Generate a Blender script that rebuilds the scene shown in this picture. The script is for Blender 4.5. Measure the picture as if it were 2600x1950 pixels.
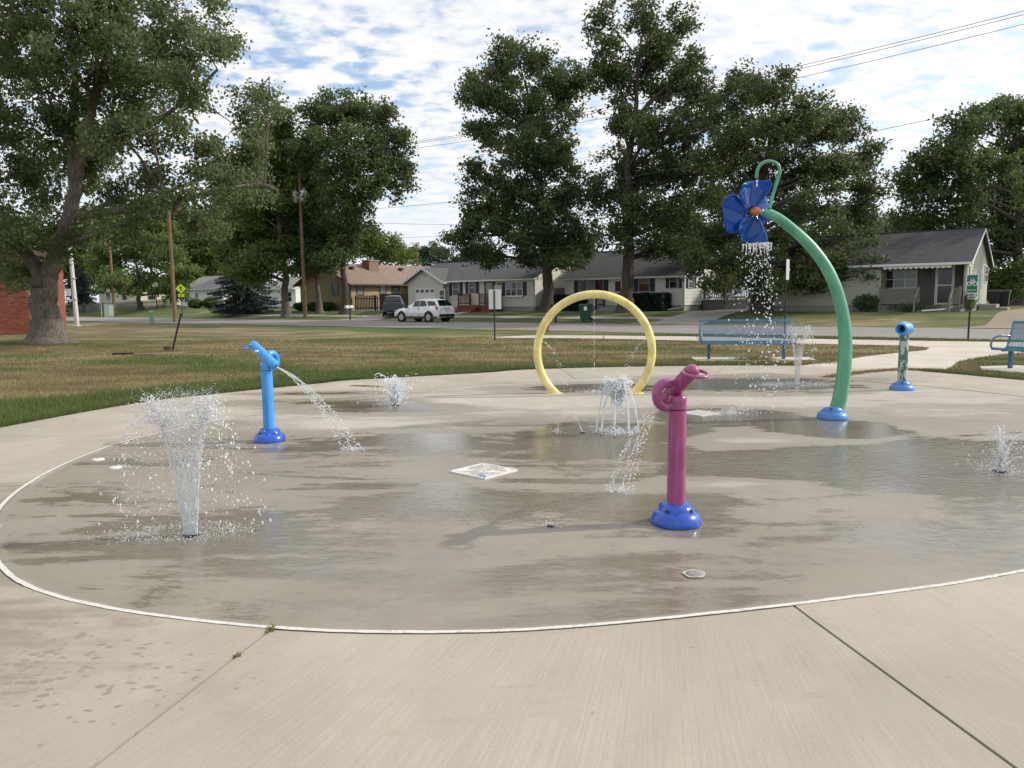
import bpy, math, random
import numpy as np
from mathutils import Vector, Matrix

# ------------------------------------------------------------------ clear
for _o in list(bpy.data.objects):
    bpy.data.objects.remove(_o)
scene = bpy.context.scene
COL = scene.collection
R = math.radians

# ------------------------------------------------------------------ camera
CAM_H = 1.65
FPX, PCX, PCY = 1953.5, 1300.0, 975.0          # focal length and centre in photo pixels (2600 x 1950)
PITCH, ROLL = R(6.35), -0.0117
cam_d = bpy.data.cameras.new('camera')
cam_d.sensor_fit = 'HORIZONTAL'; cam_d.sensor_width = 36.0
cam_d.lens = 36.0 * FPX / 2600.0
cam_d.clip_start = 0.05; cam_d.clip_end = 6000.0
cam = bpy.data.objects.new('camera', cam_d); COL.objects.link(cam)
cam.matrix_world = (Matrix.Translation((0, 0, CAM_H)) @ Matrix.Rotation(math.pi / 2 - PITCH, 4, 'X')
                    @ Matrix.Rotation(ROLL, 4, 'Z'))
scene.camera = cam

# ------------------------------------------------------------------ world and sun
SUN_EL, SUN_AZ = R(34.0), R(82.0)              # azimuth clockwise from +Y
sun_dir = Vector((math.sin(SUN_AZ) * math.cos(SUN_EL), math.cos(SUN_AZ) * math.cos(SUN_EL), math.sin(SUN_EL)))
world = bpy.data.worlds.new('World'); scene.world = world; world.use_nodes = True
wt = world.node_tree; wt.nodes.clear()
def wn(t, **k):
    n = wt.nodes.new(t)
    for a, b in k.items(): setattr(n, a, b)
    return n
def wmath(op, a, b=None, c=None, clamp=False):
    n = wn('ShaderNodeMath', operation=op); n.use_clamp = clamp
    for i, s in enumerate((a, b, c)):
        if s is None: continue
        if isinstance(s, (int, float)): n.inputs[i].default_value = s
        else: wt.links.new(s, n.inputs[i])
    return n.outputs[0]
w_out = wn('ShaderNodeOutputWorld'); w_bg = wn('ShaderNodeBackground'); w_bg.inputs[1].default_value = 0.1
w_sky = wn('ShaderNodeTexSky', sky_type='NISHITA'); w_sky.sun_disc = False
w_sky.sun_elevation = SUN_EL; w_sky.sun_rotation = SUN_AZ
w_sky.air_density = 1.0; w_sky.dust_density = 1.2; w_sky.ozone_density = 1.4
w_tc = wn('ShaderNodeTexCoord'); w_sep = wn('ShaderNodeSeparateXYZ')
wt.links.new(w_tc.outputs['Generated'], w_sep.inputs[0])
w_z = wmath('MAXIMUM', w_sep.outputs[2], 0.0)
w_den = wmath('ADD', w_z, 0.16)
w_cmb = wn('ShaderNodeCombineXYZ')
wt.links.new(wmath('DIVIDE', w_sep.outputs[0], w_den), w_cmb.inputs[0])
wt.links.new(wmath('DIVIDE', w_sep.outputs[1], w_den), w_cmb.inputs[1])
def wnoise(scale, detail, rough, dist, seed=0.0, stretch=(1, 1)):
    m = wn('ShaderNodeMapping'); m.inputs['Location'].default_value = (seed, seed * 0.7, seed * 0.3)
    m.inputs['Scale'].default_value = (stretch[0], stretch[1], 1)
    m.inputs['Rotation'].default_value = (0, 0, R(-20))
    wt.links.new(w_cmb.outputs[0], m.inputs[0])
    n = wn('ShaderNodeTexNoise'); n.inputs['Scale'].default_value = scale; n.inputs['Detail'].default_value = detail
    n.inputs['Roughness'].default_value = rough; n.inputs['Distortion'].default_value = dist
    wt.links.new(m.outputs[0], n.inputs['Vector']); return n.outputs['Fac']
def wramp(v, a, b):
    n = wn('ShaderNodeMapRange', interpolation_type='SMOOTHSTEP')
    n.inputs['From Min'].default_value = a; n.inputs['From Max'].default_value = b
    wt.links.new(v, n.inputs['Value']); return n.outputs[0]
c_big = wnoise(1.1, 3, 0.5, 0.0, 3.7)
c_mid = wnoise(8.0, 4, 0.5, 0.25, 11.2, (1.0, 1.15))
c_fin = wnoise(19.0, 4, 0.55, 0.3, 5.1, (1.0, 1.15))
c_sum = wmath('ADD', wmath('ADD', wmath('MULTIPLY', c_big, 0.36), wmath('MULTIPLY', c_mid, 0.48)), wmath('MULTIPLY', c_fin, 0.22))
cover = wramp(c_sum, 0.40, 0.54)
thick = wramp(wmath('ADD', wmath('MULTIPLY', c_mid, 0.6), wmath('MULTIPLY', c_fin, 0.4)), 0.36, 0.62)
w_dot = wn('ShaderNodeVectorMath', operation='DOT_PRODUCT')
wt.links.new(w_tc.outputs['Generated'], w_dot.inputs[0]); w_dot.inputs[1].default_value = sun_dir
glow = wmath('POWER', wmath('MAXIMUM', w_dot.outputs['Value'], 0.0), 3.0)
w_cc = wn('ShaderNodeMix', data_type='RGBA')
w_cc.inputs['A'].default_value = (7.0, 7.5, 8.2, 1); w_cc.inputs['B'].default_value = (8.9, 8.9, 8.9, 1)
wt.links.new(thick, w_cc.inputs['Factor'])
w_gl = wn('ShaderNodeMix', data_type='RGBA', blend_type='MULTIPLY'); w_gl.inputs['Factor'].default_value = 1.0
wt.links.new(w_cc.outputs['Result'], w_gl.inputs['A'])
w_gc = wn('ShaderNodeCombineColor')
for i, k in enumerate((0.42, 0.40, 0.36)):
    wt.links.new(wmath('ADD', wmath('MULTIPLY', glow, k), 0.93), w_gc.inputs[i])
wt.links.new(w_gc.outputs[0], w_gl.inputs['B'])
w_skm = wn('ShaderNodeMix', data_type='RGBA', blend_type='MULTIPLY'); w_skm.inputs['Factor'].default_value = 1.0
wt.links.new(w_sky.outputs[0], w_skm.inputs['A']); w_skm.inputs['B'].default_value = (1.75, 1.7, 1.65, 1)
w_mix = wn('ShaderNodeMix', data_type='RGBA')
wt.links.new(cover, w_mix.inputs['Factor'])
wt.links.new(w_skm.outputs['Result'], w_mix.inputs['A']); wt.links.new(w_gl.outputs['Result'], w_mix.inputs['B'])
# thin haze towards the horizon
hz = wmath('SUBTRACT', 1.0, wramp(w_z, 0.0, 0.22))
w_hz = wn('ShaderNodeMix', data_type='RGBA'); w_hz.inputs['B'].default_value = (7.0, 7.6, 8.4, 1)
wt.links.new(wmath('MULTIPLY', hz, 0.75), w_hz.inputs['Factor']); wt.links.new(w_mix.outputs['Result'], w_hz.inputs['A'])
wt.links.new(w_hz.outputs['Result'], w_bg.inputs[0]); wt.links.new(w_bg.outputs[0], w_out.inputs[0])

sun_l = bpy.data.lights.new('sun', 'SUN'); sun_l.energy = 2.75; sun_l.angle = R(1.2); sun_l.color = (1.0, 0.94, 0.85)
sun = bpy.data.objects.new('sun', sun_l); COL.objects.link(sun)
sun.rotation_euler = sun_dir.to_track_quat('Z', 'Y').to_euler()
sun.location = sun_dir * 60

vs = scene.view_settings
vs.view_transform = 'Standard'; vs.look = 'None'; vs.gamma = 1.0; vs.use_curve_mapping = False
vs.exposure = 0.30
scene.cycles.max_bounces = 8; scene.cycles.transparent_max_bounces = 8
scene.cycles.transmission_bounces = 6; scene.cycles.sample_clamp_indirect = 4.0

# ------------------------------------------------------------------ pixels -> directions -> places
def ray(px, py):
    x = (px - PCX) / FPX; y = (PCY - py) / FPX
    c, s = math.cos(ROLL), math.sin(ROLL)
    xr, yr = c * x - s * y, s * x + c * y
    cp, sp = math.cos(PITCH), math.sin(PITCH)
    return (xr, cp + sp * yr, -sp + cp * yr)
K = 1.17541                                    # 2212-wide view of the photograph -> photo pixels
def q(x, y): return (x * K, y * K)
def at(px, py, Y):
    d = ray(px, py); t = Y / d[1]
    return Vector((d[0] * t, Y, CAM_H + d[2] * t))
ST = R(-38.3)                                  # the street runs at this angle
U = Vector((math.cos(ST), math.sin(ST))); V = Vector((-math.sin(ST), math.cos(ST)))
def sv(x, y): return (U.x * x + U.y * y, V.x * x + V.y * y)
def xy(s, v): return (U.x * s + V.x * v, U.y * s + V.y * v)
ROAD_N, ROAD_F = 32.1, 42.0
def sst(a, b, t):
    t = np.clip((np.asarray(t, float) - a) / (b - a), 0, 1); return t * t * (3 - 2 * t)
def terrain(x, y):
    d = V.x * np.asarray(x, float) + V.y * np.asarray(y, float) - ROAD_F
    return sst(1.2, 8.0, d) * (0.6 + 0.3 * sst(25, 55, -np.asarray(x, float)))
def G(px, py):
    d = ray(px, py); z = 0.0
    for _ in range(40):
        t = (z - CAM_H) / min(d[2], -1e-4); p = (d[0] * t, d[1] * t)
        z = 0.5 * z + 0.5 * float(terrain(*p))
    return Vector((p[0], p[1], float(terrain(*p))))
def base(px, Y, py=790):
    p = at(px, py, Y); return Vector((p.x, p.y, float(terrain(p.x, p.y))))

# ------------------------------------------------------------------ value noise
def vnoise(x, y, seed=0):
    x = np.asarray(x, float); y = np.asarray(y, float)
    xi = np.floor(x).astype(np.int64); yi = np.floor(y).astype(np.int64)
    fx = x - xi; fy = y - yi; fx = fx * fx * (3 - 2 * fx); fy = fy * fy * (3 - 2 * fy)
    def h(a, b):
        n = (a * 374761393 + b * 668265263 + seed * 1442695041) & 0x7fffffff
        n = ((n ^ (n >> 13)) * 1274126177) & 0x7fffffff
        return ((n ^ (n >> 16)) & 0xffff) / 65535.0
    return (h(xi, yi) * (1 - fx) + h(xi + 1, yi) * fx) * (1 - fy) + (h(xi, yi + 1) * (1 - fx) + h(xi + 1, yi + 1) * fx) * fy
def fbm(x, y, seed=0, o=4):
    r = 0; a = 0.5; t = 0
    for i in range(o):
        r = r + a * vnoise(np.asarray(x) * 2 ** i, np.asarray(y) * 2 ** i, seed + i); t += a; a *= 0.5
    return r / t

# ------------------------------------------------------------------ objects
def props(o, label=None, cat=None, group=None, kind=None):
    for k, v in (('label', label), ('category', cat), ('group', group), ('kind', kind)):
        if v: o[k] = v
    return o
def thing(name, label, cat, loc=(0, 0, 0), rz=0.0, group=None):
    o = bpy.data.objects.new(name, None); COL.objects.link(o); o.empty_display_size = 0.2
    o.location = loc; o.rotation_euler = (0, 0, rz)
    return props(o, label, cat, group)
def obj(name, me, mat=None, parent=None, loc=None, **k):
    o = bpy.data.objects.new(name, me); COL.objects.link(o)
    if mat is not None and len(me.materials) == 0: me.materials.append(mat)
    if parent is not None: o.parent = parent
    if loc is not None: o.location = loc
    return props(o, **k)
class MB:
    def __init__(s): s.v = []; s.f = []; s.sm = []
    def add(s, vs_, fs, smooth=False):
        n = len(s.v); s.v += [tuple(p) for p in vs_]
        for f in fs: s.f.append(tuple(i + n for i in f)); s.sm.append(smooth)
        return s
    def box(s, c, d, rz=0.0, m=None):
        x, y, z = d[0] / 2, d[1] / 2, d[2] / 2
        P = [Vector(p) for p in ((-x, -y, -z), (x, -y, -z), (x, y, -z), (-x, y, -z), (-x, -y, z), (x, -y, z), (x, y, z), (-x, y, z))]
        if rz: P = [Matrix.Rotation(rz, 3, 'Z') @ p for p in P]
        if m is not None: P = [m @ p for p in P]
        return s.add([p + Vector(c) for p in P], [(0, 3, 2, 1), (4, 5, 6, 7), (0, 1, 5, 4), (1, 2, 6, 5), (2, 3, 7, 6), (3, 0, 4, 7)])
    def bx(s, x0, x1, y0, y1, z0, z1):
        return s.box(((x0 + x1) / 2, (y0 + y1) / 2, (z0 + z1) / 2), (abs(x1 - x0), abs(y1 - y0), abs(z1 - z0)))
    def bar(s, a, b, w, h):
        a = Vector(a); b = Vector(b); d = (b - a).normalized()
        up = Vector((0, 0, 1)) if abs(d.z) < 0.95 else Vector((0, 1, 0))
        r = d.cross(up).normalized() * (w / 2); uu = r.cross(d).normalized() * (h / 2)
        P = [a - r - uu, a + r - uu, a + r + uu, a - r + uu, b - r - uu, b + r - uu, b + r + uu, b - r + uu]
        return s.add(P, [(0, 1, 2, 3), (7, 6, 5, 4), (0, 4, 5, 1), (1, 5, 6, 2), (2, 6, 7, 3), (3, 7, 4, 0)])
    def tube(s, pts, r, n=10, cap=True, smooth=True, closed=False):
        pts = [Vector(p) for p in pts]; m = len(pts)
        rr = [r] * m if isinstance(r, (int, float)) else list(r)
        tan = []
        for i in range(m):
            if closed: t = pts[(i + 1) % m] - pts[i - 1]
            else: t = pts[min(i + 1, m - 1)] - pts[max(i - 1, 0)]
            tan.append(t.normalized())
        ref = Vector((0, 0, 1)) if abs(tan[0].z) < 0.9 else Vector((1, 0, 0))
        a = tan[0].cross(ref).normalized(); ring = []
        for i in range(m):
            a = (a - tan[i] * a.dot(tan[i])).normalized(); b = tan[i].cross(a)
            ring += [pts[i] + (a * math.cos(2 * math.pi * k / n) + b * math.sin(2 * math.pi * k / n)) * rr[i] for k in range(n)]
        fs = []
        for i in range(m if closed else m - 1):
            j = (i + 1) % m
            for k in range(n):
                k2 = (k + 1) % n; fs.append((i * n + k, i * n + k2, j * n + k2, j * n + k))
        s.add(ring, fs, smooth)
        if cap and not closed:
            s.add(ring[:n], [tuple(range(n - 1, -1, -1))]); s.add(ring[-n:], [tuple(range(n))])
        return s
    def lathe(s, prof, n=24, m=None, smooth=True):
        P = []; fs = []
        for (r, z) in prof:
            for k in range(n):
                p = Vector((r * math.cos(2 * math.pi * k / n), r * math.sin(2 * math.pi * k / n), z))
                P.append(m @ p if m is not None else p)
        for i in range(len(prof) - 1):
            for k in range(n):
                k2 = (k + 1) % n; fs.append((i * n + k, i * n + k2, (i + 1) * n + k2, (i + 1) * n + k))
        s.add(P, fs, smooth)
        if prof[0][0] > 1e-4: s.add(P[:n], [tuple(range(n - 1, -1, -1))])
        if prof[-1][0] > 1e-4: s.add(P[-n:], [tuple(range(n))])
        return s
    def prism(s, pts, off):
        pts = [Vector(p) for p in pts]; off = Vector(off); n = len(pts)
        fs = [tuple(range(n)), tuple(range(2 * n - 1, n - 1, -1))]
        fs += [(i, i + n, (i + 1) % n + n, (i + 1) % n) for i in range(n)]
        return s.add(pts + [p + off for p in pts], fs)
    def mesh(s, name, mat=None):
        me = bpy.data.meshes.new(name); me.from_pydata(s.v, [], s.f)
        me.polygons.foreach_set('use_smooth', s.sm)
        if mat is not None: me.materials.append(mat)
        me.update(); return me
    def build(s, name, mat, parent=None, **k):
        return obj(name, s.mesh(name, mat), None, parent, **k)
def npmesh(name, Vt, F, mat, smooth=False, attrs=None):
    Vt = np.ascontiguousarray(Vt, dtype=np.float32); F = np.ascontiguousarray(F, dtype=np.int32)
    me = bpy.data.meshes.new(name); k = F.shape[1]
    me.vertices.add(len(Vt)); me.vertices.foreach_set('co', Vt.ravel())
    me.loops.add(F.size); me.loops.foreach_set('vertex_index', F.ravel())
    me.polygons.add(len(F)); me.polygons.foreach_set('loop_start', np.arange(0, F.size, k, dtype=np.int32))
    me.polygons.foreach_set('use_smooth', np.full(len(F), smooth))
    for an, av in (attrs or {}).items():
        av = np.asarray(av, np.float32)
        if av.ndim == 1:
            a = me.attributes.new(an, 'FLOAT', 'POINT'); a.data.foreach_set('value', av)
        else:
            a = me.attributes.new(an, 'FLOAT_VECTOR', 'POINT'); a.data.foreach_set('vector', av.ravel())
    me.update(calc_edges=True); me.validate()
    if mat is not None: me.materials.append(mat)
    return me
def catmull(pts, n=8, closed=False):
    P = [Vector(p) for p in pts]; m = len(P); out = []
    for i in range(m if closed else m - 1):
        if closed: a, b, c, d = P[i - 1], P[i], P[(i + 1) % m], P[(i + 2) % m]
        else: a, b, c, d = P[max(i - 1, 0)], P[i], P[i + 1], P[min(i + 2, m - 1)]
        for k in range(n):
            t = k / n
            out.append(0.5 * ((2 * b) + (c - a) * t + (2 * a - 5 * b + 4 * c - d) * t * t + (3 * b - a - 3 * c + d) * t ** 3))
    if not closed: out.append(P[-1])
    return out
def copy_part(o, parent, loc=None, rot=None):
    c = o.copy(); COL.objects.link(c); c.parent = parent
    if loc is not None: c.location = loc
    if rot is not None: c.rotation_euler = rot
    return c
def copy_tree(o, parent=None):
    c = copy_part(o, parent)
    for ch in o.children: copy_tree(ch, c)
    return c

# ------------------------------------------------------------------ materials
class NT:
    def __init__(s, name):
        s.m = bpy.data.materials.new(name); s.m.use_nodes = True; s.t = s.m.node_tree; s.t.nodes.clear()
        s.out = s.n('ShaderNodeOutputMaterial'); s.b = s.n('ShaderNodeBsdfPrincipled'); s.l(s.b.outputs[0], s.out.inputs[0])
        s.tc = s.n('ShaderNodeTexCoord')
    def n(s, t, **k):
        n = s.t.nodes.new(t)
        for a, b in k.items(): setattr(n, a, b)
        return n
    def l(s, a, b): s.t.links.new(a, b)
    def put(s, inp, v):
        if isinstance(v, (int, float)): inp.default_value = v
        elif isinstance(v, (tuple, list)): inp.default_value = (tuple(v) + (1,))[:4] if len(inp.default_value) == 4 else v
        else: s.l(v, inp)
    def math(s, op, a, b=0.0, clamp=False):
        n = s.n('ShaderNodeMath', operation=op); n.use_clamp = clamp; s.put(n.inputs[0], a); s.put(n.inputs[1], b); return n.outputs[0]
    def map(s, scale=(1, 1, 1), rot=(0, 0, 0), src=None, loc=(0, 0, 0)):
        n = s.n('ShaderNodeMapping'); s.l(src or s.tc.outputs['Object'], n.inputs[0])
        n.inputs['Scale'].default_value = scale; n.inputs['Rotation'].default_value = rot; n.inputs['Location'].default_value = loc
        return n.outputs[0]
    def noise(s, scale, detail=4, rough=0.55, dist=0.0, vec=None):
        n = s.n('ShaderNodeTexNoise'); s.l(vec or s.tc.outputs['Object'], n.inputs['Vector'])
        n.inputs['Scale'].default_value = scale; n.inputs['Detail'].default_value = detail
        n.inputs['Roughness'].default_value = rough; n.inputs['Distortion'].default_value = dist
        return n.outputs['Fac']
    def step(s, v, a, b, lo=0.0, hi=1.0):
        n = s.n('ShaderNodeMapRange', interpolation_type='SMOOTHSTEP'); s.put(n.inputs['Value'], v)
        n.inputs['From Min'].default_value = a; n.inputs['From Max'].default_value = b
        n.inputs['To Min'].default_value = lo; n.inputs['To Max'].default_value = hi; return n.outputs[0]
    def mix(s, f, a, b, mode='MIX'):
        n = s.n('ShaderNodeMix', data_type='RGBA', blend_type=mode)
        s.put(n.inputs['Factor'], f); s.put(n.inputs['A'], a); s.put(n.inputs['B'], b); return n.outputs['Result']
    def attr(s, name):
        n = s.n('ShaderNodeAttribute'); n.attribute_name = name; return n
    def bump(s, h, strength=0.3, dist=0.01, normal=None):
        n = s.n('ShaderNodeBump'); s.put(n.inputs['Strength'], strength); n.inputs['Distance'].default_value = dist; s.l(h, n.inputs['Height'])
        if normal is not None: s.l(normal, n.inputs['Normal'])
        return n.outputs[0]
    def set(s, **k):
        for a, v in k.items(): s.put(s.b.inputs[a.replace('_', ' ')], v)
        return s
def sc(c, k): return tuple(min(1.0, x * k) for x in c[:3])
def pm(name, col, rough=0.6, var=0.18, scale=3.0, bump=0.0, bscale=60.0, metal=0.0, coat=0.0, fine=0.08, stretch=(1, 1, 1), dirt=None):
    s = NT(name); v = s.map(stretch)
    a = s.noise(scale, 5, 0.6, 0.2, v)
    c = s.mix(a, sc(col, 1 - var), sc(col, 1 + var))
    if fine: c = s.mix(s.math('MULTIPLY', s.noise(scale * 14, 3, 0.6, 0, v), fine * 2), c, sc(col, 0.5))
    if dirt: c = s.mix(s.step(s.noise(scale * 0.8, 6, 0.7, 0.6, v), 0.52, 0.75, 0, dirt[1]), c, dirt[0])
    s.set(Base_Color=c, Roughness=s.step(a, 0.2, 0.8, max(0.02, rough - 0.07), min(1, rough + 0.07)), Metallic=metal)
    if coat: s.set(Coat_Weight=coat, Coat_Roughness=0.08)
    if bump: s.l(s.bump(s.noise(bscale, 4, 0.6, 0, v), bump, 0.01), s.b.inputs['Normal'])
    return s.m
M = {}
def glassy(name, col, rough=0.08):
    s = NT(name); a = s.noise(0.9, 3)
    s.set(Base_Color=s.mix(a, sc(col, 0.6), sc(col, 1.4)), Roughness=rough, IOR=1.5); s.b.inputs['Specular IOR Level'].default_value = 0.6
    return s.m
def bark(name, col, col2):
    s = NT(name); v = s.map((1, 1, 0.16))
    a = s.noise(5.0, 6, 0.65, 0.4, v); b = s.noise(16, 5, 0.65, 0.6, v)
    h = s.math('ADD', s.math('MULTIPLY', a, 0.5), b)
    s.set(Base_Color=s.mix(s.step(h, 0.5, 1.0), col, col2), Roughness=0.95)
    s.l(s.bump(h, 0.9, 0.05), s.b.inputs['Normal']); return s.m
def leafmat(name, c1, c2, c3, trans=0.35):
    s = NT(name); g = s.n('ShaderNodeNewGeometry'); r = g.outputs['Random Per Island']
    big = s.noise(0.45, 3, 0.5)
    c = s.mix(s.step(r, 0.1, 0.9), c1, c2)
    c = s.mix(s.step(s.math('ADD', s.math('MULTIPLY', r, 0.25), big), 0.62, 0.85), c, c3)
    s.set(Base_Color=c, Roughness=0.5); s.b.inputs['Specular IOR Level'].default_value = 0.28
    t = s.n('ShaderNodeBsdfTranslucent'); s.l(s.mix(0.5, c, sc(c3, 1.6)), t.inputs[0])
    m = s.n('ShaderNodeMixShader'); m.inputs[0].default_value = trans
    s.l(s.b.outputs[0], m.inputs[1]); s.l(t.outputs[0], m.inputs[2]); s.l(m.outputs[0], s.out.inputs[0])
    return s.m
# ================================================================== GROUND
def poly_in(px, py, poly):
    inside = np.zeros(px.shape, bool); n = len(poly)
    for i in range(n):
        x0, y0 = poly[i][:2]; x1, y1 = poly[(i + 1) % n][:2]
        if y0 == y1: continue
        c = ((y0 > py) != (y1 > py)) & (px < (x1 - x0) * (py - y0) / (y1 - y0) + x0)
        inside ^= c
    return inside
def poly_dist(px, py, poly, closed=True):
    d = np.full(px.shape, 1e9); n = len(poly)
    for i in range(n if closed else n - 1):
        ax, ay = poly[i][:2]; bx_, by_ = poly[(i + 1) % n][:2]
        ex, ey = bx_ - ax, by_ - ay; L = ex * ex + ey * ey + 1e-9
        t = np.clip(((px - ax) * ex + (py - ay) * ey) / L, 0, 1)
        d = np.minimum(d, np.hypot(px - ax - t * ex, py - ay - t * ey))
    return d
PC = (1.8, 9.2)
ring_pts = [(-4.51, 9.51), (-4.66, 8.24), (-4.48, 6.97), (-4.05, 5.85), (-3.25, 4.71), (-2.45, 4.12), (-1.3, 3.75), (-0.3, 3.66), (0.6, 3.76),
            (2.02, 4.09), (3.02, 4.41), (5.4, 5.35), (7.6, 7.0), (8.6, 9.4), (8.1, 12.2), (6.6, 14.6), (4.2, 15.9), (1.2, 15.6), (-1.4, 14.2), (-3.4, 12.0)]
out_pts = [(-6.88, 10.2), (-7.3, 7.5), (-7.2, 4.0), (-5.6, 0.6), (-2.0, -1.8), (2.0, -2.4), (6.5, -1.0), (10.2, 2.6), (12.0, 7.0), (11.2, 11.6),
           (9.65, 14.41), (8.55, 16.6), (6.7, 17.96), (3.75, 18.24), (0.48, 17.84), (-0.66, 17.13), (-3.27, 15.91), (-3.92, 15.24), (-5.31, 13.78), (-6.15, 12.69)]
def polar(pts):
    P = catmull([(x, y, 0) for x, y in pts], 12, True)
    th = np.array([math.atan2(p.y - PC[1], p.x - PC[0]) for p in P]); r = np.array([math.hypot(p.x - PC[0], p.y - PC[1]) for p in P])
    o = np.argsort(th); th = th[o]; r = r[o]
    return (lambda t: np.interp((np.asarray(t) + math.pi) % (2 * math.pi) - math.pi, th, r, period=2 * math.pi)), P
r_ring, ring_poly = polar(ring_pts); r_out, out_poly = polar(out_pts)
walk_l = [(6.4, 17.7), (8.13, 19.12), (9.68, 20.73), (12.15, 22.52), (12.9, 23.7), (12.6, 24.75)]
walk_r = [(9.0, 16.2), (9.7, 17.0), (10.9, 18.72), (13.15, 20.76), (14.6, 21.6), (19.5, 23.6)]
walk_poly = walk_l + [(14.6, 26.4), (20.5, 24.0)] + walk_r[::-1]
path_f = [(-0.9, 33.15), (0.9, 34.3), (4.0, 33.4), (7.6, 31.6), (10.7, 29.3), (14.6, 26.85), (20.0, 23.9), (26, 19.4), (34, 13.2)]
path_n = [(-0.55, 32.55), (0.84, 32.0), (3.7, 30.9), (6.94, 28.6), (9.68, 26.4), (12.88, 24.46), (18.2, 21.0), (24.0, 16.7), (32, 10.5)]
path_poly = path_f + path_n[::-1]
slab1 = [(4.75, 19.75), (7.75, 19.25), (7.95, 20.55), (4.9, 20.95)]
slab2 = [(10.2, 16.6), (11.6, 12.9), (12.8, 13.3), (11.55, 17.5), (10.6, 17.35)]

def lush_at(x, y):
    s_, v_ = sv(x, y)
    dpad = poly_dist(x, y, out_poly[::6]); dpath = poly_dist(x, y, path_poly)
    n1 = fbm(s_ * 0.16, v_ * 0.36, 3); n2 = fbm(s_ * 0.45, v_ * 1.0, 9); n3 = fbm(np.asarray(x) * 0.12, np.asarray(y) * 0.12, 17)
    L = 0.36 + 1.1 * (n1 - 0.47) + 0.9 * (n2 - 0.5) + 0.7 * (n3 - 0.5)
    left = sst(1.0, -3.5, x)
    L = L + (0.50 + 0.35 * left) * (1 - sst(0.4, 1.4 + 1.7 * left, dpad + (n2 - 0.5) * 3.0))
    L = L + 0.42 * sst(26.5, 30.5, v_) * (1 - sst(-25, -45, s_) * 0.4) + 0.35 * (1 - sst(0.3, 1.8, dpath))
    L = L + 0.16 * sst(42, 43, v_) + 0.10 * sst(44, 50, v_) - 0.30 * sst(42, 44, v_) * sst(-30, -20, s_)
    # dry browned-off band across the middle of the park lawn
    L = L - 0.25 * sst(10, 20, v_) * (1 - sst(25, 28, v_)) * sst(0.35, 0.6, n3)
    return np.clip(L, 0, 1)
def axis(lo, hi, step, far, k=1.22):
    a = list(np.arange(lo, hi + 1e-6, step)); d = step
    while a[-1] < far: d *= k; a.append(a[-1] + d)
    d = step
    while a[0] > -far: d *= k; a.insert(0, a[0] - d)
    return np.array(a)
gx = axis(-62, 44, 0.42, 3500); gy = axis(-3, 100, 0.42, 3500)
GX, GY = np.meshgrid(gx, gy)
GZ = terrain(GX, GY) - 0.03 + 0.022 * (fbm(GX * 0.5, GY * 0.5, 5) - 0.5)
GZ -= 0.09 * (poly_in(GX, GY, out_poly[::2]) & (poly_dist(GX.ravel(), GY.ravel(), out_poly[::4]).reshape(GX.shape) > 0.8))
GZ -= 0.05 * sst(0.5, 1.2, sv(GX, GY)[1] - ROAD_N) * sst(0.5, 1.2, ROAD_F - sv(GX, GY)[1])
gl = lush_at(GX.ravel(), GY.ravel())
ny_, nx_ = GX.shape
idx = np.arange(nx_ * ny_).reshape(ny_, nx_)
gF = np.stack([idx[:-1, :-1], idx[:-1, 1:], idx[1:, 1:], idx[1:, :-1]], -1).reshape(-1, 4)

def lawn(name, blades=False):
    s = NT(name); L = s.attr('lush').outputs['Fac']
    v = s.map((1, 1, 1), (0, 0, -ST))
    st_ = s.noise(1.0, 5, 0.62, 0.4, s.map((0.55, 1.9, 1), (0, 0, -ST)))
    fi = s.noise(5.5, 4, 0.6, 0.2, v)
    l2 = s.math('ADD', L, s.math('MULTIPLY', s.math('SUBTRACT', s.math('ADD', s.math('MULTIPLY', st_, 0.65), s.math('MULTIPLY', fi, 0.35)), 0.5), 0.75))
    brown = s.mix(s.step(s.noise(0.55, 4, 0.6, 0.3, s.map((0.6, 1.6, 1), (0, 0, -ST), loc=(7, 3, 0))), 0.38, 0.62), (0.168, 0.134, 0.078), (0.34, 0.30, 0.16))
    grn = s.mix(s.noise(0.8, 3), (0.092, 0.130, 0.044), (0.135, 0.170, 0.065))
    c = s.mix(s.step(l2, 0.22, 0.62), brown, s.mix(s.step(l2, 0.4, 0.8), (0.20, 0.20, 0.09), grn))
    if blades:
        g = s.n('ShaderNodeNewGeometry').outputs['Random Per Island']
        c = s.mix(s.math('MULTIPLY', g, 0.6), c, s.mix(s.step(l2, 0.3, 0.6), (0.32, 0.25, 0.13), (0.14, 0.19, 0.06)))
        t = s.n('ShaderNodeBsdfTranslucent'); s.l(c, t.inputs[0]); m = s.n('ShaderNodeMixShader'); m.inputs[0].default_value = 0.3
        s.l(s.b.outputs[0], m.inputs[1]); s.l(t.outputs[0], m.inputs[2]); s.l(m.outputs[0], s.out.inputs[0])
    else:
        c = s.mix(s.step(s.noise(26, 3, 0.7), 0.35, 0.75, 0, 0.5), c, (0.055, 0.045, 0.025))
        s.l(s.bump(s.math('ADD', s.noise(24, 4, 0.7), s.noise(5, 3)), 0.8, 0.06), s.b.inputs['Normal'])
    s.set(Base_Color=c, Roughness=0.9); s.b.inputs['Specular IOR Level'].default_value = 0.15
    return s.m
M['lawn'] = lawn('lawn'); M['blades'] = lawn('grass_blades', True)
ground = obj('ground', npmesh('ground', np.stack([GX, GY, GZ], -1).reshape(-1, 3), gF, M['lawn'], True, {'lush': gl}), kind='structure')
props(ground, label='park lawn and yards of patchy green and browned grass')

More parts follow.
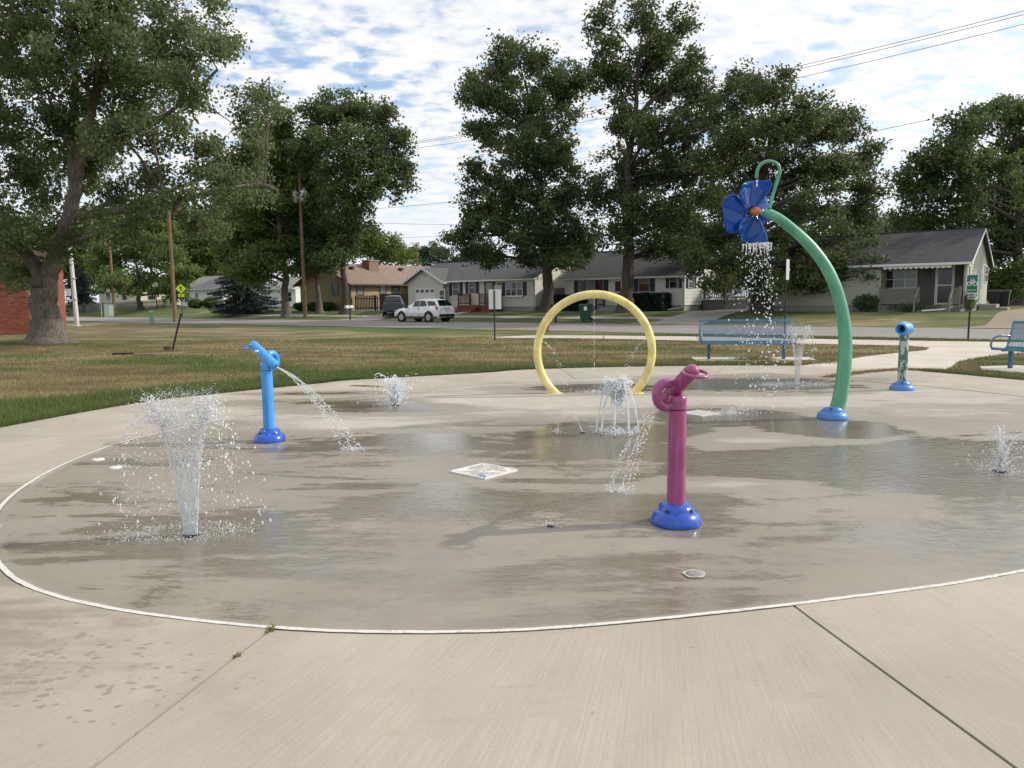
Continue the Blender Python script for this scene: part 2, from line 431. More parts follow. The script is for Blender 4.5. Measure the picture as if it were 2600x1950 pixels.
# ------------------------------------------------------------------ concrete
def concrete(name, dry=(0.53, 0.465, 0.375), wetted=True, gap=False):
    s = NT(name); bc = s.attr('bc').outputs['Vector']
    big = s.noise(0.55, 4, 0.6, 0.5); mid = s.noise(2.6, 5, 0.65, 0.3); fin = s.noise(70, 3, 0.7)
    br = s.noise(1.0, 2, 0.55, 0.0, s.map((95, 1.1, 1), src=bc)); br2 = s.noise(1.0, 2, 0.5, 0.0, s.map((230, 3.5, 1), src=bc))
    lines = s.math('ADD', s.math('MULTIPLY', br, 0.6), s.math('MULTIPLY', br2, 0.4))
    c = s.mix(s.step(big, 0.3, 0.7), sc(dry, 0.80), sc(dry, 1.08))
    c = s.mix(s.step(mid, 0.35, 0.75, 0, 0.5), c, sc((dry[0] * 0.97, dry[1], dry[2] * 1.04), 0.86))
    c = s.mix(s.step(lines, 0.38, 0.62, 0.24, 0.0), c, sc(dry, 0.55))
    c = s.mix(s.step(fin, 0.48, 0.75, 0, 0.35), c, sc(dry, 0.6)); c = s.mix(s.step(s.noise(150, 2, 0.6), 0.62, 0.72, 0, 0.35), c, sc(dry, 1.25))
    c = s.mix(s.step(s.noise(9, 4, 0.75, 1.0), 0.68, 0.73, 0, 0.55), c, (0.16, 0.12, 0.09)); c = s.mix(s.step(s.noise(0.9, 5, 0.7, 1.2, s.map((1, 1, 1), loc=(5, 2, 0))), 0.55, 0.72, 0, 0.28), c, sc(dry, 0.55))
    hgt = s.math('ADD', s.math('MULTIPLY', lines, 1.0), s.math('MULTIPLY', fin, 0.3))
    nrm = s.bump(hgt, 0.35, 0.004)
    if not wetted:
        s.set(Base_Color=c, Roughness=0.85); s.l(nrm, s.b.inputs['Normal']); return s.m
    w = s.attr('wet').outputs['Fac']; sp = s.attr('spl').outputs['Fac']
    flow = s.math('ADD', s.math('MULTIPLY', s.noise(0.9, 5, 0.6, 1.2, s.map((0.55, 1.5, 1), (0, 0, R(12)))), 0.6), s.math('MULTIPLY', s.noise(1.0, 6, 0.65, 1.4, s.map((0.55, 3.4, 1), (0, 0, R(10)), loc=(4, 9, 0))), 0.4)); brk = s.noise(5, 4, 0.65, 0.8)
    w2 = s.math('ADD', w, s.math('ADD', s.math('MULTIPLY', s.math('SUBTRACT', flow, 0.5), 1.15),
                                 s.math('ADD', s.math('MULTIPLY', s.math('SUBTRACT', lines, 0.5), 0.35), s.math('MULTIPLY', s.math('SUBTRACT', brk, 0.5), 0.22))))
    # spatter drops on the dry apron
    vo = s.n('ShaderNodeTexVoronoi'); vo.inputs['Scale'].default_value = 25.0
    vd = s.n('ShaderNodeVectorMath', operation='ADD'); s.l(s.map((0.75, 1.1, 1)), vd.inputs[0]); dn = s.n('ShaderNodeTexNoise'); dn.inputs['Scale'].default_value = 30.0; s.l(s.tc.outputs['Object'], dn.inputs['Vector'])
    vm = s.n('ShaderNodeVectorMath', operation='SCALE'); s.l(dn.outputs['Color'], vm.inputs[0]); vm.inputs['Scale'].default_value = 0.035; s.l(vm.outputs[0], vd.inputs[1]); s.l(vd.outputs[0], vo.inputs['Vector'])
    size = s.n('ShaderNodeSeparateColor'); s.l(vo.outputs['Color'], size.inputs[0])
    thr = s.math('MULTIPLY', s.math('SUBTRACT', size.outputs[0], s.math('SUBTRACT', 1.0, sp)), 0.75)
    drop = s.step(s.math('SUBTRACT', thr, vo.outputs['Distance']), 0.0, 0.08)
    damp = s.step(w2, 0.08, 0.30); film = s.step(w2, 0.505, 0.575)
    damp = s.math('MAXIMUM', damp, s.math('MULTIPLY', drop, 0.85))
    tint = s.mix(s.step(big, 0.35, 0.65), (0.68, 0.65, 0.60), (0.65, 0.635, 0.605))
    cw = s.mix(1.0, c, tint, 'MULTIPLY')
    c = s.mix(damp, c, cw); c = s.mix(s.math('MULTIPLY', film, 0.7), c, s.mix(1.0, cw, (0.62, 0.60, 0.545), 'MULTIPLY'))
    rough = s.math('SUBTRACT', s.math('SUBTRACT', 0.86, s.math('MULTIPLY', damp, 0.30)), s.math('MULTIPLY', film, 0.485))
    s.set(Base_Color=c, Roughness=rough)
    rip = s.math('ADD', s.noise(7.5, 4, 0.6, 1.6, s.map((0.7, 1.3, 1))), s.math('MULTIPLY', s.noise(30, 2, 0.5, 0.8), 0.35))
    dry_b = s.math('MULTIPLY', s.math('SUBTRACT', 1.0, film), 0.35)
    n1 = s.n('ShaderNodeBump'); s.put(n1.inputs['Strength'], dry_b); n1.inputs['Distance'].default_value = 0.004; s.l(hgt, n1.inputs['Height'])
    n2 = s.n('ShaderNodeBump'); s.put(n2.inputs['Strength'], s.math('MULTIPLY', film, s.math('ADD', 0.20, s.math('MULTIPLY', s.attr('rip').outputs['Fac'], 0.6)))); n2.inputs['Distance'].default_value = 0.011
    s.l(rip, n2.inputs['Height']); s.l(n1.outputs[0], n2.inputs['Normal']); s.l(n2.outputs[0], s.b.inputs['Normal'])
    return s.m
M['pad'] = concrete('pad_concrete', (0.445, 0.41, 0.35)); M['apron'] = concrete('apron_concrete', (0.425, 0.378, 0.307))
M['walk'] = concrete('walk_concrete', (0.57, 0.515, 0.43), False)
M['drive'] = concrete('drive_concrete', (0.40, 0.36, 0.30), False)

blobs = [((413, 1150), 1.5, 0.85, 0.62), ((170, 1180), 1.2, 0.6, 0.48), ((250, 1080), 1.2, 0.9, 0.42), ((1000, 1090), 1.7, 0.85, 0.66), ((880, 960), 2.4, 1.3, 0.60), ((1100, 960), 1.5, 1.3, 0.62),
         ((1335, 945), 1.4, 1.3, 0.85), ((1390, 1090), 1.1, 0.55, 0.75), ((1500, 1150), 0.6, 0.25, 0.6), ((1900, 1000), 2.0, 0.95, 0.98), ((2160, 990), 1.6, 1.0, 1.0), ((2100, 1045), 1.2, 0.45, 0.8),
         ((1620, 990), 1.2, 0.55, 0.8), ((1795, 925), 0.9, 0.7, 0.85), ((1285, 838), 1.5, 0.7, 0.75), ((1630, 830), 2.1, 1.3, 0.75), ((1560, 900), 1.3, 0.8, 0.8),
         ((860, 880), 1.4, 0.7, 0.72), ((720, 868), 1.5, 0.45, 0.68), ((690, 850), 1.1, 0.3, 0.62), ((640, 980), 1.2, 0.7, 0.5), ((780, 1040), 1.6, 0.9, 0.55), ((560, 1120), 1.0, 0.6, 0.5)]
blobs = [(G(*q(*c)), a, b, l) for c, a, b, l in blobs]
dryb = [((1080, 868), 1.2, 0.42, 0.40), ((820, 915), 1.0, 0.28, 0.35), ((1560, 1040), 0.5, 0.18, 0.30), ((1560, 950), 0.8, 0.25, 0.4), ((1400, 868), 1.6, 0.25, 0.25)]
dryb = [(G(*q(*c)), a, b, l) for c, a, b, l in dryb]
def wet_at(x, y):
    w = np.zeros(x.shape)
    for c, a, b, l in blobs:
        d = ((x - c.x) / a) ** 2 + ((y - c.y) / b) ** 2
        w = np.maximum(w, l * np.exp(-0.5 * d ** 1.4))
    th = np.arctan2(y - PC[1], x - PC[0]); k = np.hypot(x - PC[0], y - PC[1]) / r_ring(th)
    inner = 1 - sst(0.985, 1.0, k)
    front = sst(12.5, 8.0, y)
    w = np.maximum(w, (0.40 + 0.02 * np.sin(x * 3)) * inner * front + 0.12 * inner)
    for c, a, b, l in dryb:
        d = ((x - c.x) / a) ** 2 + ((y - c.y) / b) ** 2
        w = w - l * np.exp(-0.5 * d)
    return w
rips = [(G(*q(*c)), a, b) for c, a, b in (((1980, 1000), 1.7, 0.7), ((2160, 1010), 1.2, 0.6), ((413, 1150), 0.8, 0.5), ((1335, 945), 0.7, 0.7), ((760, 985), 0.9, 0.5), ((1338, 1070), 0.6, 0.4), ((1590, 890), 0.8, 0.5), ((860, 890), 0.7, 0.4), ((900, 1110), 0.9, 0.4))]
def rip_at(x, y):
    r_ = np.zeros(x.shape)
    for c, a, b in rips: r_ = np.maximum(r_, np.exp(-0.5 * (((x - c.x) / a) ** 2 + ((y - c.y) / b) ** 2)))
    return r_
NR, NTH = 150, 520
th = np.linspace(-math.pi, math.pi, NTH, endpoint=False); rr = np.sqrt(np.linspace(0.0, 1, NR) ** 1.3)
TH, RR = np.meshgrid(th, rr)
PX = PC[0] + np.cos(TH) * RR * r_ring(TH); PY = PC[1] + np.sin(TH) * RR * r_ring(TH)
i2 = np.arange(NR * NTH).reshape(NR, NTH); i3 = np.roll(i2, -1, 1)
pF = np.stack([i2[:-1], i2[1:], i3[1:], i3[:-1]], -1).reshape(-1, 4)
fx, fy = PX.ravel(), PY.ravel()
pw = wet_at(fx, fy)
dish = -0.012 * np.exp(-((fx - 1.5) ** 2 + (fy - 8.5) ** 2) / 14)
pad = obj('splash_pad', npmesh('splash_pad', np.stack([fx, fy, dish], -1), pF, M['pad'], True,
     {'wet': pw, 'rip': rip_at(fx, fy), 'spl': np.zeros(fx.shape), 'bc': np.stack([0.43 * fx + 0.9 * fy + 0.035 * fx * fx, 0.9 * fx - 0.43 * fy, 0 * fx], -1)}), kind='structure')
props(pad, label='wet broom-finished concrete splash pad inside the white ring')
# apron slabs, cut at the radial joints
def grid_slab(name, j0, j1, parent, gap=0.006):
    t0, t1 = j0[0], j1[0]
    n_t = max(6, int((t1 - t0) * 60)); n_r = 40
    t = np.linspace(0, 1, n_t); k = np.linspace(0, 1, n_r); Tf, Km = np.meshgrid(t, k)
    ka = np.linspace(0, 1, n_r); A_ = np.interp(ka, *j0[1]) + j0[0]; B_ = np.interp(ka, *j1[1]) + j1[0]
    Tm = A_[:, None] + (B_ - A_)[:, None] * Tf
    ri = r_ring(Tm) + 0.012; ro = r_out(Tm); rad = ri + (ro - ri) * Km
    # keep an even joint width
    Tm = Tm + (np.where(Tf < 1e-6, 1.0, 0.0) - np.where(Tf > 1 - 1e-6, 1.0, 0.0)) * gap / rad
    X = PC[0] + np.cos(Tm) * rad; Y = PC[1] + np.sin(Tm) * rad
    Z = 0.004 + 0 * X + 0.002 * math.sin(t0 * 7)
    # thickness skirt
    n = n_t * n_r; ii = np.arange(n).reshape(n_r, n_t)
    F = np.stack([ii[:-1, :-1], ii[1:, :-1], ii[1:, 1:], ii[:-1, 1:]], -1).reshape(-1, 4)
    loop = list(ii[0, :]) + list(ii[1:, -1]) + list(ii[-1, -2::-1]) + list(ii[-2:0:-1, 0])
    Vt = np.stack([X.ravel(), Y.ravel(), Z.ravel()], -1); low = Vt[loop] - [0, 0, 0.09]
    m_ = len(loop); F2 = np.array([(loop[i], n + i, n + (i + 1) % m_, loop[(i + 1) % m_]) for i in range(m_)])
    Vt = np.vstack([Vt, low]); F = np.vstack([F, F2]); x, y = Vt[:, 0], Vt[:, 1]
    thv = np.arctan2(y - PC[1], x - PC[0]); rv = np.hypot(x - PC[0], y - PC[1])
    spl = 0.95 * np.exp(-(((x + 2.7) / 1.2) ** 2 + ((y - 3.45) / 0.7) ** 2)) + 0.34 * np.exp(-(((x + 1.6) / 0.8) ** 2 + ((y - 3.1) / 0.5) ** 2))
    w = wet_at(x, y) - 0.0
    w = np.maximum(w, 0.42 * np.exp(-(((x + 3.1) / 1.0) ** 2 + ((y - 3.7) / 0.5) ** 2)))
    me = npmesh(name, Vt, F, M['apron'], False, {'wet': w, 'rip': rip_at(x, y), 'spl': spl, 'bc': np.stack([thv * 6.0, rv, 0 * rv], -1)})
    return obj(name, me, None, parent)
def thp(p): return math.atan2(p[1] - PC[1], p[0] - PC[0])
def joint(p, d=None):
    t0 = thp(p)
    if d is None: return (t0, ([0, 1], [0, 0]))
    ks, ts = [], []                              # a straight joint that is not quite radial
    for f in np.linspace(0, 8, 81):
        a = (p[0] + d[0] * f, p[1] + d[1] * f); tt = thp(a); r_ = math.hypot(a[0] - PC[0], a[1] - PC[1]); kk_ = (r_ - float(r_ring(tt))) / (float(r_out(tt)) - float(r_ring(tt)))
        ks.append(kk_); ts.append(tt - t0)
    return (t0, (ks, ts))
joints = sorted([thp((-5.5, 9.5)), thp((-4.9, 6.9)), thp((-4.2, 3.0)), thp((4.4, 3.0)), thp((7.8, 4.6)), thp((10, 8)), thp((10, 12.5)),
                 thp((7.9, 15.9)), thp((4.7, 17.2)), thp((1.2, 16.9)), thp((-2.6, 15.0)), thp((-5.2, 12.4))])
joints = sorted([joint((PC[0] + math.cos(a) * 5, PC[1] + math.sin(a) * 5)) for a in joints] + [joint((-1.22, 3.76), (-0.24, -0.97)), joint((1.49, 3.94), (0.173, -0.985))], key=lambda j: j[0])
tb = np.linspace(-math.pi, math.pi, 200, endpoint=False)
M['joint'] = pm('joint_filler', (0.10, 0.086, 0.07), 0.95, 0.4, 9)
ri = r_ring(tb) - 0.05; ro = r_out(tb) - 0.03
Vb = np.vstack([np.stack([PC[0] + np.cos(tb) * ri, PC[1] + np.sin(tb) * ri, 0 * tb - 0.03], -1), np.stack([PC[0] + np.cos(tb) * ro, PC[1] + np.sin(tb) * ro, 0 * tb - 0.03], -1)])
kk = np.arange(200); k2 = (kk + 1) % 200
apron = obj('concrete_apron', npmesh('concrete_apron', Vb, np.stack([kk, kk + 200, k2 + 200, k2], -1), M['joint']), kind='structure')
props(apron, label='dry tan concrete apron slabs around the splash pad')
for a, b in zip(joints, joints[1:] + [(joints[0][0] + 2 * math.pi, joints[0][1])]):
    grid_slab('slab', a, b, apron)
# white ring line painted on the pad edge
t = np.linspace(-math.pi, math.pi, 900, endpoint=False)
wob = 0.008 * (fbm(t * 40, t * 0, 2) - 0.5) + 0.006 * (vnoise(t * 160, t * 0, 6) - 0.5)
r0 = r_ring(t) - 0.022 + wob; r1 = r_ring(t) + 0.010 + 0.006 * (vnoise(t * 190, t * 0, 8) - 0.5)
Vr = np.vstack([np.stack([PC[0] + np.cos(t) * r0, PC[1] + np.sin(t) * r0, 0 * t + 0.0085], -1), np.stack([PC[0] + np.cos(t) * r1, PC[1] + np.sin(t) * r1, 0 * t + 0.0085], -1)])
kk = np.arange(900); k2 = (kk + 1) % 900
vis = (np.sin(t) < 0.25) | (np.cos(t) > 2)
sm_ = NT('ring_paint'); nz = sm_.noise(30, 5, 0.7)
sm_.set(Base_Color=sm_.mix(sm_.step(nz, 0.48, 0.66, 0, 0.85), (0.63, 0.61, 0.56), (0.42, 0.38, 0.32)), Roughness=0.7); M['ringpaint'] = sm_.m
obj('ring_line', npmesh('ring_line', Vr, np.stack([kk, kk + 900, k2 + 900, k2], -1)[vis], M['ringpaint']), None, pad)

def flat_slab(name, poly, z, mat, parent=None, th_=0.08, bcf=None, sub=True, **kw):
    bm_v = [(x, y, z) for x, y in poly]; mb = MB(); mb.prism(bm_v[::-1], (0, 0, -th_))
    me = mb.mesh(name, mat)
    co = np.array(mb.v); a = me.attributes.new('bc', 'FLOAT_VECTOR', 'POINT')
    bcv = np.stack([co[:, 0] * U.x + co[:, 1] * U.y, co[:, 0] * V.x + co[:, 1] * V.y, 0 * co[:, 0]], -1).astype(np.float32)
    a.data.foreach_set('vector', bcv.ravel())
    return obj(name, me, None, parent, **kw)
walk = obj('walkway', MB().mesh('walkway'), None, kind='structure'); props(walk, label='pale concrete walkway leading off the splash pad')
def lerp2(a, b, t): return (a[0] + (b[0] - a[0]) * t, a[1] + (b[1] - a[1]) * t)
for i in range(5):
    a0, a1 = walk_l[i], walk_l[i + 1]; b0, b1 = walk_r[i], walk_r[i + 1]
    flat_slab('slab', [lerp2(a0, a1, 0.006 if i else -0.05), lerp2(b0, b1, 0.006 if i else 0.25), lerp2(b1, b0, 0.004), lerp2(a1, a0, 0.004)], 0.0, M['walk'], walk)
path = obj('path', MB().mesh('path'), None, kind='structure'); props(path, label='white concrete trail running alongside the street')
for i in range(len(path_f) - 1):
    flat_slab('slab', [lerp2(path_n[i], path_n[i + 1], 0.004), lerp2(path_n[i + 1], path_n[i], 0.004), lerp2(path_f[i + 1], path_f[i], 0.004), lerp2(path_f[i], path_f[i + 1], 0.004)], 0.006, M['walk'], path)
flat_slab('bench_slab', slab1, 0.0, M['walk'], kind='structure', label='small concrete slab under the bench by the yellow hoop')
flat_slab('bench_slab', slab2, 0.0, M['walk'], kind='structure', label='small concrete slab under the bench by the walkway')

# ------------------------------------------------------------------ street, sidewalks, driveways
def strip(name, pts, mat, dz, ns=40, nv=4, wob=0.0, **kw):
    """pts: list of (s, v_near, v_far) -> strip following the terrain"""
    P = np.array(pts, float); k = np.linspace(0, len(P) - 1, ns)
    s_ = np.interp(k, range(len(P)), P[:, 0]); a = np.interp(k, range(len(P)), P[:, 1]); b = np.interp(k, range(len(P)), P[:, 2])
    f = np.linspace(0, 1, nv)
    S, Fm = np.meshgrid(s_, f); A, _ = np.meshgrid(a, f); B, _ = np.meshgrid(b, f)
    Vv = A + (B - A) * Fm
    Vv = Vv + wob * (vnoise(S * 0.9, Fm * 0 + 3, 4) - 0.5) * (np.abs(Fm - 0.5) > 0.49)
    X = U.x * S + V.x * Vv; Y = U.y * S + V.y * Vv; Z = terrain(X, Y) + dz
    ii = np.arange(ns * nv).reshape(nv, ns)
    F = np.stack([ii[:-1, :-1], ii[:-1, 1:], ii[1:, 1:], ii[1:, :-1]], -1).reshape(-1, 4)
    me = npmesh(name, np.stack([X, Y, Z], -1).reshape(-1, 3), F, mat, True, {'bc': np.stack([S.ravel(), Vv.ravel(), 0 * S.ravel()], -1)})
    return obj(name, me, **kw)
s = NT('asphalt'); f1 = s.noise(0.35, 5, 0.6, 0.6, s.map((0.25, 1, 1), (0, 0, -ST))); f2 = s.noise(60, 3, 0.7); f3 = s.noise(2.2, 6, 0.75, 1.5)
c = s.mix(f1, (0.205, 0.185, 0.17), (0.30, 0.275, 0.255)); c = s.mix(s.step(f2, 0.4, 0.8, 0, 0.4), c, (0.11, 0.10, 0.095))
c = s.mix(s.step(f3, 0.64, 0.70, 0, 0.5), c, (0.10, 0.09, 0.085))
s.set(Base_Color=c, Roughness=0.9); s.l(s.bump(f2, 0.5, 0.01), s.b.inputs['Normal']); M['asphalt'] = s.m
strip('road', [(-170, ROAD_N, ROAD_F), (40, ROAD_N, ROAD_F)], M['asphalt'], -0.012, 260, 8, 0.5, kind='structure', label='grey asphalt street crossing behind the park')
strip('sidewalk', [(-75, 45.6, 46.7), (-22, 45.6, 46.7)], M['drive'], 0.0, 60, 3, 0.1, kind='structure', label='narrow sidewalk in front of the houses')
def drive(name, s0, s1, v1, mat, label, fl=0.8):
    n = 18; vv = np.linspace(ROAD_F - 0.05, v1, n); f = np.linspace(0, 1, 4)
    w = fl * (1 - sst(0, 2.4, vv - ROAD_F))
    Sm = (s0 - w)[None, :] + ((s1 - s0) + 2 * w)[None, :] * f[:, None]; Vm = np.repeat(vv[None, :], 4, 0)
    X = U.x * Sm + V.x * Vm; Y = U.y * Sm + V.y * Vm; Z = terrain(X, Y) + 0.012
    ii = np.arange(4 * n).reshape(4, n); F = np.stack([ii[:-1, :-1], ii[1:, :-1], ii[1:, 1:], ii[:-1, 1:]], -1).reshape(-1, 4)
    obj(name, npmesh(name, np.stack([X, Y, Z], -1).reshape(-1, 3), F, mat, True, {'bc': np.stack([Sm.ravel(), Vm.ravel(), 0 * Sm.ravel()], -1)}), kind='structure', label=label)
drive('driveway', -23.3, -19.8, 66, M['drive'], 'concrete driveway beside the white house with dark shutters')
drive('driveway', -52.3, -48.6, 51.2, M['drive'], 'concrete driveway up to the single garage door')
M['dirt'] = pm('gravel', (0.29, 0.235, 0.17), 0.95, 0.3, 1.4, 0.6, 40, fine=0.25)
drive('driveway', -5.2, -1.6, 62, M['dirt'], 'worn dirt driveway beside the grey-green house', 1.2)
strip('front_walk', [(-43.9, ROAD_F + 0.1, 49.5), (-42.9, ROAD_F + 0.1, 49.5)], M['drive'], 0.006, 3, 14, kind='structure', label='front walk to the red wooden steps')

# ------------------------------------------------------------------ grass blades close to the camera
rng = np.random.default_rng(4)
def blades(n, ymin, ymax, h0, h1, wd, seed, edge=False):
    rg = np.random.default_rng(seed)
    y = ymin + (ymax - ymin) * rg.random(n); x = y * (rg.random(n) * 1.44 - 0.72)
    if edge:
        k = rg.integers(0, len(out_poly), n); P = np.array([(p.x, p.y) for p in out_poly])
        e = P[k] + (P[(k + 1) % len(P)] - P[k]) * rg.random((n, 1)); dirn = e - np.array(PC); dirn /= np.linalg.norm(dirn, axis=1, keepdims=True)
        e = e + dirn * (rg.exponential(0.12, (n, 1)) - 0.02); x, y = e[:, 0], e[:, 1]
    ok = ~poly_in(x, y, out_poly[::2]) & ~poly_in(x, y, walk_poly) & ~poly_in(x, y, path_poly) & ~poly_in(x, y, slab1) & ~poly_in(x, y, slab2)
    v_ = sv(x, y)[1]; ok &= (v_ < ROAD_N + 0.05) & (y > 8)
    x, y = x[ok], y[ok]; m = len(x); L = lush_at(x, y)
    h = (h0 + (h1 - h0) * rg.random(m)) * (0.55 + 0.6 * L); a = rg.random(m) * 6.283; ln = rg.random(m) * 0.9
    z = terrain(x, y) - 0.035
    dx, dy = np.cos(a), np.sin(a); ww = wd * (0.6 + 0.8 * rg.random(m))
    b2 = rg.random(m) * 6.283
    v0 = np.stack([x - dy * ww, y + dx * ww, z], -1); v1 = np.stack([x + dy * ww, y - dx * ww, z], -1)
    v2 = np.stack([x + np.cos(b2) * h * ln, y + np.sin(b2) * h * ln, z + 0.02 + h], -1)
    return np.stack([v0, v1, v2], 1).reshape(-1, 3), np.repeat(L, 3)
parts = [blades(150000, 9, 20, 0.035, 0.085, 0.008, 1), blades(120000, 19, 34, 0.035, 0.075, 0.012, 2), blades(42000, 0, 1, 0.05, 0.12, 0.007, 3, True)]
bv = np.vstack([p[0] for p in parts]); bl = np.concatenate([p[1] for p in parts])
obj('grass', npmesh('grass', bv, np.arange(len(bv)).reshape(-1, 3), M['blades'], False, {'lush': bl}), kind='stuff', label='short patchy lawn grass around the splash pad')
# dry weeds growing in the joint between pad and walkway and in a slab joint
def weeds(pts, n, spread, h, seed):
    rg = np.random.default_rng(seed); P = np.array(pts); k = rg.integers(0, len(P) - 1, n); f = rg.random((n, 1))
    e = P[k] + (P[k + 1] - P[k]) * f + rg.normal(0, spread, (n, 2)); a = rg.random(n) * 6.283; hh = h * (0.3 + rg.random(n))
    x, y = e[:, 0], e[:, 1]; w = 0.006
    v0 = np.stack([x - w, y, 0 * x], -1); v1 = np.stack([x + w, y, 0 * x], -1); v2 = np.stack([x + np.cos(a) * hh, y + np.sin(a) * hh, hh * 0.7 + 0.01], -1)
    return np.stack([v0, v1, v2], 1).reshape(-1, 3)
wv = np.vstack([weeds([(6.3, 15.3), (7.4, 16.2), (8.5, 16.75), (9.1, 16.4), (9.8, 15.2), (10.2, 13.6)], 5000, 0.07, 0.06, 5),
                weeds([(4.2, 18.6), (6.5, 18.7), (7.8, 18.9)], 4000, 0.22, 0.07, 6), weeds([(-1.22, 3.74), (-1.235, 3.69)], 40, 0.010, 0.020, 7), weeds([(-1.295, 3.44), (-1.30, 3.42)], 18, 0.006, 0.014, 8),
                weeds([(6.0, 19.9), (6.6, 19.9)], 500, 0.2, 0.12, 9), weeds([tuple(G(*q(762, 834)).xy), tuple(G(*q(825, 836)).xy)], 500, 0.05, 0.018, 10)])
M['weed'] = pm('dry_weed', (0.26, 0.2, 0.09), 0.9, 0.5, 4)
obj('weeds', npmesh('weeds', wv, np.arange(len(wv)).reshape(-1, 3), M['weed']), kind='stuff', label='dry weeds sprouting from the concrete joints')
# ================================================================== SPLASH PAD EQUIPMENT
def paint(name, col, rough=0.28, coat=0.5, wear=None, runs=0.0):
    s = NT(name); a = s.noise(3.0, 4, 0.6); b = s.noise(1.0, 4, 0.6, 0.5, s.map((26, 26, 0.7)))
    c = s.mix(s.step(a, 0.3, 0.7), sc(col, 0.78), sc(col, 1.14))
    c = s.mix(s.step(b, 0.52, 0.72, 0, 0.42 + runs), c, sc((col[0] * 1.2 + 0.05, col[1] * 1.2 + 0.05, col[2] * 1.15 + 0.05), 1.1))
    c = s.mix(s.step(s.noise(38, 5, 0.7), 0.68, 0.74, 0, 0.4), c, sc(col, 0.45))
    if wear:
        w = s.noise(1.0, 5, 0.65, 0.8, s.map((9, 9, 4.2), loc=(3, 1, 2)))
        c = s.mix(s.step(w, wear[1], wear[1] + 0.03), c, wear[0])
    s.set(Base_Color=c, Roughness=s.step(b, 0.3, 0.7, rough - 0.08, rough + 0.14), Coat_Weight=coat, Coat_Roughness=0.12)
    s.l(s.bump(s.noise(45, 3, 0.5), 0.06, 0.01), s.b.inputs['Normal'])
    return s.m
M['sky_blue'] = paint('sky_blue_paint', (0.045, 0.30, 0.74)); M['royal'] = paint('royal_blue_paint', (0.007, 0.075, 0.46), 0.2, 0.4)
M['faded_royal'] = paint('faded_blue_paint', (0.05, 0.19, 0.50), 0.38, 0.25); M['magenta'] = paint('magenta_paint', (0.30, 0.045, 0.165), 0.24, 0.6, runs=0.25)
M['yellow'] = paint('yellow_paint', (0.78, 0.65, 0.24), 0.36, 0.25); M['stem_green'] = paint('stem_green_paint', (0.085, 0.33, 0.19), 0.34, 0.3)
M['worn_green'] = paint('worn_green_paint', (0.055, 0.15, 0.125), 0.5, 0.1, ((0.44, 0.45, 0.44), 0.50))
M['bench_blue'] = paint('bench_blue_coating', (0.075, 0.22, 0.33), 0.35, 0.3); M['bench_dark'] = paint('bench_leg_coating', (0.03, 0.10, 0.20), 0.4, 0.2)
M['steel'] = pm('steel', (0.55, 0.54, 0.52), 0.28, 0.2, 8, metal=0.9); M['hole'] = pm('dark_recess', (0.01, 0.012, 0.02), 0.8, 0.2, 5)
M['orange'] = paint('orange_hub_paint', (0.55, 0.19, 0.03), 0.35, 0.3)
def base_parts(t, mat, r=0.185, tilt=9, rz=0.0):
    mb = MB(); mb.lathe([(r, 0.0), (r, 0.018), (r * 0.965, 0.045), (r * 0.86, 0.078), (r * 0.68, 0.098), (r * 0.4, 0.105)], 36)
    mb.build('base', mat, t)
    m = Matrix.Rotation(rz, 4, 'Z') @ Matrix.Translation((0, 0, 0.055)) @ Matrix.Rotation(R(tilt), 4, 'X')
    mb = MB(); k = r / 0.185
    mb.lathe([(0.132 * k, 0.0), (0.136 * k, 0.018), (0.128 * k, 0.05), (0.108 * k, 0.082), (0.083 * k, 0.098), (0.05 * k, 0.102)], 32, m)
    col = mb.build('collar', mat, t)
    for a in (-0.75, 0.85, 2.6, 4.2):
        mb = MB(); mm = m @ Matrix.Rotation(a - math.pi / 2, 4, 'Z') @ Matrix.Translation((0.118 * k, 0, 0.058)) @ Matrix.Rotation(R(62), 4, 'Y')
        mb.lathe([(0.017, -0.004), (0.017, 0.008), (0.010, 0.009), (0.009, 0.001)], 12, mm); mb.build('bolt_recess', M['hole'], col)
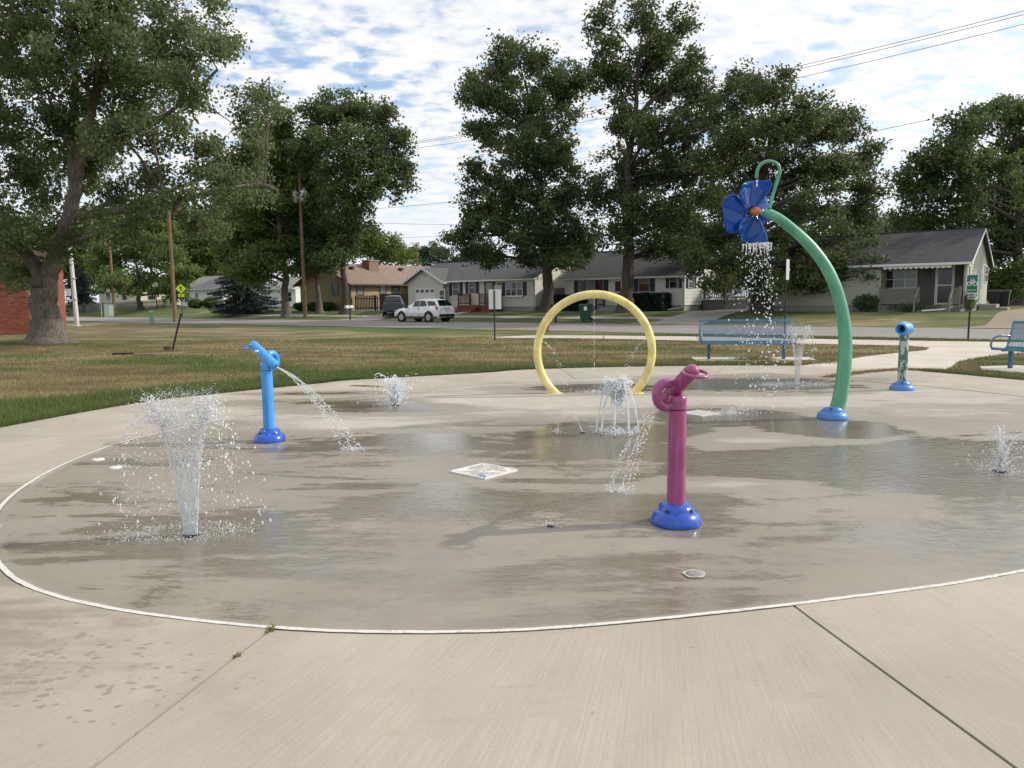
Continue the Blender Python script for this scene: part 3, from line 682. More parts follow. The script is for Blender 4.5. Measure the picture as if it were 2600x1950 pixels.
def cannon(px, py, land, mat, label):
    p = G(*q(px, py)); l = G(*q(*land)); az = math.atan2(l.y - p.y, l.x - p.x)
    t = thing('water_cannon', label, 'water cannon', p, az, 'pivoting water cannons')
    base_parts(t, M['royal'], rz=-az)
    mb = MB(); mb.lathe([(0.072, 0.10), (0.069, 0.16), (0.0655, 0.836)], 28); mb.build('post', mat, t)
    mb = MB(); mb.lathe([(0.060, 0.837), (0.060, 0.843)], 28); mb.build('joint_gap', M['hole'], t)
    mb = MB(); mb.lathe([(0.0665, 0.844), (0.0675, 0.90), (0.067, 0.925), (0.060, 0.938), (0.03, 0.943)], 28); mb.build('cap', mat, t)
    # embossed plate on the post
    mb = MB()
    for k in range(6):
        a0, a1 = R(-60 + k * 11) - az - 0.6, R(-60 + (k + 1) * 11) - az - 0.6
        mb.add([(0.0695 * math.cos(a), 0.0695 * math.sin(a), z) for z in (0.47, 0.55) for a in (a0, a1)], [(0, 1, 3, 2)])
    mb.build('name_plate', mat, t)
    C = Vector((-0.03, 0.0, 1.02)); d = Vector((math.cos(R(34)), 0, -math.sin(R(34))))
    zax = d; xax = Vector((0, 1, 0)); yax = zax.cross(xax)
    m = Matrix((xax.to_4d(), yax.to_4d(), zax.to_4d(), Vector((0, 0, 0, 1)))).transposed()
    for i in range(3): m[i][3] = C[i]
    for i in range(3): m[3][i] = 0
    m[3][3] = 1
    mb = MB(); mb.lathe([(0.012, -0.245), (0.034, -0.238), (0.048, -0.22), (0.0555, -0.19), (0.0555, 0.205), (0.052, 0.22), (0.044, 0.228), (0.02, 0.229)], 28, m)
    br = mb.build('barrel', mat, t)
    mb = MB(); mb.lathe([(0.019, 0.2292), (0.016, 0.231), (0.001, 0.2315)], 14, m); mb.build('nozzle', M['hole'], br)
    mb = MB(); mb.tube(catmull([(0.0, 0.05, 0.868), (0.0, 0.105, 0.862), (0.0, 0.15, 0.893), (0.0, 0.166, 0.95), (0.0, 0.148, 1.008), (0.0, 0.098, 1.036), (0.0, 0.035, 1.028)], 5), 0.036, 16)
    mb.build('elbow', mat, t)
    # flat sighting handle at the rear of the barrel
    r_ = C - d * 0.17 + Vector((0, 0, 0.012)); loop = []
    for k in range(26):
        a = 2 * math.pi * k / 26
        loop.append(r_ + Vector((-0.075 + 0.088 * math.cos(a), 0.082 * math.sin(a), -0.006 + 0.02 * math.cos(a))))
    mb = MB(); mb.tube(loop, 0.0115, 8, closed=True); mb.build('handle', mat, t)
    pb = C - d * 0.075 + Vector((0, -0.052, 0.0))
    mb = MB(); mb.lathe([(0.026, 0), (0.026, 0.012), (0.018, 0.026), (0.006, 0.031)], 14, Matrix.Translation(pb) @ Matrix.Rotation(R(90), 4, 'X')); mb.build('pivot_bolt', M['steel'], t)
    noz = Matrix.Translation(p) @ Matrix.Rotation(az, 4, 'Z') @ (C + d * 0.24)
    return t, noz, l
cannon_a, noz_a, land_a = cannon(583, 952, (762, 972), M['sky_blue'], 'sky-blue water cannon on a post with royal blue base')
cannon_b, noz_b, land_b = cannon(1460, 1128, (1338, 1062), M['magenta'], 'magenta water cannon on a post with royal blue base')

# third post: blue bucket-shaped nozzle on a worn green post
p = G(*q(1948, 842)); t = thing('water_cannon', 'blue barrel-headed spray post with flaking dark green paint', 'water cannon', p, 0.0, 'pivoting water cannons')
base_parts(t, M['faded_royal'], 0.20, -11, 0.4)
MB().lathe([(0.079, 0.11), (0.0765, 0.2), (0.074, 0.98)], 26).build('post', M['worn_green'], t)
m = Matrix.Translation((0.0, 0, 1.055)) @ Matrix.Rotation(R(42), 4, 'Z') @ Matrix.Rotation(R(90), 4, 'Y')
hd = MB(); hd.lathe([(0.0005, -0.04), (0.055, -0.05), (0.068, -0.10), (0.074, -0.162), (0.085, -0.168), (0.098, -0.150), (0.112, -0.10), (0.118, -0.03), (0.117, 0.05), (0.110, 0.075), (0.113, 0.085), (0.106, 0.105), (0.108, 0.115), (0.098, 0.14), (0.075, 0.158), (0.03, 0.163)], 28, m)
h = hd.build('head', M['sky_blue'], t)
MB().lathe([(0.0005, -0.062), (0.050, -0.060), (0.050, -0.058)], 22, m).build('mouth', M['hole'], h)
for k in range(5): MB().lathe([(0.007, 0), (0.007, 0.008), (0.002, 0.011)], 8, Matrix.Translation((0.035 * math.cos(k * 1.26), 0.035 * math.sin(k * 1.26), 1.168))).build('top_bolt', M['steel'], h)

# ------------------------------------------------------------------ yellow hoop
pL, pR = G(*q(1196, 849)), G(*q(1372, 849)); cen = (pL + pR) / 2
t = thing('spray_hoop', 'large yellow spray hoop arching over the splash pad', 'hoop', cen, math.atan2(pR.y - pL.y, pR.x - pL.x))
Rh = 0.985; zc = math.sqrt(max(0.05, Rh ** 2 - ((pR - pL).length / 2 - 0.03) ** 2)); a0 = math.asin(zc / Rh)
pts = [(Rh * math.cos(a), 0, zc + Rh * math.sin(a)) for a in np.linspace(-a0 - 0.03, math.pi + a0 + 0.03, 64)]
MB().tube(pts, 0.070, 20).build('tube', M['yellow'], t)
for s_ in (-1, 1): MB().lathe([(0.16, 0), (0.16, 0.004), (0.08, 0.006)], 20, Matrix.Translation((s_ * (pR - pL).length / 2, 0, 0.0))).build('footing', M['yellow'], t)
for a in (0.62, math.pi / 2, 2.52):
    m = Matrix.Translation(((Rh - 0.072) * math.cos(a), 0, zc + (Rh - 0.072) * math.sin(a)))
    MB().lathe([(0.012, -0.012), (0.012, 0.004), (0.006, 0.012)], 8, m).build('nozzle', M['yellow'], t)
hoop_c, hoop_r, hoop_z = cen, Rh, zc

# ------------------------------------------------------------------ flower shower
p = G(*q(1798, 903)); fl = thing('flower_shower', 'tall green bent stem with blue translucent petals dripping water', 'water flower', p)
base_parts(fl, M['faded_royal'], 0.20, -14, 0.3)
stem_px = [(1806, 892), (1814, 860), (1822, 810), (1826, 750), (1822, 690), (1808, 630), (1785, 578), (1752, 533), (1715, 498), (1682, 472), (1658, 460)]
sp_ = []
for i, c in enumerate(stem_px): sp_.append(at(*q(*c), p.y + 0.36 * (i / (len(stem_px) - 1)) ** 1.5) - p)
sp_[0].z = 0.09
cs = catmull(sp_, 6); n_ = len(cs)
tipd = (cs[-1] - cs[-3]).normalized()
rad = [0.098 - 0.036 * (i / n_) for i in range(n_)]
cs2 = cs + [cs[-1] + tipd * 0.03, cs[-1] + tipd * 0.048, cs[-1] + tipd * 0.055]; rad2 = rad + [0.055, 0.036, 0.012]
MB().tube(cs2, rad2, 22).build('stem', M['stem_green'], fl)
Yh = p.y + 0.36
hook = [(1662, 450), (1668, 425), (1676, 400), (1684, 374), (1681, 357), (1669, 349.5), (1655, 349), (1643, 356), (1636, 369), (1634, 385)]
MB().tube(catmull([at(*q(*c), Yh - 0.03) - p for c in hook], 5), 0.0225, 14).build('hook_pipe', M['stem_green'], fl)
hub = at(*q(1630, 457), Yh + 0.06) - p
ax = Vector((-0.36, 0.93, 0.05)).normalized(); e1 = Vector((0, 0, 1)); e1 = (e1 - ax * e1.dot(ax)).normalized(); e2 = e1.cross(ax).normalized()
if e2.x < 0: e2 = -e2
rot = Matrix((e2, e1, ax)).transposed().to_4x4(); rot.translation = hub
MB().lathe([(0.018, -0.12), (0.022, -0.115), (0.045, -0.07), (0.062, -0.03), (0.056, 0.02), (0.03, 0.06), (0.004, 0.07)], 20, rot).build('hub', M['orange'], fl)
MB().tube([hub - ax * 0.10, cs[-1] + tipd * 0.03], 0.016, 10).build('axle', M['steel'], fl)
s = NT('blue_petal_plastic'); a = s.noise(3.5, 3, 0.5)
col = s.mix(a, (0.002, 0.07, 0.29), (0.004, 0.135, 0.47)); s.set(Base_Color=col, Roughness=0.08, Coat_Weight=0.7)
tr = s.n('ShaderNodeBsdfTranslucent'); tr.inputs[0].default_value = (0.004, 0.22, 0.66, 1); tp = s.n('ShaderNodeBsdfTransparent'); tp.inputs[0].default_value = (0.01, 0.2, 0.72, 1)
m1 = s.n('ShaderNodeMixShader'); m1.inputs[0].default_value = 0.35; s.l(s.b.outputs[0], m1.inputs[1]); s.l(tr.outputs[0], m1.inputs[2])
m2 = s.n('ShaderNodeMixShader'); m2.inputs[0].default_value = 0.18; s.l(m1.outputs[0], m2.inputs[1]); s.l(tp.outputs[0], m2.inputs[2]); s.l(m2.outputs[0], s.out.inputs[0])
M['petal'] = s.m
def petal(ang, Rp, half, cup, curl, back):
    mb = MB(); nr, nw = 12, 12; Pv = []
    for i in range(nr + 1):
        f = i / nr; rho = 0.05 + (Rp - 0.05) * f
        hw = half * (0.30 + 0.9 * math.sin(min(1.0, f * 1.05) * 1.9) ** 0.8) * (1.0 if f < 0.8 else 1 - 0.9 * (f - 0.8) ** 1.2)
        for j in range(nw + 1):
            w = 2 * j / nw - 1; x = rho * (1 - 0.09 * w * w * f); y = hw * w * (1 - 0.10 * abs(w))
            d = back + cup * f * f + curl * (w * w) * f * (0.4 + 0.6 * f) + 0.012 * math.sin(w * 5 + f * 4)
            r_ = e2 * math.cos(ang) + e1 * math.sin(ang); tt = -e2 * math.sin(ang) + e1 * math.cos(ang)
            Pv.append(hub + r_ * x + tt * y + ax * d)
    fs = [(i * (nw + 1) + j, (i + 1) * (nw + 1) + j, (i + 1) * (nw + 1) + j + 1, i * (nw + 1) + j + 1) for i in range(nr) for j in range(nw)]
    mb.add(Pv, fs, True); o = mb.build('petal', M['petal'], fl)
    so = o.modifiers.new('solid', 'SOLIDIFY'); so.thickness = 0.004
    return o
for ang, Rp, half, cup, curl, back in ((99, 0.41, 0.24, 0.03, -0.17, 0.03), (186, 0.38, 0.25, 0.10, -0.03, 0.09), (262, 0.42, 0.23, 0.03, -0.16, 0.03), (316, 0.36, 0.24, 0.12, -0.06, 0.10), (28, 0.38, 0.25, 0.08, -0.08, 0.09)):
    petal(R(ang), Rp, half, cup, curl, back)
FLOWER = hub + p

# ------------------------------------------------------------------ plates and drains set in the pad
cn = [G(*q(*c)) for c in ((975, 1018), (1050, 1033), (1115, 1017), (1040, 1002))]
cc = sum(cn, Vector()) / 4; side = (cn[1] - cn[0]).length; ang = math.atan2(cn[1].y - cn[0].y, cn[1].x - cn[0].x)
t = thing('vault_cover', 'square off-white vault cover with worn paint and a blue smear', 'vault cover', (cc.x, cc.y, -0.018), ang)
s = NT('worn_cover'); n = s.noise(7, 6, 0.75, 0.6); e = s.noise(2.0, 3)
s.set(Base_Color=s.mix(s.step(n, 0.40, 0.52), (0.70, 0.69, 0.64), s.mix(s.step(s.noise(40, 4), 0.4, 0.6), (0.28, 0.26, 0.24), (0.45, 0.43, 0.40))), Roughness=0.6)
sd = 0.225
mb = MB(); mb.bx(-sd, sd, -sd, sd, 0, 0.022); mb.build('plate', s.m, t)
M['white_fibre'] = pm('white_rim', (0.70, 0.69, 0.64), 0.5, 0.2, 12)
for k in range(4):
    mb = MB(); mb.box((0, 0, 0), (2 * sd + 0.01, 0.022, 0.024)); o = mb.build('rim', M['white_fibre'], t)
    o.location = (sd * math.cos(k * math.pi / 2 + math.pi / 2), sd * math.sin(k * math.pi / 2 + math.pi / 2), 0.014); o.rotation_euler = (0, 0, k * math.pi / 2)
mb = MB(); mb.bx(sd - 0.13, sd - 0.03, -sd + 0.025, -sd + 0.07, 0.0222, 0.0235); mb.build('paint_smear', paint('blue_smear', (0.06, 0.18, 0.62)), t)
c0 = G(*q(1514, 893)); t = thing('drain_grate', 'white slotted drain grate on the wet concrete', 'drain grate', (c0.x, c0.y, -0.006), R(35)); t.scale = (0.78, 0.78, 1)
MB().bx(-0.24, 0.24, -0.24, 0.24, 0.0, 0.006).build('sump', M['hole'], t)
for s_ in (-1, 1):
    MB().bx(-0.25, 0.25, s_ * 0.235 - 0.015, s_ * 0.235 + 0.015, 0, 0.016).build('frame_bar', M['white_fibre'], t)
    MB().bx(s_ * 0.235 - 0.015, s_ * 0.235 + 0.015, -0.22, 0.22, 0, 0.016).build('frame_bar', M['white_fibre'], t)
sl = MB().bx(-0.012, 0.012, -0.22, 0.22, 0.002, 0.014).build('slat', M['white_fibre'], t); sl.location.x = -0.18
for k in range(1, 8): copy_part(sl, t, (-0.18 + k * 0.0515, 0, 0))
for i, (c, lb) in enumerate((((212, 993), 'flat white nozzle cap near the white ring'), ((250, 1010), 'flat white nozzle cap beside the fan-shaped jet'))):
    g_ = G(*q(*c)); t = thing('nozzle_cap', lb, 'nozzle cap', (g_.x, g_.y, 0))
    MB().lathe([(0.062, -0.01), (0.062, 0.006), (0.056, 0.010), (0.02, 0.012)], 22).build('disc', M['white_fibre'], t)
    MB().lathe([(0.012, 0.0), (0.012, 0.014), (0.003, 0.014)], 8).build('screw', M['steel'], t)
g_ = G(*q(1500, 1240)); t = thing('nozzle_cap', 'grey nozzle cap in a pale ring of scale', 'nozzle cap', (g_.x, g_.y, 0))
MB().lathe([(0.05, -0.01), (0.05, 0.004), (0.03, 0.006)], 22).build('disc', pm('grey_cap', (0.25, 0.235, 0.21), 0.7), t)
mb = MB()
for k in range(40):
    a = k / 40 * 2 * math.pi; a1 = (k + 1) / 40 * 2 * math.pi; r2, r3 = 0.068 + 0.005 * math.sin(k * 0.8), 0.068 + 0.005 * math.sin(((k + 1) % 40) * 0.8)
    mb.add([(0.051 * math.cos(a), 0.051 * math.sin(a), 0.003), (r2 * math.cos(a), r2 * math.sin(a), 0.003), (r3 * math.cos(a1), r3 * math.sin(a1), 0.003), (0.051 * math.cos(a1), 0.051 * math.sin(a1), 0.003)], [(0, 1, 2, 3)])
mb.build('scale_ring', pm('lime_scale', (0.42, 0.40, 0.35), 0.8, 0.2, 20), t)

# ------------------------------------------------------------------ benches
def lattice(x0, x1, n, f):
    """expanded-metal web between two edges; f(x, k) gives the point at width x and height fraction k"""
    mb = MB(); h = 0.034; L = x1 - x0; rows = 14
    for i in range(int(L / h) + rows):
        for sg in (1, -1):
            a = x0 + (i - (rows if sg < 0 else 0) * 0) * h - (0 if sg > 0 else 0)
            pts = []
            for k in range(rows + 1):
                x = a - rows * h * 0.5 * (1 if sg > 0 else 1) + sg * (k - rows / 2) * h * 0.55
                if x0 <= x <= x1: pts.append(f(x, k / rows))
            for u_, w_ in zip(pts, pts[1:]): mb.bar(u_, w_, 0.013, 0.004)
    return mb
def bench(loc, rz, label, W=2.35, px_=0.95):
    t = thing('park_bench', label, 'bench', loc, rz, 'blue metal park benches')
    for s_ in (-1, 1):
        MB().bx(s_ * px_ - 0.036, s_ * px_ + 0.036, -0.09, -0.02, 0.0, 0.40).build('leg', M['bench_dark'], t)
        MB().bx(s_ * px_ - 0.03, s_ * px_ + 0.03, -0.30, 0.16, 0.375, 0.41).build('seat_bracket', M['bench_dark'], t)
    def back(x, k): return Vector((x, 0.10 + 0.14 * k + 0.03 * math.sin(k * 3.0), 0.47 + 0.53 * k))
    def seat(x, k): return Vector((x, -0.34 + 0.42 * k, 0.435 - 0.025 * math.sin(k * 3.14)))
    lattice(-W / 2, W / 2, 0, back).build('back_mesh', M['bench_blue'], t)
    lattice(-W / 2, W / 2, 0, seat).build('seat_mesh', M['bench_blue'], t)
    MB().bar(back(-W / 2, 1.0), back(W / 2, 1.0), 0.03, 0.055).build('top_rail', M['bench_blue'], t)
    MB().bar((-W / 2, 0.09, 0.45), (W / 2, 0.09, 0.45), 0.03, 0.035).build('rear_rail', M['bench_blue'], t)
    MB().bar((-W / 2, -0.35, 0.425), (W / 2, -0.35, 0.425), 0.035, 0.055).build('front_rail', M['bench_blue'], t)
    MB().bar((0, -0.335, 0.415), (0, 0.10, 0.44), 0.03, 0.02).build('centre_strap', M['bench_dark'], t)
    for s_ in (-1, 1):
        x = s_ * W / 2
        MB().tube(catmull([(x, 0.09, 0.44), (x, 0.14, 0.6), (x, 0.20, 0.8), (x, 0.24, 1.0)], 4), 0.021, 8).build('end_frame', M['bench_blue'], t)
        MB().tube(catmull([(x, 0.16, 0.69), (x, 0.02, 0.70), (x, -0.18, 0.70), (x, -0.30, 0.66), (x, -0.37, 0.56), (x, -0.37, 0.47), (x, -0.30, 0.42), (x, -0.05, 0.40), (x, 0.09, 0.44)], 4), 0.022, 8).build('arm', M['bench_blue'], t)
    return t
b0, b1 = G(*q(1530, 775)), G(*q(1692, 775))
bench((b0 + b1) / 2, math.atan2(b1.y - b0.y, b1.x - b0.x), 'blue mesh bench behind the dripping flower')
bdir = Vector((0.30, -0.954, 0)); g_ = G(*q(2186, 795))
bench(g_ + bdir * 0.95, math.atan2(bdir.y, bdir.x), 'blue mesh bench beside the concrete walkway')

# ================================================================== WATER
s = NT('spray_water'); s.set(Base_Color=(0.97, 0.98, 1.0), Roughness=0.04, IOR=1.33); s.b.inputs['Transmission Weight'].default_value = 0.5
s.b.inputs['Specular IOR Level'].default_value = 0.9; M['water'] = s.m
s = NT('white_water'); s.set(Base_Color=(0.93, 0.95, 0.97), Roughness=0.15, IOR=1.33); s.b.inputs['Transmission Weight'].default_value = 0.15; t_ = s.n('ShaderNodeBsdfTranslucent'); t_.inputs[0].default_value = (0.95, 0.97, 1.0, 1); mx = s.n('ShaderNodeMixShader'); mx.inputs[0].default_value = 0.4
s.l(s.b.outputs[0], mx.inputs[1]); s.l(t_.outputs[0], mx.inputs[2]); s.l(mx.outputs[0], s.out.inputs[0]); M['froth'] = s.m
_g = (1 + 5 ** 0.5) / 2
ICO = np.array([(-1, _g, 0), (1, _g, 0), (-1, -_g, 0), (1, -_g, 0), (0, -1, _g), (0, 1, _g), (0, -1, -_g), (0, 1, -_g), (_g, 0, -1), (_g, 0, 1), (-_g, 0, -1), (-_g, 0, 1)]) / math.sqrt(1 + _g * _g)
ICF = np.array([(0, 11, 5), (0, 5, 1), (0, 1, 7), (0, 7, 10), (0, 10, 11), (1, 5, 9), (5, 11, 4), (11, 10, 2), (10, 7, 6), (7, 1, 8), (3, 9, 4), (3, 4, 2), (3, 2, 6), (3, 6, 8), (3, 8, 9), (4, 9, 5), (2, 4, 11), (6, 2, 10), (8, 6, 7), (9, 8, 1)])
def drops(name, P, rad, mat, parent, stretch=None, seed=0):
    P = np.asarray(P, float); n = len(P); rg = np.random.default_rng(seed)
    sc_ = np.asarray(rad)[:, None] * (0.75 + 0.5 * rg.random((n, 3)))
    D = ICO[None] * sc_[:, None, :]
    if stretch is not None:                        # lengthen along the direction of travel
        d = np.asarray(stretch, float); L = np.linalg.norm(d, axis=1, keepdims=True) + 1e-9
        dn = d / L; k = np.minimum(L * 0.6, 2.4)[:, None, :]
        D = D + dn[:, None, :] * (D * dn[:, None, :]).sum(-1, keepdims=True) * k
    Vt = (P[:, None, :] + D).reshape(-1, 3); F = (np.arange(n)[:, None, None] * 12 + ICF[None]).reshape(-1, 3)
    Vt[:, 2] = np.maximum(Vt[:, 2], -0.004)
    return obj(name, npmesh(name, Vt, F, mat, True), None, parent, kind='stuff')
def drad(rg, n, lo, hi): return lo + (hi - lo) * rg.random(n) ** 2.2
def streams(name, paths, r, mat, parent, seed=0):
    """thin wobbling ropes of water"""
    mb = MB(); rg = random.Random(seed)
    for pts in paths:
        pts = [Vector(p) for p in pts]
        rr_ = [r * (0.6 + 0.8 * rg.random()) * (1 - 0.35 * i / len(pts)) for i in range(len(pts))]
        w = [p + Vector((rg.gauss(0, 1), rg.gauss(0, 1), rg.gauss(0, 1))) * (0.0035 * i / len(pts) * 3) for i, p in enumerate(pts)]
        mb.tube(w, rr_, 6)
    return mb.build(name, mat, parent)
def ballistic(p, v, T): return p + v * T + Vector((0, 0, -4.9)) * T * T
def splash(parent, n, c, rx, ry, seed, hi=0.10, hollow=0.55, rmax=0.0045):
    rg = np.random.default_rng(seed); a = rg.random(n) * 6.283
    k = hollow + (1 - hollow) * rg.random(n) + rg.normal(0, 0.13, n)
    clump = 0.4 + 1.2 * fbm(np.cos(a) * 2 + seed, np.sin(a) * 2, seed)
    keep = rg.random(n) < clump * 0.9
    x = c[0] + np.cos(a) * k * rx; y = c[1] + np.sin(a) * k * ry; z = rg.exponential(hi * 0.3, n)
    return drops('splash', np.stack([x, y, z], -1)[keep], drad(rg, n, 0.0016, rmax)[keep], M['froth'], parent, None, seed)
def fan_jet(px, py, label, H, half0, half1, n, land, seed, thick=0.02, rmax=0.0075, tilt=0.0):
    p = G(*q(px, py)); p.z = 0.0; t = thing('water_jet', label, 'water jet', p, 0, 'ground water jets')
    MB().lathe([(0.055, -0.004), (0.055, 0.003), (0.02, 0.004)], 18).build('nozzle_plate', M['hole'], t)
    rg = np.random.default_rng(seed); v0 = math.sqrt(2 * 9.8 * H); tu = v0 / 9.8
    e = rg.choice([-1, 1], n); w = np.where(rg.random(n) < 0.45, e * (0.7 + 0.3 * rg.random(n)), rg.random(n) * 2 - 1)
    vx = w * half1 / tu + tilt / tu + rg.normal(0, 0.03, n); vy = rg.normal(0, 0.05, n); vz = v0 * (1 - 0.10 * rg.random(n) - 0.04 * (1 - np.abs(w)))
    T = np.where(rg.random(n) < 0.7, rg.random(n) ** 0.75 * tu * 1.05, tu * (0.95 + 1.05 * rg.random(n)))
    late = np.clip((T - tu * 0.9) / tu, 0, 1)
    x = w * half0 + vx * T + rg.normal(0, 1, n) * 0.05 * late + np.sign(w) * late * 0.12; y = vy * T + rg.normal(0, 1, n) * (0.006 + 0.10 * late); z = vz * T - 4.9 * T * T
    ok = z > 0.01; keep = ok & (rg.random(n) < 1 - 0.55 * late)
    P = np.stack([x, y, z], -1)[keep]; vel = np.stack([vx, vy, vz - 9.8 * T], -1)[keep]
    r_ = drad(rg, n, 0.0022, rmax) * (0.55 + 0.6 * np.clip(T / tu, 0, 1.2)); r_ = r_[keep]
    drops('droplets', P, r_, M['water'], t, vel * 0.35, seed)
    m_ = n; T2 = rg.random(m_) * tu * 1.9; w2 = rg.random(m_) * 2 - 1; l2 = np.clip(T2 / tu - 0.5, 0, 1.5)          # fine spray
    P2 = np.stack([w2 * (half0 + half1 * T2 / tu) + rg.normal(0, 1, m_) * (0.01 + 0.09 * l2), rg.normal(0, 1, m_) * (0.01 + 0.09 * l2), v0 * T2 - 4.9 * T2 * T2 + rg.normal(0, 0.03, m_)], -1); k2_ = P2[:, 2] > 0.01
    drops('mist', P2[k2_], drad(rg, m_, 0.0010, 0.0028)[k2_], M['froth'], t, np.stack([0 * T2, 0 * T2, v0 - 9.8 * T2], -1)[k2_] * 0.4, seed + 7)
    paths = []
    for k in range(16):
        ww = -1 + 2 * k / 15; T_end = tu * (0.30 + 0.12 * random.Random(seed * 50 + k).random())
        v = Vector((ww * half1 / tu + tilt / tu, random.Random(seed * 9 + k).gauss(0, 0.03), v0)); s0 = Vector((ww * half0, 0, 0.0))
        paths.append([ballistic(s0, v, T_end * i / 9) for i in range(10)])
    streams('column', paths, 0.0042, M['water'], t, seed)
    if land: splash(t, land[0], (land[1], land[2]), land[3], land[4], seed + 50, 0.05, 0.45, 0.0038)
    return t
fan_jet(413, 1156, 'fan-shaped jet rising beside the white ring', 1.02, 0.042, 0.20, 4200, (1200, -0.12, 0.05, 0.52, 0.24), 11, rmax=0.0075, tilt=-0.03)
fan_jet(1722, 832, 'tall thin jet between the flower stem and the bench', 1.12, 0.03, 0.16, 1700, (2400, 0.0, 0.1, 0.78, 0.34), 12, rmax=0.011)
def burst(px, py, label, H, W, n, nblob, seed, rmax, mat='froth'):
    p = G(*q(px, py)); p.z = 0.0; t = thing('water_jet', label, 'water jet', p, 0, 'ground water jets')
    MB().lathe([(0.06, -0.004), (0.06, 0.003), (0.02, 0.004)], 18).build('nozzle_plate', M['hole'], t)
    rg = np.random.default_rng(seed); a = rg.random(n) * 6.283; v = math.sqrt(2 * 9.8 * H) * (0.35 + 0.65 * rg.random(n)); tl = np.abs(rg.normal(0, 0.20, n))
    T = rg.random(n) * v / 9.8 * 1.9; vr = v * tl
    P = np.stack([np.cos(a) * vr * T * W, np.sin(a) * vr * T * W, v * T - 4.9 * T * T], -1); vel = np.stack([np.cos(a) * vr, np.sin(a) * vr, v - 9.8 * T], -1)
    ok = P[:, 2] > 0.005
    drops('droplets', P[ok], drad(rg, n, 0.002, rmax)[ok], M[mat], t, vel[ok] * 0.25, seed)
    paths = []; rd = random.Random(seed)
    for k in range(nblob):
        an = rd.random() * 6.283; vv = math.sqrt(2 * 9.8 * H) * (0.5 + 0.5 * rd.random()); r_ = abs(rd.gauss(0, 0.22)) * vv * W
        v_ = Vector((math.cos(an) * r_, math.sin(an) * r_, vv)); Te = vv / 9.8 * (0.7 + 0.7 * rd.random())
        paths.append([ballistic(Vector((0, 0, 0)), v_, Te * i / 8) for i in range(9)])
    streams('ropes', paths, 0.0085, M[mat], t, seed)
    splash(t, 500, (0, 0), 0.32 * W, 0.28 * W, seed + 3, 0.05, 0.3)
    return t
burst(855, 876, 'low frothy gusher in front of the lawn', 0.50, 1.15, 2600, 60, 21, 0.012)
burst(2160, 1018, 'low bubbling jet in the wide puddle', 0.46, 0.8, 1100, 7, 22, 0.009, 'water')
# ring of converging jets
p = G(*q(1335, 936)); p.z = 0; t = thing('water_jet', 'ring of arching jets meeting in a frothy clump', 'water jet', p, 0, 'ground water jets')
paths = []; dr = []; dv = []; rg = np.random.default_rng(31)
for k in range(9):
    a = 2 * math.pi * k / 9 + 0.25; s0 = Vector((math.cos(a) * 0.27, math.sin(a) * 0.25, 0)); H = 0.60 + 0.06 * math.sin(k * 2.1); v0 = math.sqrt(2 * 9.8 * H); tu = v0 / 9.8
    v = Vector((-math.cos(a) * 0.17 / tu, -math.sin(a) * 0.17 / tu, v0))
    MB().lathe([(0.016, -0.003), (0.016, 0.004), (0.004, 0.005)], 10, Matrix.Translation(s0)).build('nozzle_plate', M['hole'], t)
    for j in range(2):
        paths.append([ballistic(s0, v + Vector((rg.normal(0, .03), rg.normal(0, .03), 0)), tu * (1.02) * i / 13) for i in range(14)])
    for i in range(320):
        T = tu * (0.75 + 0.9 * rg.random()); dr.append(ballistic(s0, v, T) + Vector((rg.normal(0, .035), rg.normal(0, .035), rg.normal(0, .035)))); dv.append(v + Vector((0, 0, -9.8 * T)))
streams('ropes', paths, 0.0062, M['froth'], t, 31)
dr = np.array([tuple(x) for x in dr]); dv = np.array([tuple(x) for x in dv]); ok = dr[:, 2] > 0.01
drops('droplets', dr[ok], drad(rg, len(dr), 0.0025, 0.013)[ok], M['froth'], t, dv[ok] * 0.3, 31)
splash(t, 1500, (0, 0), 0.26, 0.24, 33, 0.10, 0.0, 0.006)
# small stray jet leaning away beside the ring of jets
p = G(*q(1258, 934)); p.z = 0; t = thing('water_jet', 'small leaning jet beside the frothy ring of jets', 'water jet', p, 0, 'ground water jets')
MB().lathe([(0.03, -0.003), (0.03, 0.002), (0.01, 0.003)], 12).build('nozzle_plate', M['hole'], t)
dr = []; dv = []
for i in range(260):
    v = Vector((-0.75 + rg.normal(0, .10), rg.normal(0, .1), 2.2 + rg.normal(0, .12))); T = rg.random() ** 0.8 * 0.44; dr.append(ballistic(Vector((0, 0, 0)), v, T)); dv.append(v + Vector((0, 0, -9.8 * T)))
dr = np.array([tuple(x) for x in dr]); dv = np.array([tuple(x) for x in dv]); ok = dr[:, 2] > 0
drops('droplets', dr[ok], drad(rg, len(dr), 0.002, 0.006)[ok], M['water'], t, dv[ok] * 0.3, 35)
streams('ropes', [[ballistic(Vector((0, 0, 0)), Vector((-0.75, 0, 2.2)), 0.12 * i / 6) for i in range(7)]], 0.006, M['froth'], t, 3)
splash(t, 120, (-0.3, 0), 0.10, 0.08, 36, 0.08, 0.0)
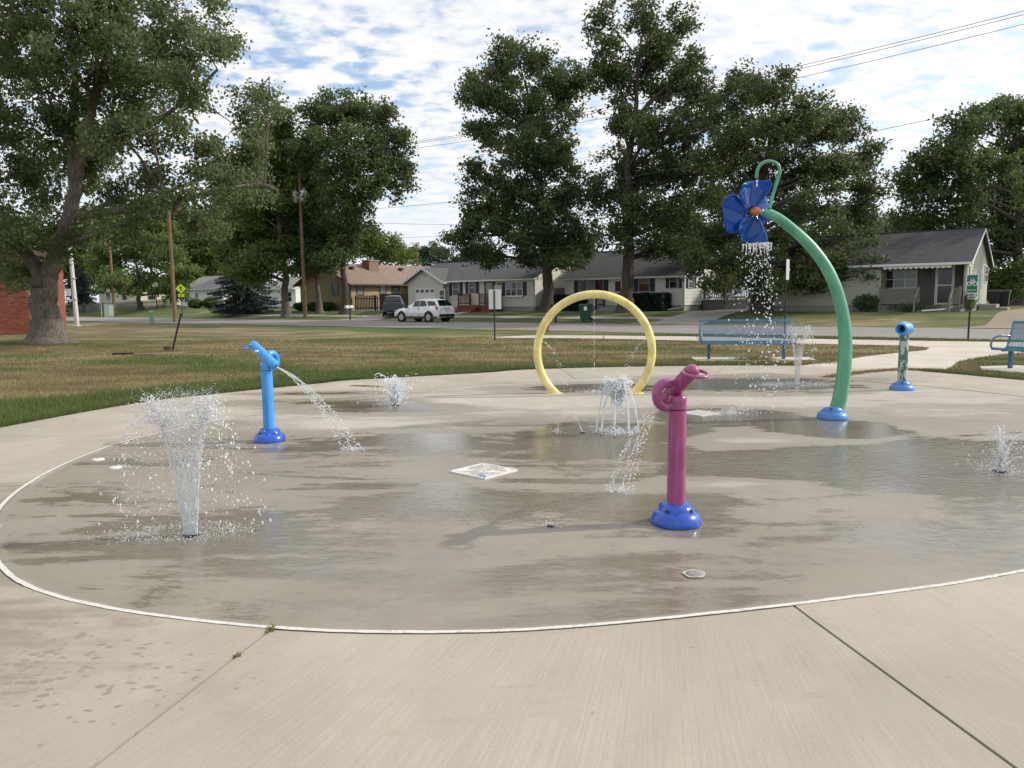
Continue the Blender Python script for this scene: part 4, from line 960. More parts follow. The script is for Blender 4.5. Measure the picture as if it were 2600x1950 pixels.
# streams from the two cannons
def cannon_stream(noz, land, label, n, seed, T):
    t = thing('water_stream', label, 'water stream', (noz.x, noz.y, 0), 0, 'streams from the cannons')
    o = Vector((noz.x, noz.y, 0)); paths = []; P = []; dv = []; rg = np.random.default_rng(seed)
    for k in range(5):
        tgt = Vector((land.x, land.y, 0)) + Vector((0.10 * math.cos(k * 1.26), 0.10 * math.sin(k * 1.26), 0)); s0 = noz - o + Vector((0.008 * math.cos(k * 1.26), 0.008 * math.sin(k * 1.26), 0))
        v = (tgt - noz) / T + Vector((0, 0, 4.9 * T))
        paths.append([ballistic(s0, v, T * 0.42 * i / 10) for i in range(11)])
        for i in range(n):
            T_ = T * (0.33 + 0.67 * rg.random()); P.append(ballistic(s0, v, T_) + Vector((rg.normal(0, 1), rg.normal(0, 1), rg.normal(0, 1))) * 0.012 * T_ / T); dv.append(v + Vector((0, 0, -9.8 * T_)))
    streams('ropes', paths, 0.0045, M['water'], t, seed)
    drops('droplets', np.array([tuple(x) for x in P]), drad(rg, len(P), 0.002, 0.0065), M['froth'], t, np.array([tuple(x) for x in dv]) * 0.25, seed)
    splash(t, 420, (land.x - noz.x, land.y - noz.y), 0.15, 0.13, seed + 2, 0.05, 0.0, 0.005)
cannon_stream(noz_a, land_a, 'streams falling from the sky-blue cannon', 130, 41, 0.33)
cannon_stream(noz_b, land_b, 'streams falling from the magenta cannon', 110, 42, 0.36)
# water off the petals
t = thing('water_curtain', 'drops falling off the blue petals', 'falling water', (FLOWER.x, FLOWER.y, 0))
rg = np.random.default_rng(51); n = 950; z = FLOWER.z - 0.42 - rg.random(n) ** 2.2 * (FLOWER.z - 0.45); f = (FLOWER.z - 0.4 - z) / FLOWER.z
x = rg.normal(0, 1, n) * (0.11 + 0.10 * f) + 0.05; y = rg.normal(0, 1, n) * (0.09 + 0.12 * f)
edge = rg.random(n) < 0.3; x = np.where(edge, 0.17 + 0.16 * f + rg.normal(0, 0.02, n), x)
drops('droplets', np.stack([x, y, z], -1), drad(rg, n, 0.003, 0.016) * (0.7 + 0.3 * f), M['froth'], t, np.stack([0 * x, 0 * x, -2 - 3 * f], -1) * 0.12, 51)
paths = [[Vector((-0.14 + 0.36 * rg.random(), rg.normal(0, .04), FLOWER.z - 0.43 - 0.02 * i)) for i in range(1)] for k in range(22)]
paths = [[p_[0] + Vector((0, 0, -0.025 * i)) for i in range(3 + k % 5)] for k, p_ in enumerate(paths)]
streams('drips', paths, 0.0055, M['froth'], t, 52)['kind'] = 'stuff'
splash(t, 1500, (-0.25, 0.05), 0.42, 0.30, 53, 0.10, 0.0, 0.006)
t2 = thing('water_trickle', 'trickle from the hook pipe onto the top petal', 'falling water', (FLOWER.x, FLOWER.y, 0))
pk = at(*q(1635, 388), Yh - 0.03) - Vector((FLOWER.x, FLOWER.y, 0))
streams('ropes', [[pk + Vector((rg.normal(0, .008), rg.normal(0, .008), -0.02 * i)) for i in range(5)] for k in range(5)], 0.005, M['froth'], t2, 55)
# hoop misting
t = thing('water_trickle', 'thin trickles spraying inwards from the yellow hoop', 'falling water', hoop_c)
P = []; dv = []
for a, n_, sp0 in ((math.pi / 2, 150, 0.3), (2.52 + 0.42, 190, 1.1), (0.62 - 0.42, 150, 1.1)):
    for i in range(n_):
        s0 = Vector(((hoop_r - 0.09) * math.cos(a), 0, hoop_z + (hoop_r - 0.09) * math.sin(a)))
        v = Vector((-math.cos(a) * sp0 * (0.8 + 0.3 * rg.random()), rg.normal(0, .10), -abs(math.sin(a)) * sp0 + rg.normal(0, .15))); T = rg.random() ** 0.9 * 0.55
        c_ = ballistic(s0, v, T)
        if c_.z > 0.02: P.append(tuple(c_)); dv.append(tuple(v + Vector((0, 0, -9.8 * T))))
drops('droplets', np.array(P), drad(rg, len(P), 0.002, 0.007), M['froth'], t, np.array(dv) * 0.2, 57)
splash(t, 900, (0.0, 0.15), 0.45, 0.22, 58, 0.06, 0.0, 0.005)
g_ = G(*q(1190, 1135)); t = thing('water_jet', 'tiny bubbler barely breaking the surface near the magenta cannon', 'water jet', (g_.x, g_.y, 0), 0, 'ground water jets')
MB().lathe([(0.03, -0.003), (0.03, 0.002), (0.01, 0.003)], 12).build('nozzle_plate', M['hole'], t); splash(t, 160, (0, 0), 0.09, 0.06, 60, 0.07, 0.0, 0.0045)
# ================================================================== HOUSES
def siding_mat(name, col, dirt=0.12):
    s = NT(name); a = s.noise(0.8, 5, 0.65, 0.4); b = s.noise(1.0, 4, 0.6, 0, s.map((30, 30, 2)))
    c = s.mix(s.step(a, 0.35, 0.75, 0, 0.35), col, sc(col, 0.8)); c = s.mix(s.step(b, 0.5, 0.8, 0, dirt), c, sc(col, 0.55))
    s.set(Base_Color=c, Roughness=0.6); return s.m
def roof_mat(name, col):
    s = NT(name); br = s.n('ShaderNodeTexBrick'); s.l(s.map((1, 1, 1)), br.inputs['Vector'])
    a = s.noise(1.2, 4, 0.6); b = s.noise(9, 4, 0.7); d = s.noise(70, 2, 0.6)
    v = s.n('ShaderNodeTexVoronoi'); v.inputs['Scale'].default_value = 4.5; s.l(s.map((1, 2.4, 2.4)), v.inputs['Vector'])
    sp = s.n('ShaderNodeSeparateColor'); s.l(v.outputs['Color'], sp.inputs[0])
    c = s.mix(sp.outputs[0], sc(col, 0.72), sc(col, 1.25)); c = s.mix(s.step(a, 0.3, 0.7, 0, 0.35), c, sc(col, 0.75)); c = s.mix(s.step(b, 0.5, 0.8, 0, 0.35), c, sc(col, 0.6))
    s.t.nodes.remove(br)
    wv = s.n('ShaderNodeTexWave'); wv.wave_type = 'BANDS'; wv.bands_direction = 'Z'; wv.inputs['Scale'].default_value = 5.2; wv.inputs['Distortion'].default_value = 0.6; s.l(s.tc.outputs['Object'], wv.inputs['Vector'])
    c = s.mix(s.step(wv.outputs['Fac'], 0.0, 0.25, 0.4, 0.0), c, sc(col, 0.45))
    s.set(Base_Color=c, Roughness=0.95); s.l(s.bump(s.math('ADD', d, wv.outputs['Fac']), 0.4, 0.02), s.b.inputs['Normal']); return s.m
M['white_trim'] = pm('white_trim', (0.74, 0.73, 0.70), 0.5, 0.08, 2); M['grey_trim'] = pm('grey_trim', (0.42, 0.41, 0.38), 0.6, 0.12, 2)
M['brown_trim'] = pm('dark_brown_trim', (0.06, 0.045, 0.03), 0.6, 0.2, 2); M['navy'] = pm('navy_shutter', (0.012, 0.015, 0.028), 0.55, 0.2, 3); M['black'] = pm('black_plastic', (0.012, 0.012, 0.013), 0.5, 0.2, 4)
M['pane'] = glassy('window_glass', (0.016, 0.022, 0.028)); M['blind'] = glassy('blind_behind_glass', (0.20, 0.23, 0.24), 0.12); M['redblind'] = glassy('red_curtain_glass', (0.14, 0.05, 0.035), 0.15)
M['greenblind'] = glassy('green_blind_glass', (0.15, 0.18, 0.155), 0.12)
M['found'] = pm('concrete_block', (0.30, 0.30, 0.28), 0.9, 0.2, 3, 0.4, 40); M['wood_grey'] = pm('weathered_wood', (0.20, 0.185, 0.165), 0.9, 0.3, 2, 0.4, 30, stretch=(6, 6, 0.8))
M['wood_dark'] = pm('dark_stained_wood', (0.050, 0.036, 0.026), 0.85, 0.35, 2, 0.4, 30, stretch=(6, 6, 0.8)); M['wood_red'] = pm('red_stained_wood', (0.16, 0.045, 0.024), 0.6, 0.25, 2, 0.3, 30)
M['wood_brown'] = pm('brown_fence_wood', (0.105, 0.062, 0.040), 0.85, 0.3, 2, 0.4, 30, stretch=(6, 6, 0.8)); M['bin'] = pm('dark_bin_plastic', (0.02, 0.022, 0.024), 0.45)

class House:
    def __init__(s, name, label, fr_px, Y, W, D, h, found=0.35):
        p = base(fr_px[0], Y, fr_px[1]); s.o = p; s.W, s.D, s.h, s.fd = W, D, h, found
        s.t = thing(name, label, 'house', p, ST); s.mats = {}
    def _hit(s, px, py, nrm, off):
        d = Vector(ray(px, py)); o = Vector((0, 0, CAM_H)); n = Vector((nrm[0], nrm[1], 0))
        t = ((s.o + n * off) - o).dot(n) / d.dot(n); P = o + d * t - s.o
        return P.x * U.x + P.y * U.y, P.x * V.x + P.y * V.y, P.z
    def front(s, r, y0=0.0):
        cx, cy = (r[0] + r[2]) / 2, (r[1] + r[3]) / 2
        return (s._hit(r[0], cy, V, y0)[0], s._hit(cx, r[3], V, y0)[2], s._hit(r[2], cy, V, y0)[0], s._hit(cx, r[1], V, y0)[2])
    def side(s, r):
        cx, cy = (r[0] + r[2]) / 2, (r[1] + r[3]) / 2
        return (s._hit(r[0], cy, U, 0)[1], s._hit(cx, r[3], U, 0)[2], s._hit(r[2], cy, U, 0)[1], s._hit(cx, r[1], U, 0)[2])
def FR(y0=0.0): return lambda a, o, z: Vector((a, y0 - o, z))
def SD(x0=0.0): return lambda a, o, z: Vector((x0 + o, a, z))
def panel(f, a0, z0, a1, z1, o0, o1, mb=None):
    mb = mb or MB()
    p = [f(a0, o1, z0), f(a1, o1, z0), f(a1, o1, z1), f(a0, o1, z1)]
    if (p[1] - p[0]).cross(p[3] - p[0]).dot(f(0, 1, 0) - f(0, 0, 0)) < 0: p = p[::-1]
    return mb.prism(p, f(0, o0, 0) - f(0, o1, 0))
def siding(wall, f, a0, a1, z0, z1, exp, mat, rng_=None):
    n = max(1, int(round((z1 - z0) / exp))); e = (z1 - z0) / n; share = None
    for i in range(n):
        zb, zt = z0 + i * e, z0 + (i + 1) * e
        if rng_ is None:
            if share is None:
                p = [f(a0, 0.030, 0), f(a1, 0.030, 0), f(a1, 0.008, e + 0.012), f(a0, 0.008, e + 0.012)]
                if (p[1] - p[0]).cross(p[3] - p[0]).dot(f(0, 1, 0) - f(0, 0, 0)) < 0: p = p[::-1]
                share = MB().prism(p, f(0, -0.006, 0) - f(0, 0.0, 0)).mesh('siding_board', mat)
            obj('siding_board', share, None, wall, (0, 0, zb))
        else:
            b0, b1 = rng_(zb); t0, t1 = rng_(zt)
            if b1 - b0 < 0.15: continue
            p = [f(b0, 0.030, zb), f(b1, 0.030, zb), f(t1, 0.008, zt + 0.01), f(t0, 0.008, zt + 0.01)]
            if (p[1] - p[0]).cross(p[2] - p[0]).dot(f(0, 1, 0) - f(0, 0, 0)) < 0: p = p[::-1]
            MB().prism(p, f(0, -0.006, 0) - f(0, 0.0, 0)).build('siding_board', mat, wall)
def window(H, f, r, lights=1, sash=True, trim='white_trim', pane='pane', shutters=None, sh_w=0.38, o=0.03, sill=False, panes=None):
    a0, z0, a1, z1 = r; fr = 0.055; mb = MB(); d0, d1 = o - 0.03, o + 0.045
    panel(f, a0 - fr, z0 - fr, a0, z1 + fr, d0, d1, mb); panel(f, a1, z0 - fr, a1 + fr, z1 + fr, d0, d1, mb)
    panel(f, a0, z1, a1, z1 + fr, d0, d1, mb); panel(f, a0, z0 - fr, a1, z0, d0, d1, mb)
    for k in range(1, lights):
        x = a0 + (a1 - a0) * k / lights; panel(f, x - 0.03, z0, x + 0.03, z1, d0, d1 - 0.006, mb)
    w = mb.build('window', M[trim], H.t)
    for k in range(lights):
        x0, x1 = a0 + (a1 - a0) * k / lights, a0 + (a1 - a0) * (k + 1) / lights
        zm = (z0 + z1) / 2
        mats = panes[k] if panes else (pane, pane)
        if sash:
            panel(f, x0 + 0.02, zm - 0.02, x1 - 0.02, zm + 0.02, d0, d1 - 0.012).build('sash_bar', M[trim], w)
            panel(f, x0 + 0.01, z0, x1 - 0.01, zm - 0.02, d0, o + 0.004).build('pane', M[mats[1]], w); panel(f, x0 + 0.01, zm + 0.02, x1 - 0.01, z1, d0, o + 0.012).build('pane', M[mats[0]], w)
        else: panel(f, x0 + 0.01, z0, x1 - 0.01, z1, d0, o + 0.008).build('pane', M[mats[0]], w)
    if sill: panel(f, a0 - 0.12, z0 - 0.16, a1 + 0.12, z0 - fr, o - 0.03, o + 0.16).build('sill', M[trim], w)
    if shutters:
        for s_ in (-1, 1):
            x0 = a0 - fr - sh_w - 0.02 if s_ < 0 else a1 + fr + 0.02
            sh = panel(f, x0, z0 - 0.03, x0 + sh_w, z1 + 0.04, o - 0.02, o + 0.03).build('shutter', M[shutters], H.t)
            n = 9
            for k in range(n):
                zb = z0 + (z1 - z0) * (k + 0.15) / n; panel(f, x0 + 0.04, zb, x0 + sh_w - 0.04, zb + (z1 - z0) / n * 0.55, o + 0.028, o + 0.040).build('louvre', M[shutters], sh)
    return w
def door(H, f, r, mat, trim='white_trim', panes=((0.16, 0.12, 0.84, 0.47), (0.16, 0.53, 0.84, 0.92)), pm_='pane', o=0.03, fr=0.07, name='door'):
    a0, z0, a1, z1 = r; mb = MB()
    panel(f, a0 - fr, z0, a0, z1 + fr, o - 0.03, o + 0.05, mb); panel(f, a1, z0, a1 + fr, z1 + fr, o - 0.03, o + 0.05, mb); panel(f, a0, z1, a1, z1 + fr, o - 0.03, o + 0.05, mb)
    panel(f, a0, z0, a1, z1, o - 0.03, o + 0.015, mb); d = mb.build(name, M[mat], H.t)
    w, h = a1 - a0, z1 - z0
    for (x0, y0, x1, y1) in panes: panel(f, a0 + w * x0, z0 + h * y0, a0 + w * x1, z0 + h * y1, o, o + 0.024).build('pane', M[pm_], d)
    MB().lathe([(0.025, 0), (0.025, 0.05), (0.01, 0.06)], 8, Matrix.Translation(f(a0 + w * 0.09, o + 0.02, z0 + h * 0.47)) @ Matrix.Rotation(R(90), 4, 'X')).build('handle', M['steel'], d)
    return d
def gable_roof(H, x0, x1, y0, y1, ze, rise, mat, axis_='x', ov=0.4, trim='white_trim', gut=True, name='roof'):
    """slabs over the box x0..x1, y0..y1; ridge along axis_"""
    th_ = 0.11; mb = MB()
    if axis_ == 'x':
        ym = (y0 + y1) / 2; sl = rise / (ym - y0)
        for (ya, sgn) in ((y0, -1), (y1, 1)):
            e = Vector((0, ya + sgn * ov, ze - ov * sl)); r_ = Vector((0, ym, ze + rise))
            P = [Vector((x0 - ov * 0.7, e.y, e.z)), Vector((x1 + ov * 0.7, e.y, e.z)), Vector((x1 + ov * 0.7, r_.y, r_.z)), Vector((x0 - ov * 0.7, r_.y, r_.z))]
            if sgn > 0: P = P[::-1]
            mb.prism([p + Vector((0, 0, th_)) for p in P], (0, 0, -th_))
        rf = mb.build(name, mat, H.t)
        MB().bx(x0 - ov * 0.7, x1 + ov * 0.7, ym - 0.1, ym + 0.1, ze + rise + th_ - 0.03, ze + rise + th_ + 0.02).build('ridge_cap', mat, rf)
        for xx in (x0 - ov * 0.7 - 0.02, x1 + ov * 0.7 - 0.01):
            m_ = MB()
            for sgn, ya in ((-1, y0), (1, y1)): m_.prism([(xx, ya + sgn * ov, ze - ov * sl + 0.09), (xx, ya + sgn * ov, ze - ov * sl - 0.08), (xx, ym, ze + rise - 0.08), (xx, ym, ze + rise + 0.09)], (0.03, 0, 0))
            m_.build('rake_board', M[trim], rf)
        if gut: MB().bx(x0 - ov * 0.7, x1 + ov * 0.7, y0 - ov - 0.10, y0 - ov + 0.0, ze - ov * sl - 0.05, ze - ov * sl + 0.085).build('gutter', M[trim], rf)
        MB().bx(x0 - ov * 0.6, x1 + ov * 0.6, y0 - ov + 0.01, y0, ze - ov * sl - 0.06, ze - ov * sl - 0.035).build('soffit', M[trim], rf)
    else:
        xm = (x0 + x1) / 2; sl = rise / (xm - x0)
        for (xa, sgn) in ((x0, -1), (x1, 1)):
            P = [Vector((xa + sgn * ov, y0 - ov, ze - ov * sl)), Vector((xm, y0 - ov, ze + rise)), Vector((xm, y1 + ov, ze + rise)), Vector((xa + sgn * ov, y1 + ov, ze - ov * sl))]
            if sgn > 0: P = P[::-1]
            mb.prism([p + Vector((0, 0, th_)) for p in P][::-1], (0, 0, -th_))
        rf = mb.build(name, mat, H.t)
        m_ = MB(); yy = y0 - ov - 0.03
        for sgn, xa in ((-1, x0), (1, x1)): m_.prism([(xa + sgn * ov, yy, ze - ov * sl + 0.10), (xa + sgn * ov, yy, ze - ov * sl - 0.10), (xm, yy, ze + rise - 0.10), (xm, yy, ze + rise + 0.10)], (0, 0.035, 0))
        m_.build('rake_board', M[trim], rf)
        if gut: MB().bx(x1 + ov, x1 + ov + 0.1, y0 - ov, y1 + ov, ze - ov * sl - 0.05, ze - ov * sl + 0.085).build('gutter', M[trim], rf)
    return rf
def wall_part(H, f, a0, a1, z0, z1, mat, th_=0.16, gable=None):
    """gable = (rise) adds a triangle on top"""
    p = [f(a0, 0, z0), f(a1, 0, z0), f(a1, 0, z1)] + ([f((a0 + a1) / 2, 0, z1 + gable)] if gable else []) + [f(a0, 0, z1)]
    if (p[1] - p[0]).cross(p[2] - p[0]).dot(f(0, 1, 0) - f(0, 0, 0)) < 0: p = p[::-1]
    return MB().prism(p, f(0, -th_, 0) - f(0, 0, 0)).build('wall', mat, H.t)
def found_part(H, x0, x1, y0, y1): MB().bx(x0 + 0.03, x1 - 0.03, y0 + 0.03, y1 - 0.03, -0.5, H.fd).build('foundation', M['found'], H.t)
def full_house(H, mat, exp, roofm, rise, axis_, trim, ov=0.4, boards=True, back=True):
    W, D, h, z0 = H.W, H.D, H.h, H.fd; found_part(H, -W, 0, 0, D)
    wf = wall_part(H, FR(), -W, 0, z0, h, mat, gable=rise if axis_ == 'y' else None)
    ws = wall_part(H, SD(), 0.0, D, z0, h, mat, gable=rise if axis_ == 'x' else None)
    wall_part(H, lambda a, o, z: Vector((a, D + o, z)), -W, 0, z0, h, mat, gable=rise if axis_ == 'y' else None); wall_part(H, lambda a, o, z: Vector((-W - o, a, z)), 0, D, z0, h, mat, gable=rise if axis_ == 'x' else None)
    if boards:
        siding(wf, FR(), -W, 0, z0, h, exp, mat); siding(ws, SD(), 0, D, z0, h, exp, mat)
        if axis_ == 'x': siding(ws, SD(), 0, D, h, h + rise, exp, mat, lambda z: (D / 2 * (z - h) / rise, D - D / 2 * (z - h) / rise))
        else: siding(wf, FR(), -W, 0, h, h + rise, exp, mat, lambda z: (-W + W / 2 * (z - h) / rise, -W / 2 * (z - h) / rise))
    m_ = MB().bx(0.0, 0.05, -0.05, 0.05, z0, h); m_.build('corner_board', M[trim], H.t)
    return wf, ws, gable_roof(H, -W, 0, 0, D, h, rise, roofm, axis_, ov, trim)
def downspout(H, pts, mat='white_trim'): MB().tube([Vector(p) for p in pts], 0.045, 6, smooth=False).build('downspout', M[mat], H.t)
def railing(parent_t, a, b, z, h, mat, n, post=True, bal=0.05):
    """posts, rails and balusters from a to b (x, y) at deck height z"""
    a = Vector((a[0], a[1], z)); b = Vector((b[0], b[1], z))
    MB().bar(a + Vector((0, 0, h)), b + Vector((0, 0, h)), 0.09, 0.05).build('handrail', M[mat], parent_t); MB().bar(a + Vector((0, 0, 0.12)), b + Vector((0, 0, 0.12)), 0.05, 0.07).build('bottom_rail', M[mat], parent_t)
    for p in (a, b): MB().bx(p.x - 0.05, p.x + 0.05, p.y - 0.05, p.y + 0.05, z - 0.4, z + h + 0.12).build('railing_post', M[mat], parent_t)
    first = None
    for k in range(n):
        p = a.lerp(b, (k + 0.5) / n)
        if first is None: first = MB().bx(-bal / 2, bal / 2, -bal / 2, bal / 2, 0.12, h).build('baluster', M[mat], parent_t); first.location = p
        else: copy_part(first, parent_t, p)
def z3(x0, y0, x1, y1): return (1000 + .226 * x0, 550 + .226 * y0, 1000 + .226 * x1, 550 + .226 * y1)
def z4(x0, y0, x1, y1): return (1350 + .2712 * x0, 550 + .2712 * y0, 1350 + .2712 * x1, 550 + .2712 * y1)
def z5(x0, y0, x1, y1): return (1950 + .2941 * x0, 500 + .2941 * y0, 1950 + .2941 * x1, 500 + .2941 * y1)
def z2(x0, y0, x1, y1): return (500 + .3165 * x0, 500 + .3165 * y0, 500 + .3165 * x1, 500 + .3165 * y1)
def z1(x0, y0, x1, y1): return (.3165 * x0, 500 + .3165 * y0, .3165 * x1, 500 + .3165 * y1)

# ---- house with the single garage (off-white, navy shutters)
sm2 = siding_mat('offwhite_siding', (0.60, 0.58, 0.50)); rm2 = roof_mat('grey_shingles', (0.105, 0.11, 0.11))
H = House('bungalow', 'off-white bungalow with navy shutters, single garage and red wooden steps', (1359, 785), 63.9, 14.6, 8.6, 2.75)
full_house(H, sm2, 0.17, rm2, 1.75, 'x', 'white_trim')
for r, l in ((z3(668, 745, 735, 885), 1), (z3(850, 735, 915, 860), 1)): window(H, FR(), H.front(r), l, True, shutters='navy', sh_w=0.36)
window(H, FR(), H.front(z3(1265, 740, 1445, 885)), 3, True, shutters='navy', sh_w=0.38, sill=True, panes=[('blind', 'pane'), ('pane', 'pane'), ('greenblind', 'pane')])
r = H.front(z3(1030, 728, 1120, 990)); door(H, FR(), r, 'navy', 'navy', ((0.10, 0.06, 0.90, 0.95),), 'blind', fr=0.05)
dk = r[1]
# number plate (the digits cannot be read in the photograph: four small dark marks)
mb = None
rx = H.front(z3(1165, 745, 1210, 765))
for k in range(4): panel(FR(), rx[0] + (rx[2] - rx[0]) * (k + 0.15) / 4, rx[1], rx[0] + (rx[2] - rx[0]) * (k + 0.7) / 4, rx[3], 0.02, 0.045).build('house_number', M['black'], H.t)
panel(FR(), r[2] + 0.08, r[3] - 0.28, r[2] + 0.2, r[3] + 0.05, 0.02, 0.16).build('porch_lamp', M['black'], H.t)
# garage wing with its own street-facing gable
gx0 = H.front(z3(205, 800, 600, 900))[0]; gx1 = H.front(z3(205, 800, 600, 900))[2]; yo = -0.5
wg = wall_part(H, FR(yo), gx0, gx1, H.fd, 2.7, sm2, gable=1.15); gz = 2.7
siding(wg, FR(yo), gx0, gx1, H.fd, gz, 0.17, sm2); siding(wg, FR(yo), gx0, gx1, gz, gz + 1.15, 0.17, sm2, lambda z: (gx0 + (gx1 - gx0) / 2 * (z - gz) / 1.15, gx1 - (gx1 - gx0) / 2 * (z - gz) / 1.15))
wall_part(H, SD(gx1), yo, 0.2, H.fd, 2.7, sm2); MB().bx(gx0, gx1, yo + 0.02, 0, -0.5, H.fd).build('foundation', M['found'], H.t)
gable_roof(H, gx0, gx1, yo, 5.0, gz, 1.15, rm2, 'y', 0.45, 'white_trim', True)
r = H.front(z3(248, 808, 468, 1050), yo); r = (r[0], 0.05, r[2], r[3])
gd = panel(FR(yo), r[0], r[1], r[2], r[3], 0.0, 0.05).build('garage_door', M['white_trim'], H.t)
for k in range(4):
    zz = r[1] + (r[3] - r[1]) * k / 4; panel(FR(yo), r[0] + 0.03, zz + 0.03, r[2] - 0.03, zz + (r[3] - r[1]) / 4 - 0.02, 0.05, 0.066).build('door_panel', M['white_trim'], gd)
    x = r[0] + (r[2] - r[0]) * (k + 0.12) / 4; panel(FR(yo), x, r[3] - 0.36, x + (r[2] - r[0]) * 0.17, r[3] - 0.10, 0.062, 0.074).build('pane', M['pane'], gd)
r = H.front(z3(515, 820, 575, 1050), yo); r = (r[0], 0.12, r[2], r[3]); door(H, FR(yo), r, 'white_trim', panes=((0.1, 0.42, 0.9, 0.66), (0.1, 0.70, 0.9, 0.96)))
panel(FR(yo), (gx0 + gx1) / 2 - 0.12, gz + 0.45, (gx0 + gx1) / 2 + 0.12, gz + 0.75, 0.02, 0.06).build('gable_vent', M['grey_trim'], H.t)
# red deck, steps and railings
rd = H.front(z3(860, 1000, 1222, 1075)); MB().bx(rd[0], rd[2], -1.7, -0.04, dk - 0.14, dk - 0.02).build('deck', M['wood_red'], H.t)
for k in range(3): MB().bx(rd[0] + 0.3, rd[0] + 2.4, -1.7 - 0.32 * (k + 1), -1.7 - 0.32 * k, -0.1, dk - 0.14 - 0.15 * (k + 1) + 0.09).build('step', M['wood_red'], H.t)
MB().bx(rd[0] + 0.05, rd[2] - 0.05, -1.65, -0.1, -0.2, dk - 0.14).build('deck_skirt', M['wood_red'], H.t)
railing(H.t, (rd[0] + 0.06, -1.62), (rd[0] + 0.06, -0.1), dk - 0.02, 0.95, 'wood_red', 9); railing(H.t, (rd[2] - 0.06, -1.62), (rd[2] - 0.06, -0.1), dk - 0.02, 0.95, 'wood_red', 9)
railing(H.t, (rd[2] - 1.2, -1.62), (rd[2] - 0.1, -1.62), dk - 0.02, 0.95, 'wood_red', 7)
downspout(H, [(-0.12, -0.45, 2.55), (-0.12, -0.12, 2.35), (-0.12, -0.10, 0.2), (-0.25, -0.7, 0.05)]); downspout(H, [(gx1 + 0.2, -0.5, 2.55), (gx1 + 0.08, -0.1, 2.35), (gx1 + 0.08, -0.09, 0.2)])
H2 = H
# pale rear garage showing between the two bungalows
p = base(1405, 73.5); t = thing('garage', 'plain pale garage set back between the two white bungalows', 'garage', p, ST); Hg = House.__new__(House); Hg.t = t; Hg.o = p; Hg.W, Hg.D, Hg.h, Hg.fd = 6.0, 6.0, 2.9, 0.2
full_house(Hg, siding_mat('pale_siding', (0.66, 0.65, 0.60)), 0.2, rm2, 1.3, 'x', 'white_trim')

# ---- white house with dark roof
sm3 = siding_mat('white_siding', (0.70, 0.69, 0.64)); rm3 = roof_mat('charcoal_shingles', (0.082, 0.08, 0.08))
H = House('bungalow', 'white clapboard bungalow with charcoal roof and wooden side deck', (1737, 784), 57.6, 10.7, 9.0, 2.72, 0.4)
full_house(H, sm3, 0.245, rm3, 2.15, 'x', 'white_trim', 0.45)
window(H, FR(), H.front(z4(445, 575, 670, 725)), 3, False, 'grey_trim', shutters='navy', sh_w=0.40, panes=[('pane', 'pane'), ('blind', 'pane'), ('pane', 'pane')])
window(H, FR(), H.front(z4(1008, 550, 1103, 698)), 1, True, 'grey_trim', shutters='navy', sh_w=0.40, panes=[('redblind', 'pane')]); window(H, FR(), H.front(z4(1296, 545, 1374, 666)), 1, True, 'grey_trim', shutters='navy', sh_w=0.26, panes=[('redblind', 'pane')])
r = H.front(z4(770, 580, 850, 830)); door(H, FR(), (r[0], H.fd, r[2], H.fd + 2.05), 'white_trim')
for k in range(3): MB().bx(r[0] - 0.9, r[2] + 0.1, -0.4 - 0.34 * (k + 1), -0.36 - 0.34 * k, -0.1, H.fd - 0.14 * k - 0.05).build('step', M['found'], H.t)
railing(H.t, (r[0] - 0.85, -1.3), (r[0] - 0.85, -0.1), H.fd - 0.05, 0.9, 'black', 9, bal=0.02)
panel(FR(), -3.75, 1.0, -3.62, 1.3, 0.02, 0.12).build('mail_box', M['black'], H.t)
window(H, SD(), H.side(z4(1463, 545, 1512, 665)), 1, True, 'white_trim', shutters='navy', sh_w=0.3, pane='pane')
r = H.side(z4(1616, 565, 1650, 705)); door(H, SD(), (r[0], H.fd + 0.45, r[0] + 0.95, H.fd + 2.4), 'white_trim', pm_='blind')
window(H, SD(), H.side(z4(1722, 590, 1768, 700)), 1, True, 'white_trim', shutters='navy', sh_w=0.34)
dz = H.fd + 0.38; y0, y1 = H.side(z4(1590, 700, 1840, 800))[0], H.side(z4(1590, 700, 1840, 800))[2] - 0.6
MB().bx(0.05, 1.9, y0, y1, dz - 0.14, dz).build('deck', M['wood_grey'], H.t); MB().bx(0.1, 1.85, y0 + 0.05, y1 - 0.05, -0.3, dz - 0.14).build('deck_skirt', M['wood_grey'], H.t)
railing(H.t, (0.2, y0 + 0.06), (1.84, y0 + 0.06), dz, 0.95, 'wood_grey', 9); railing(H.t, (1.84, y0 + 0.06), (1.84, y1 - 0.1), dz, 0.95, 'wood_grey', 15)
downspout(H, [(-0.25, -0.5, 2.55), (-0.1, -0.1, 2.3), (-0.1, -0.09, 0.25), (-0.9, -0.9, 0.06)]); downspout(H, [(-10.9, -0.5, 2.55), (-10.6, -0.1, 2.3), (-10.6, -0.09, 0.2)])
MB().lathe([(0.06, 0), (0.06, 0.3), (0.1, 0.32), (0.1, 0.36)], 8, Matrix.Translation((-2.6, 2.6, 3.95))).build('vent_pipe', M['steel'], H.t)
H3 = H
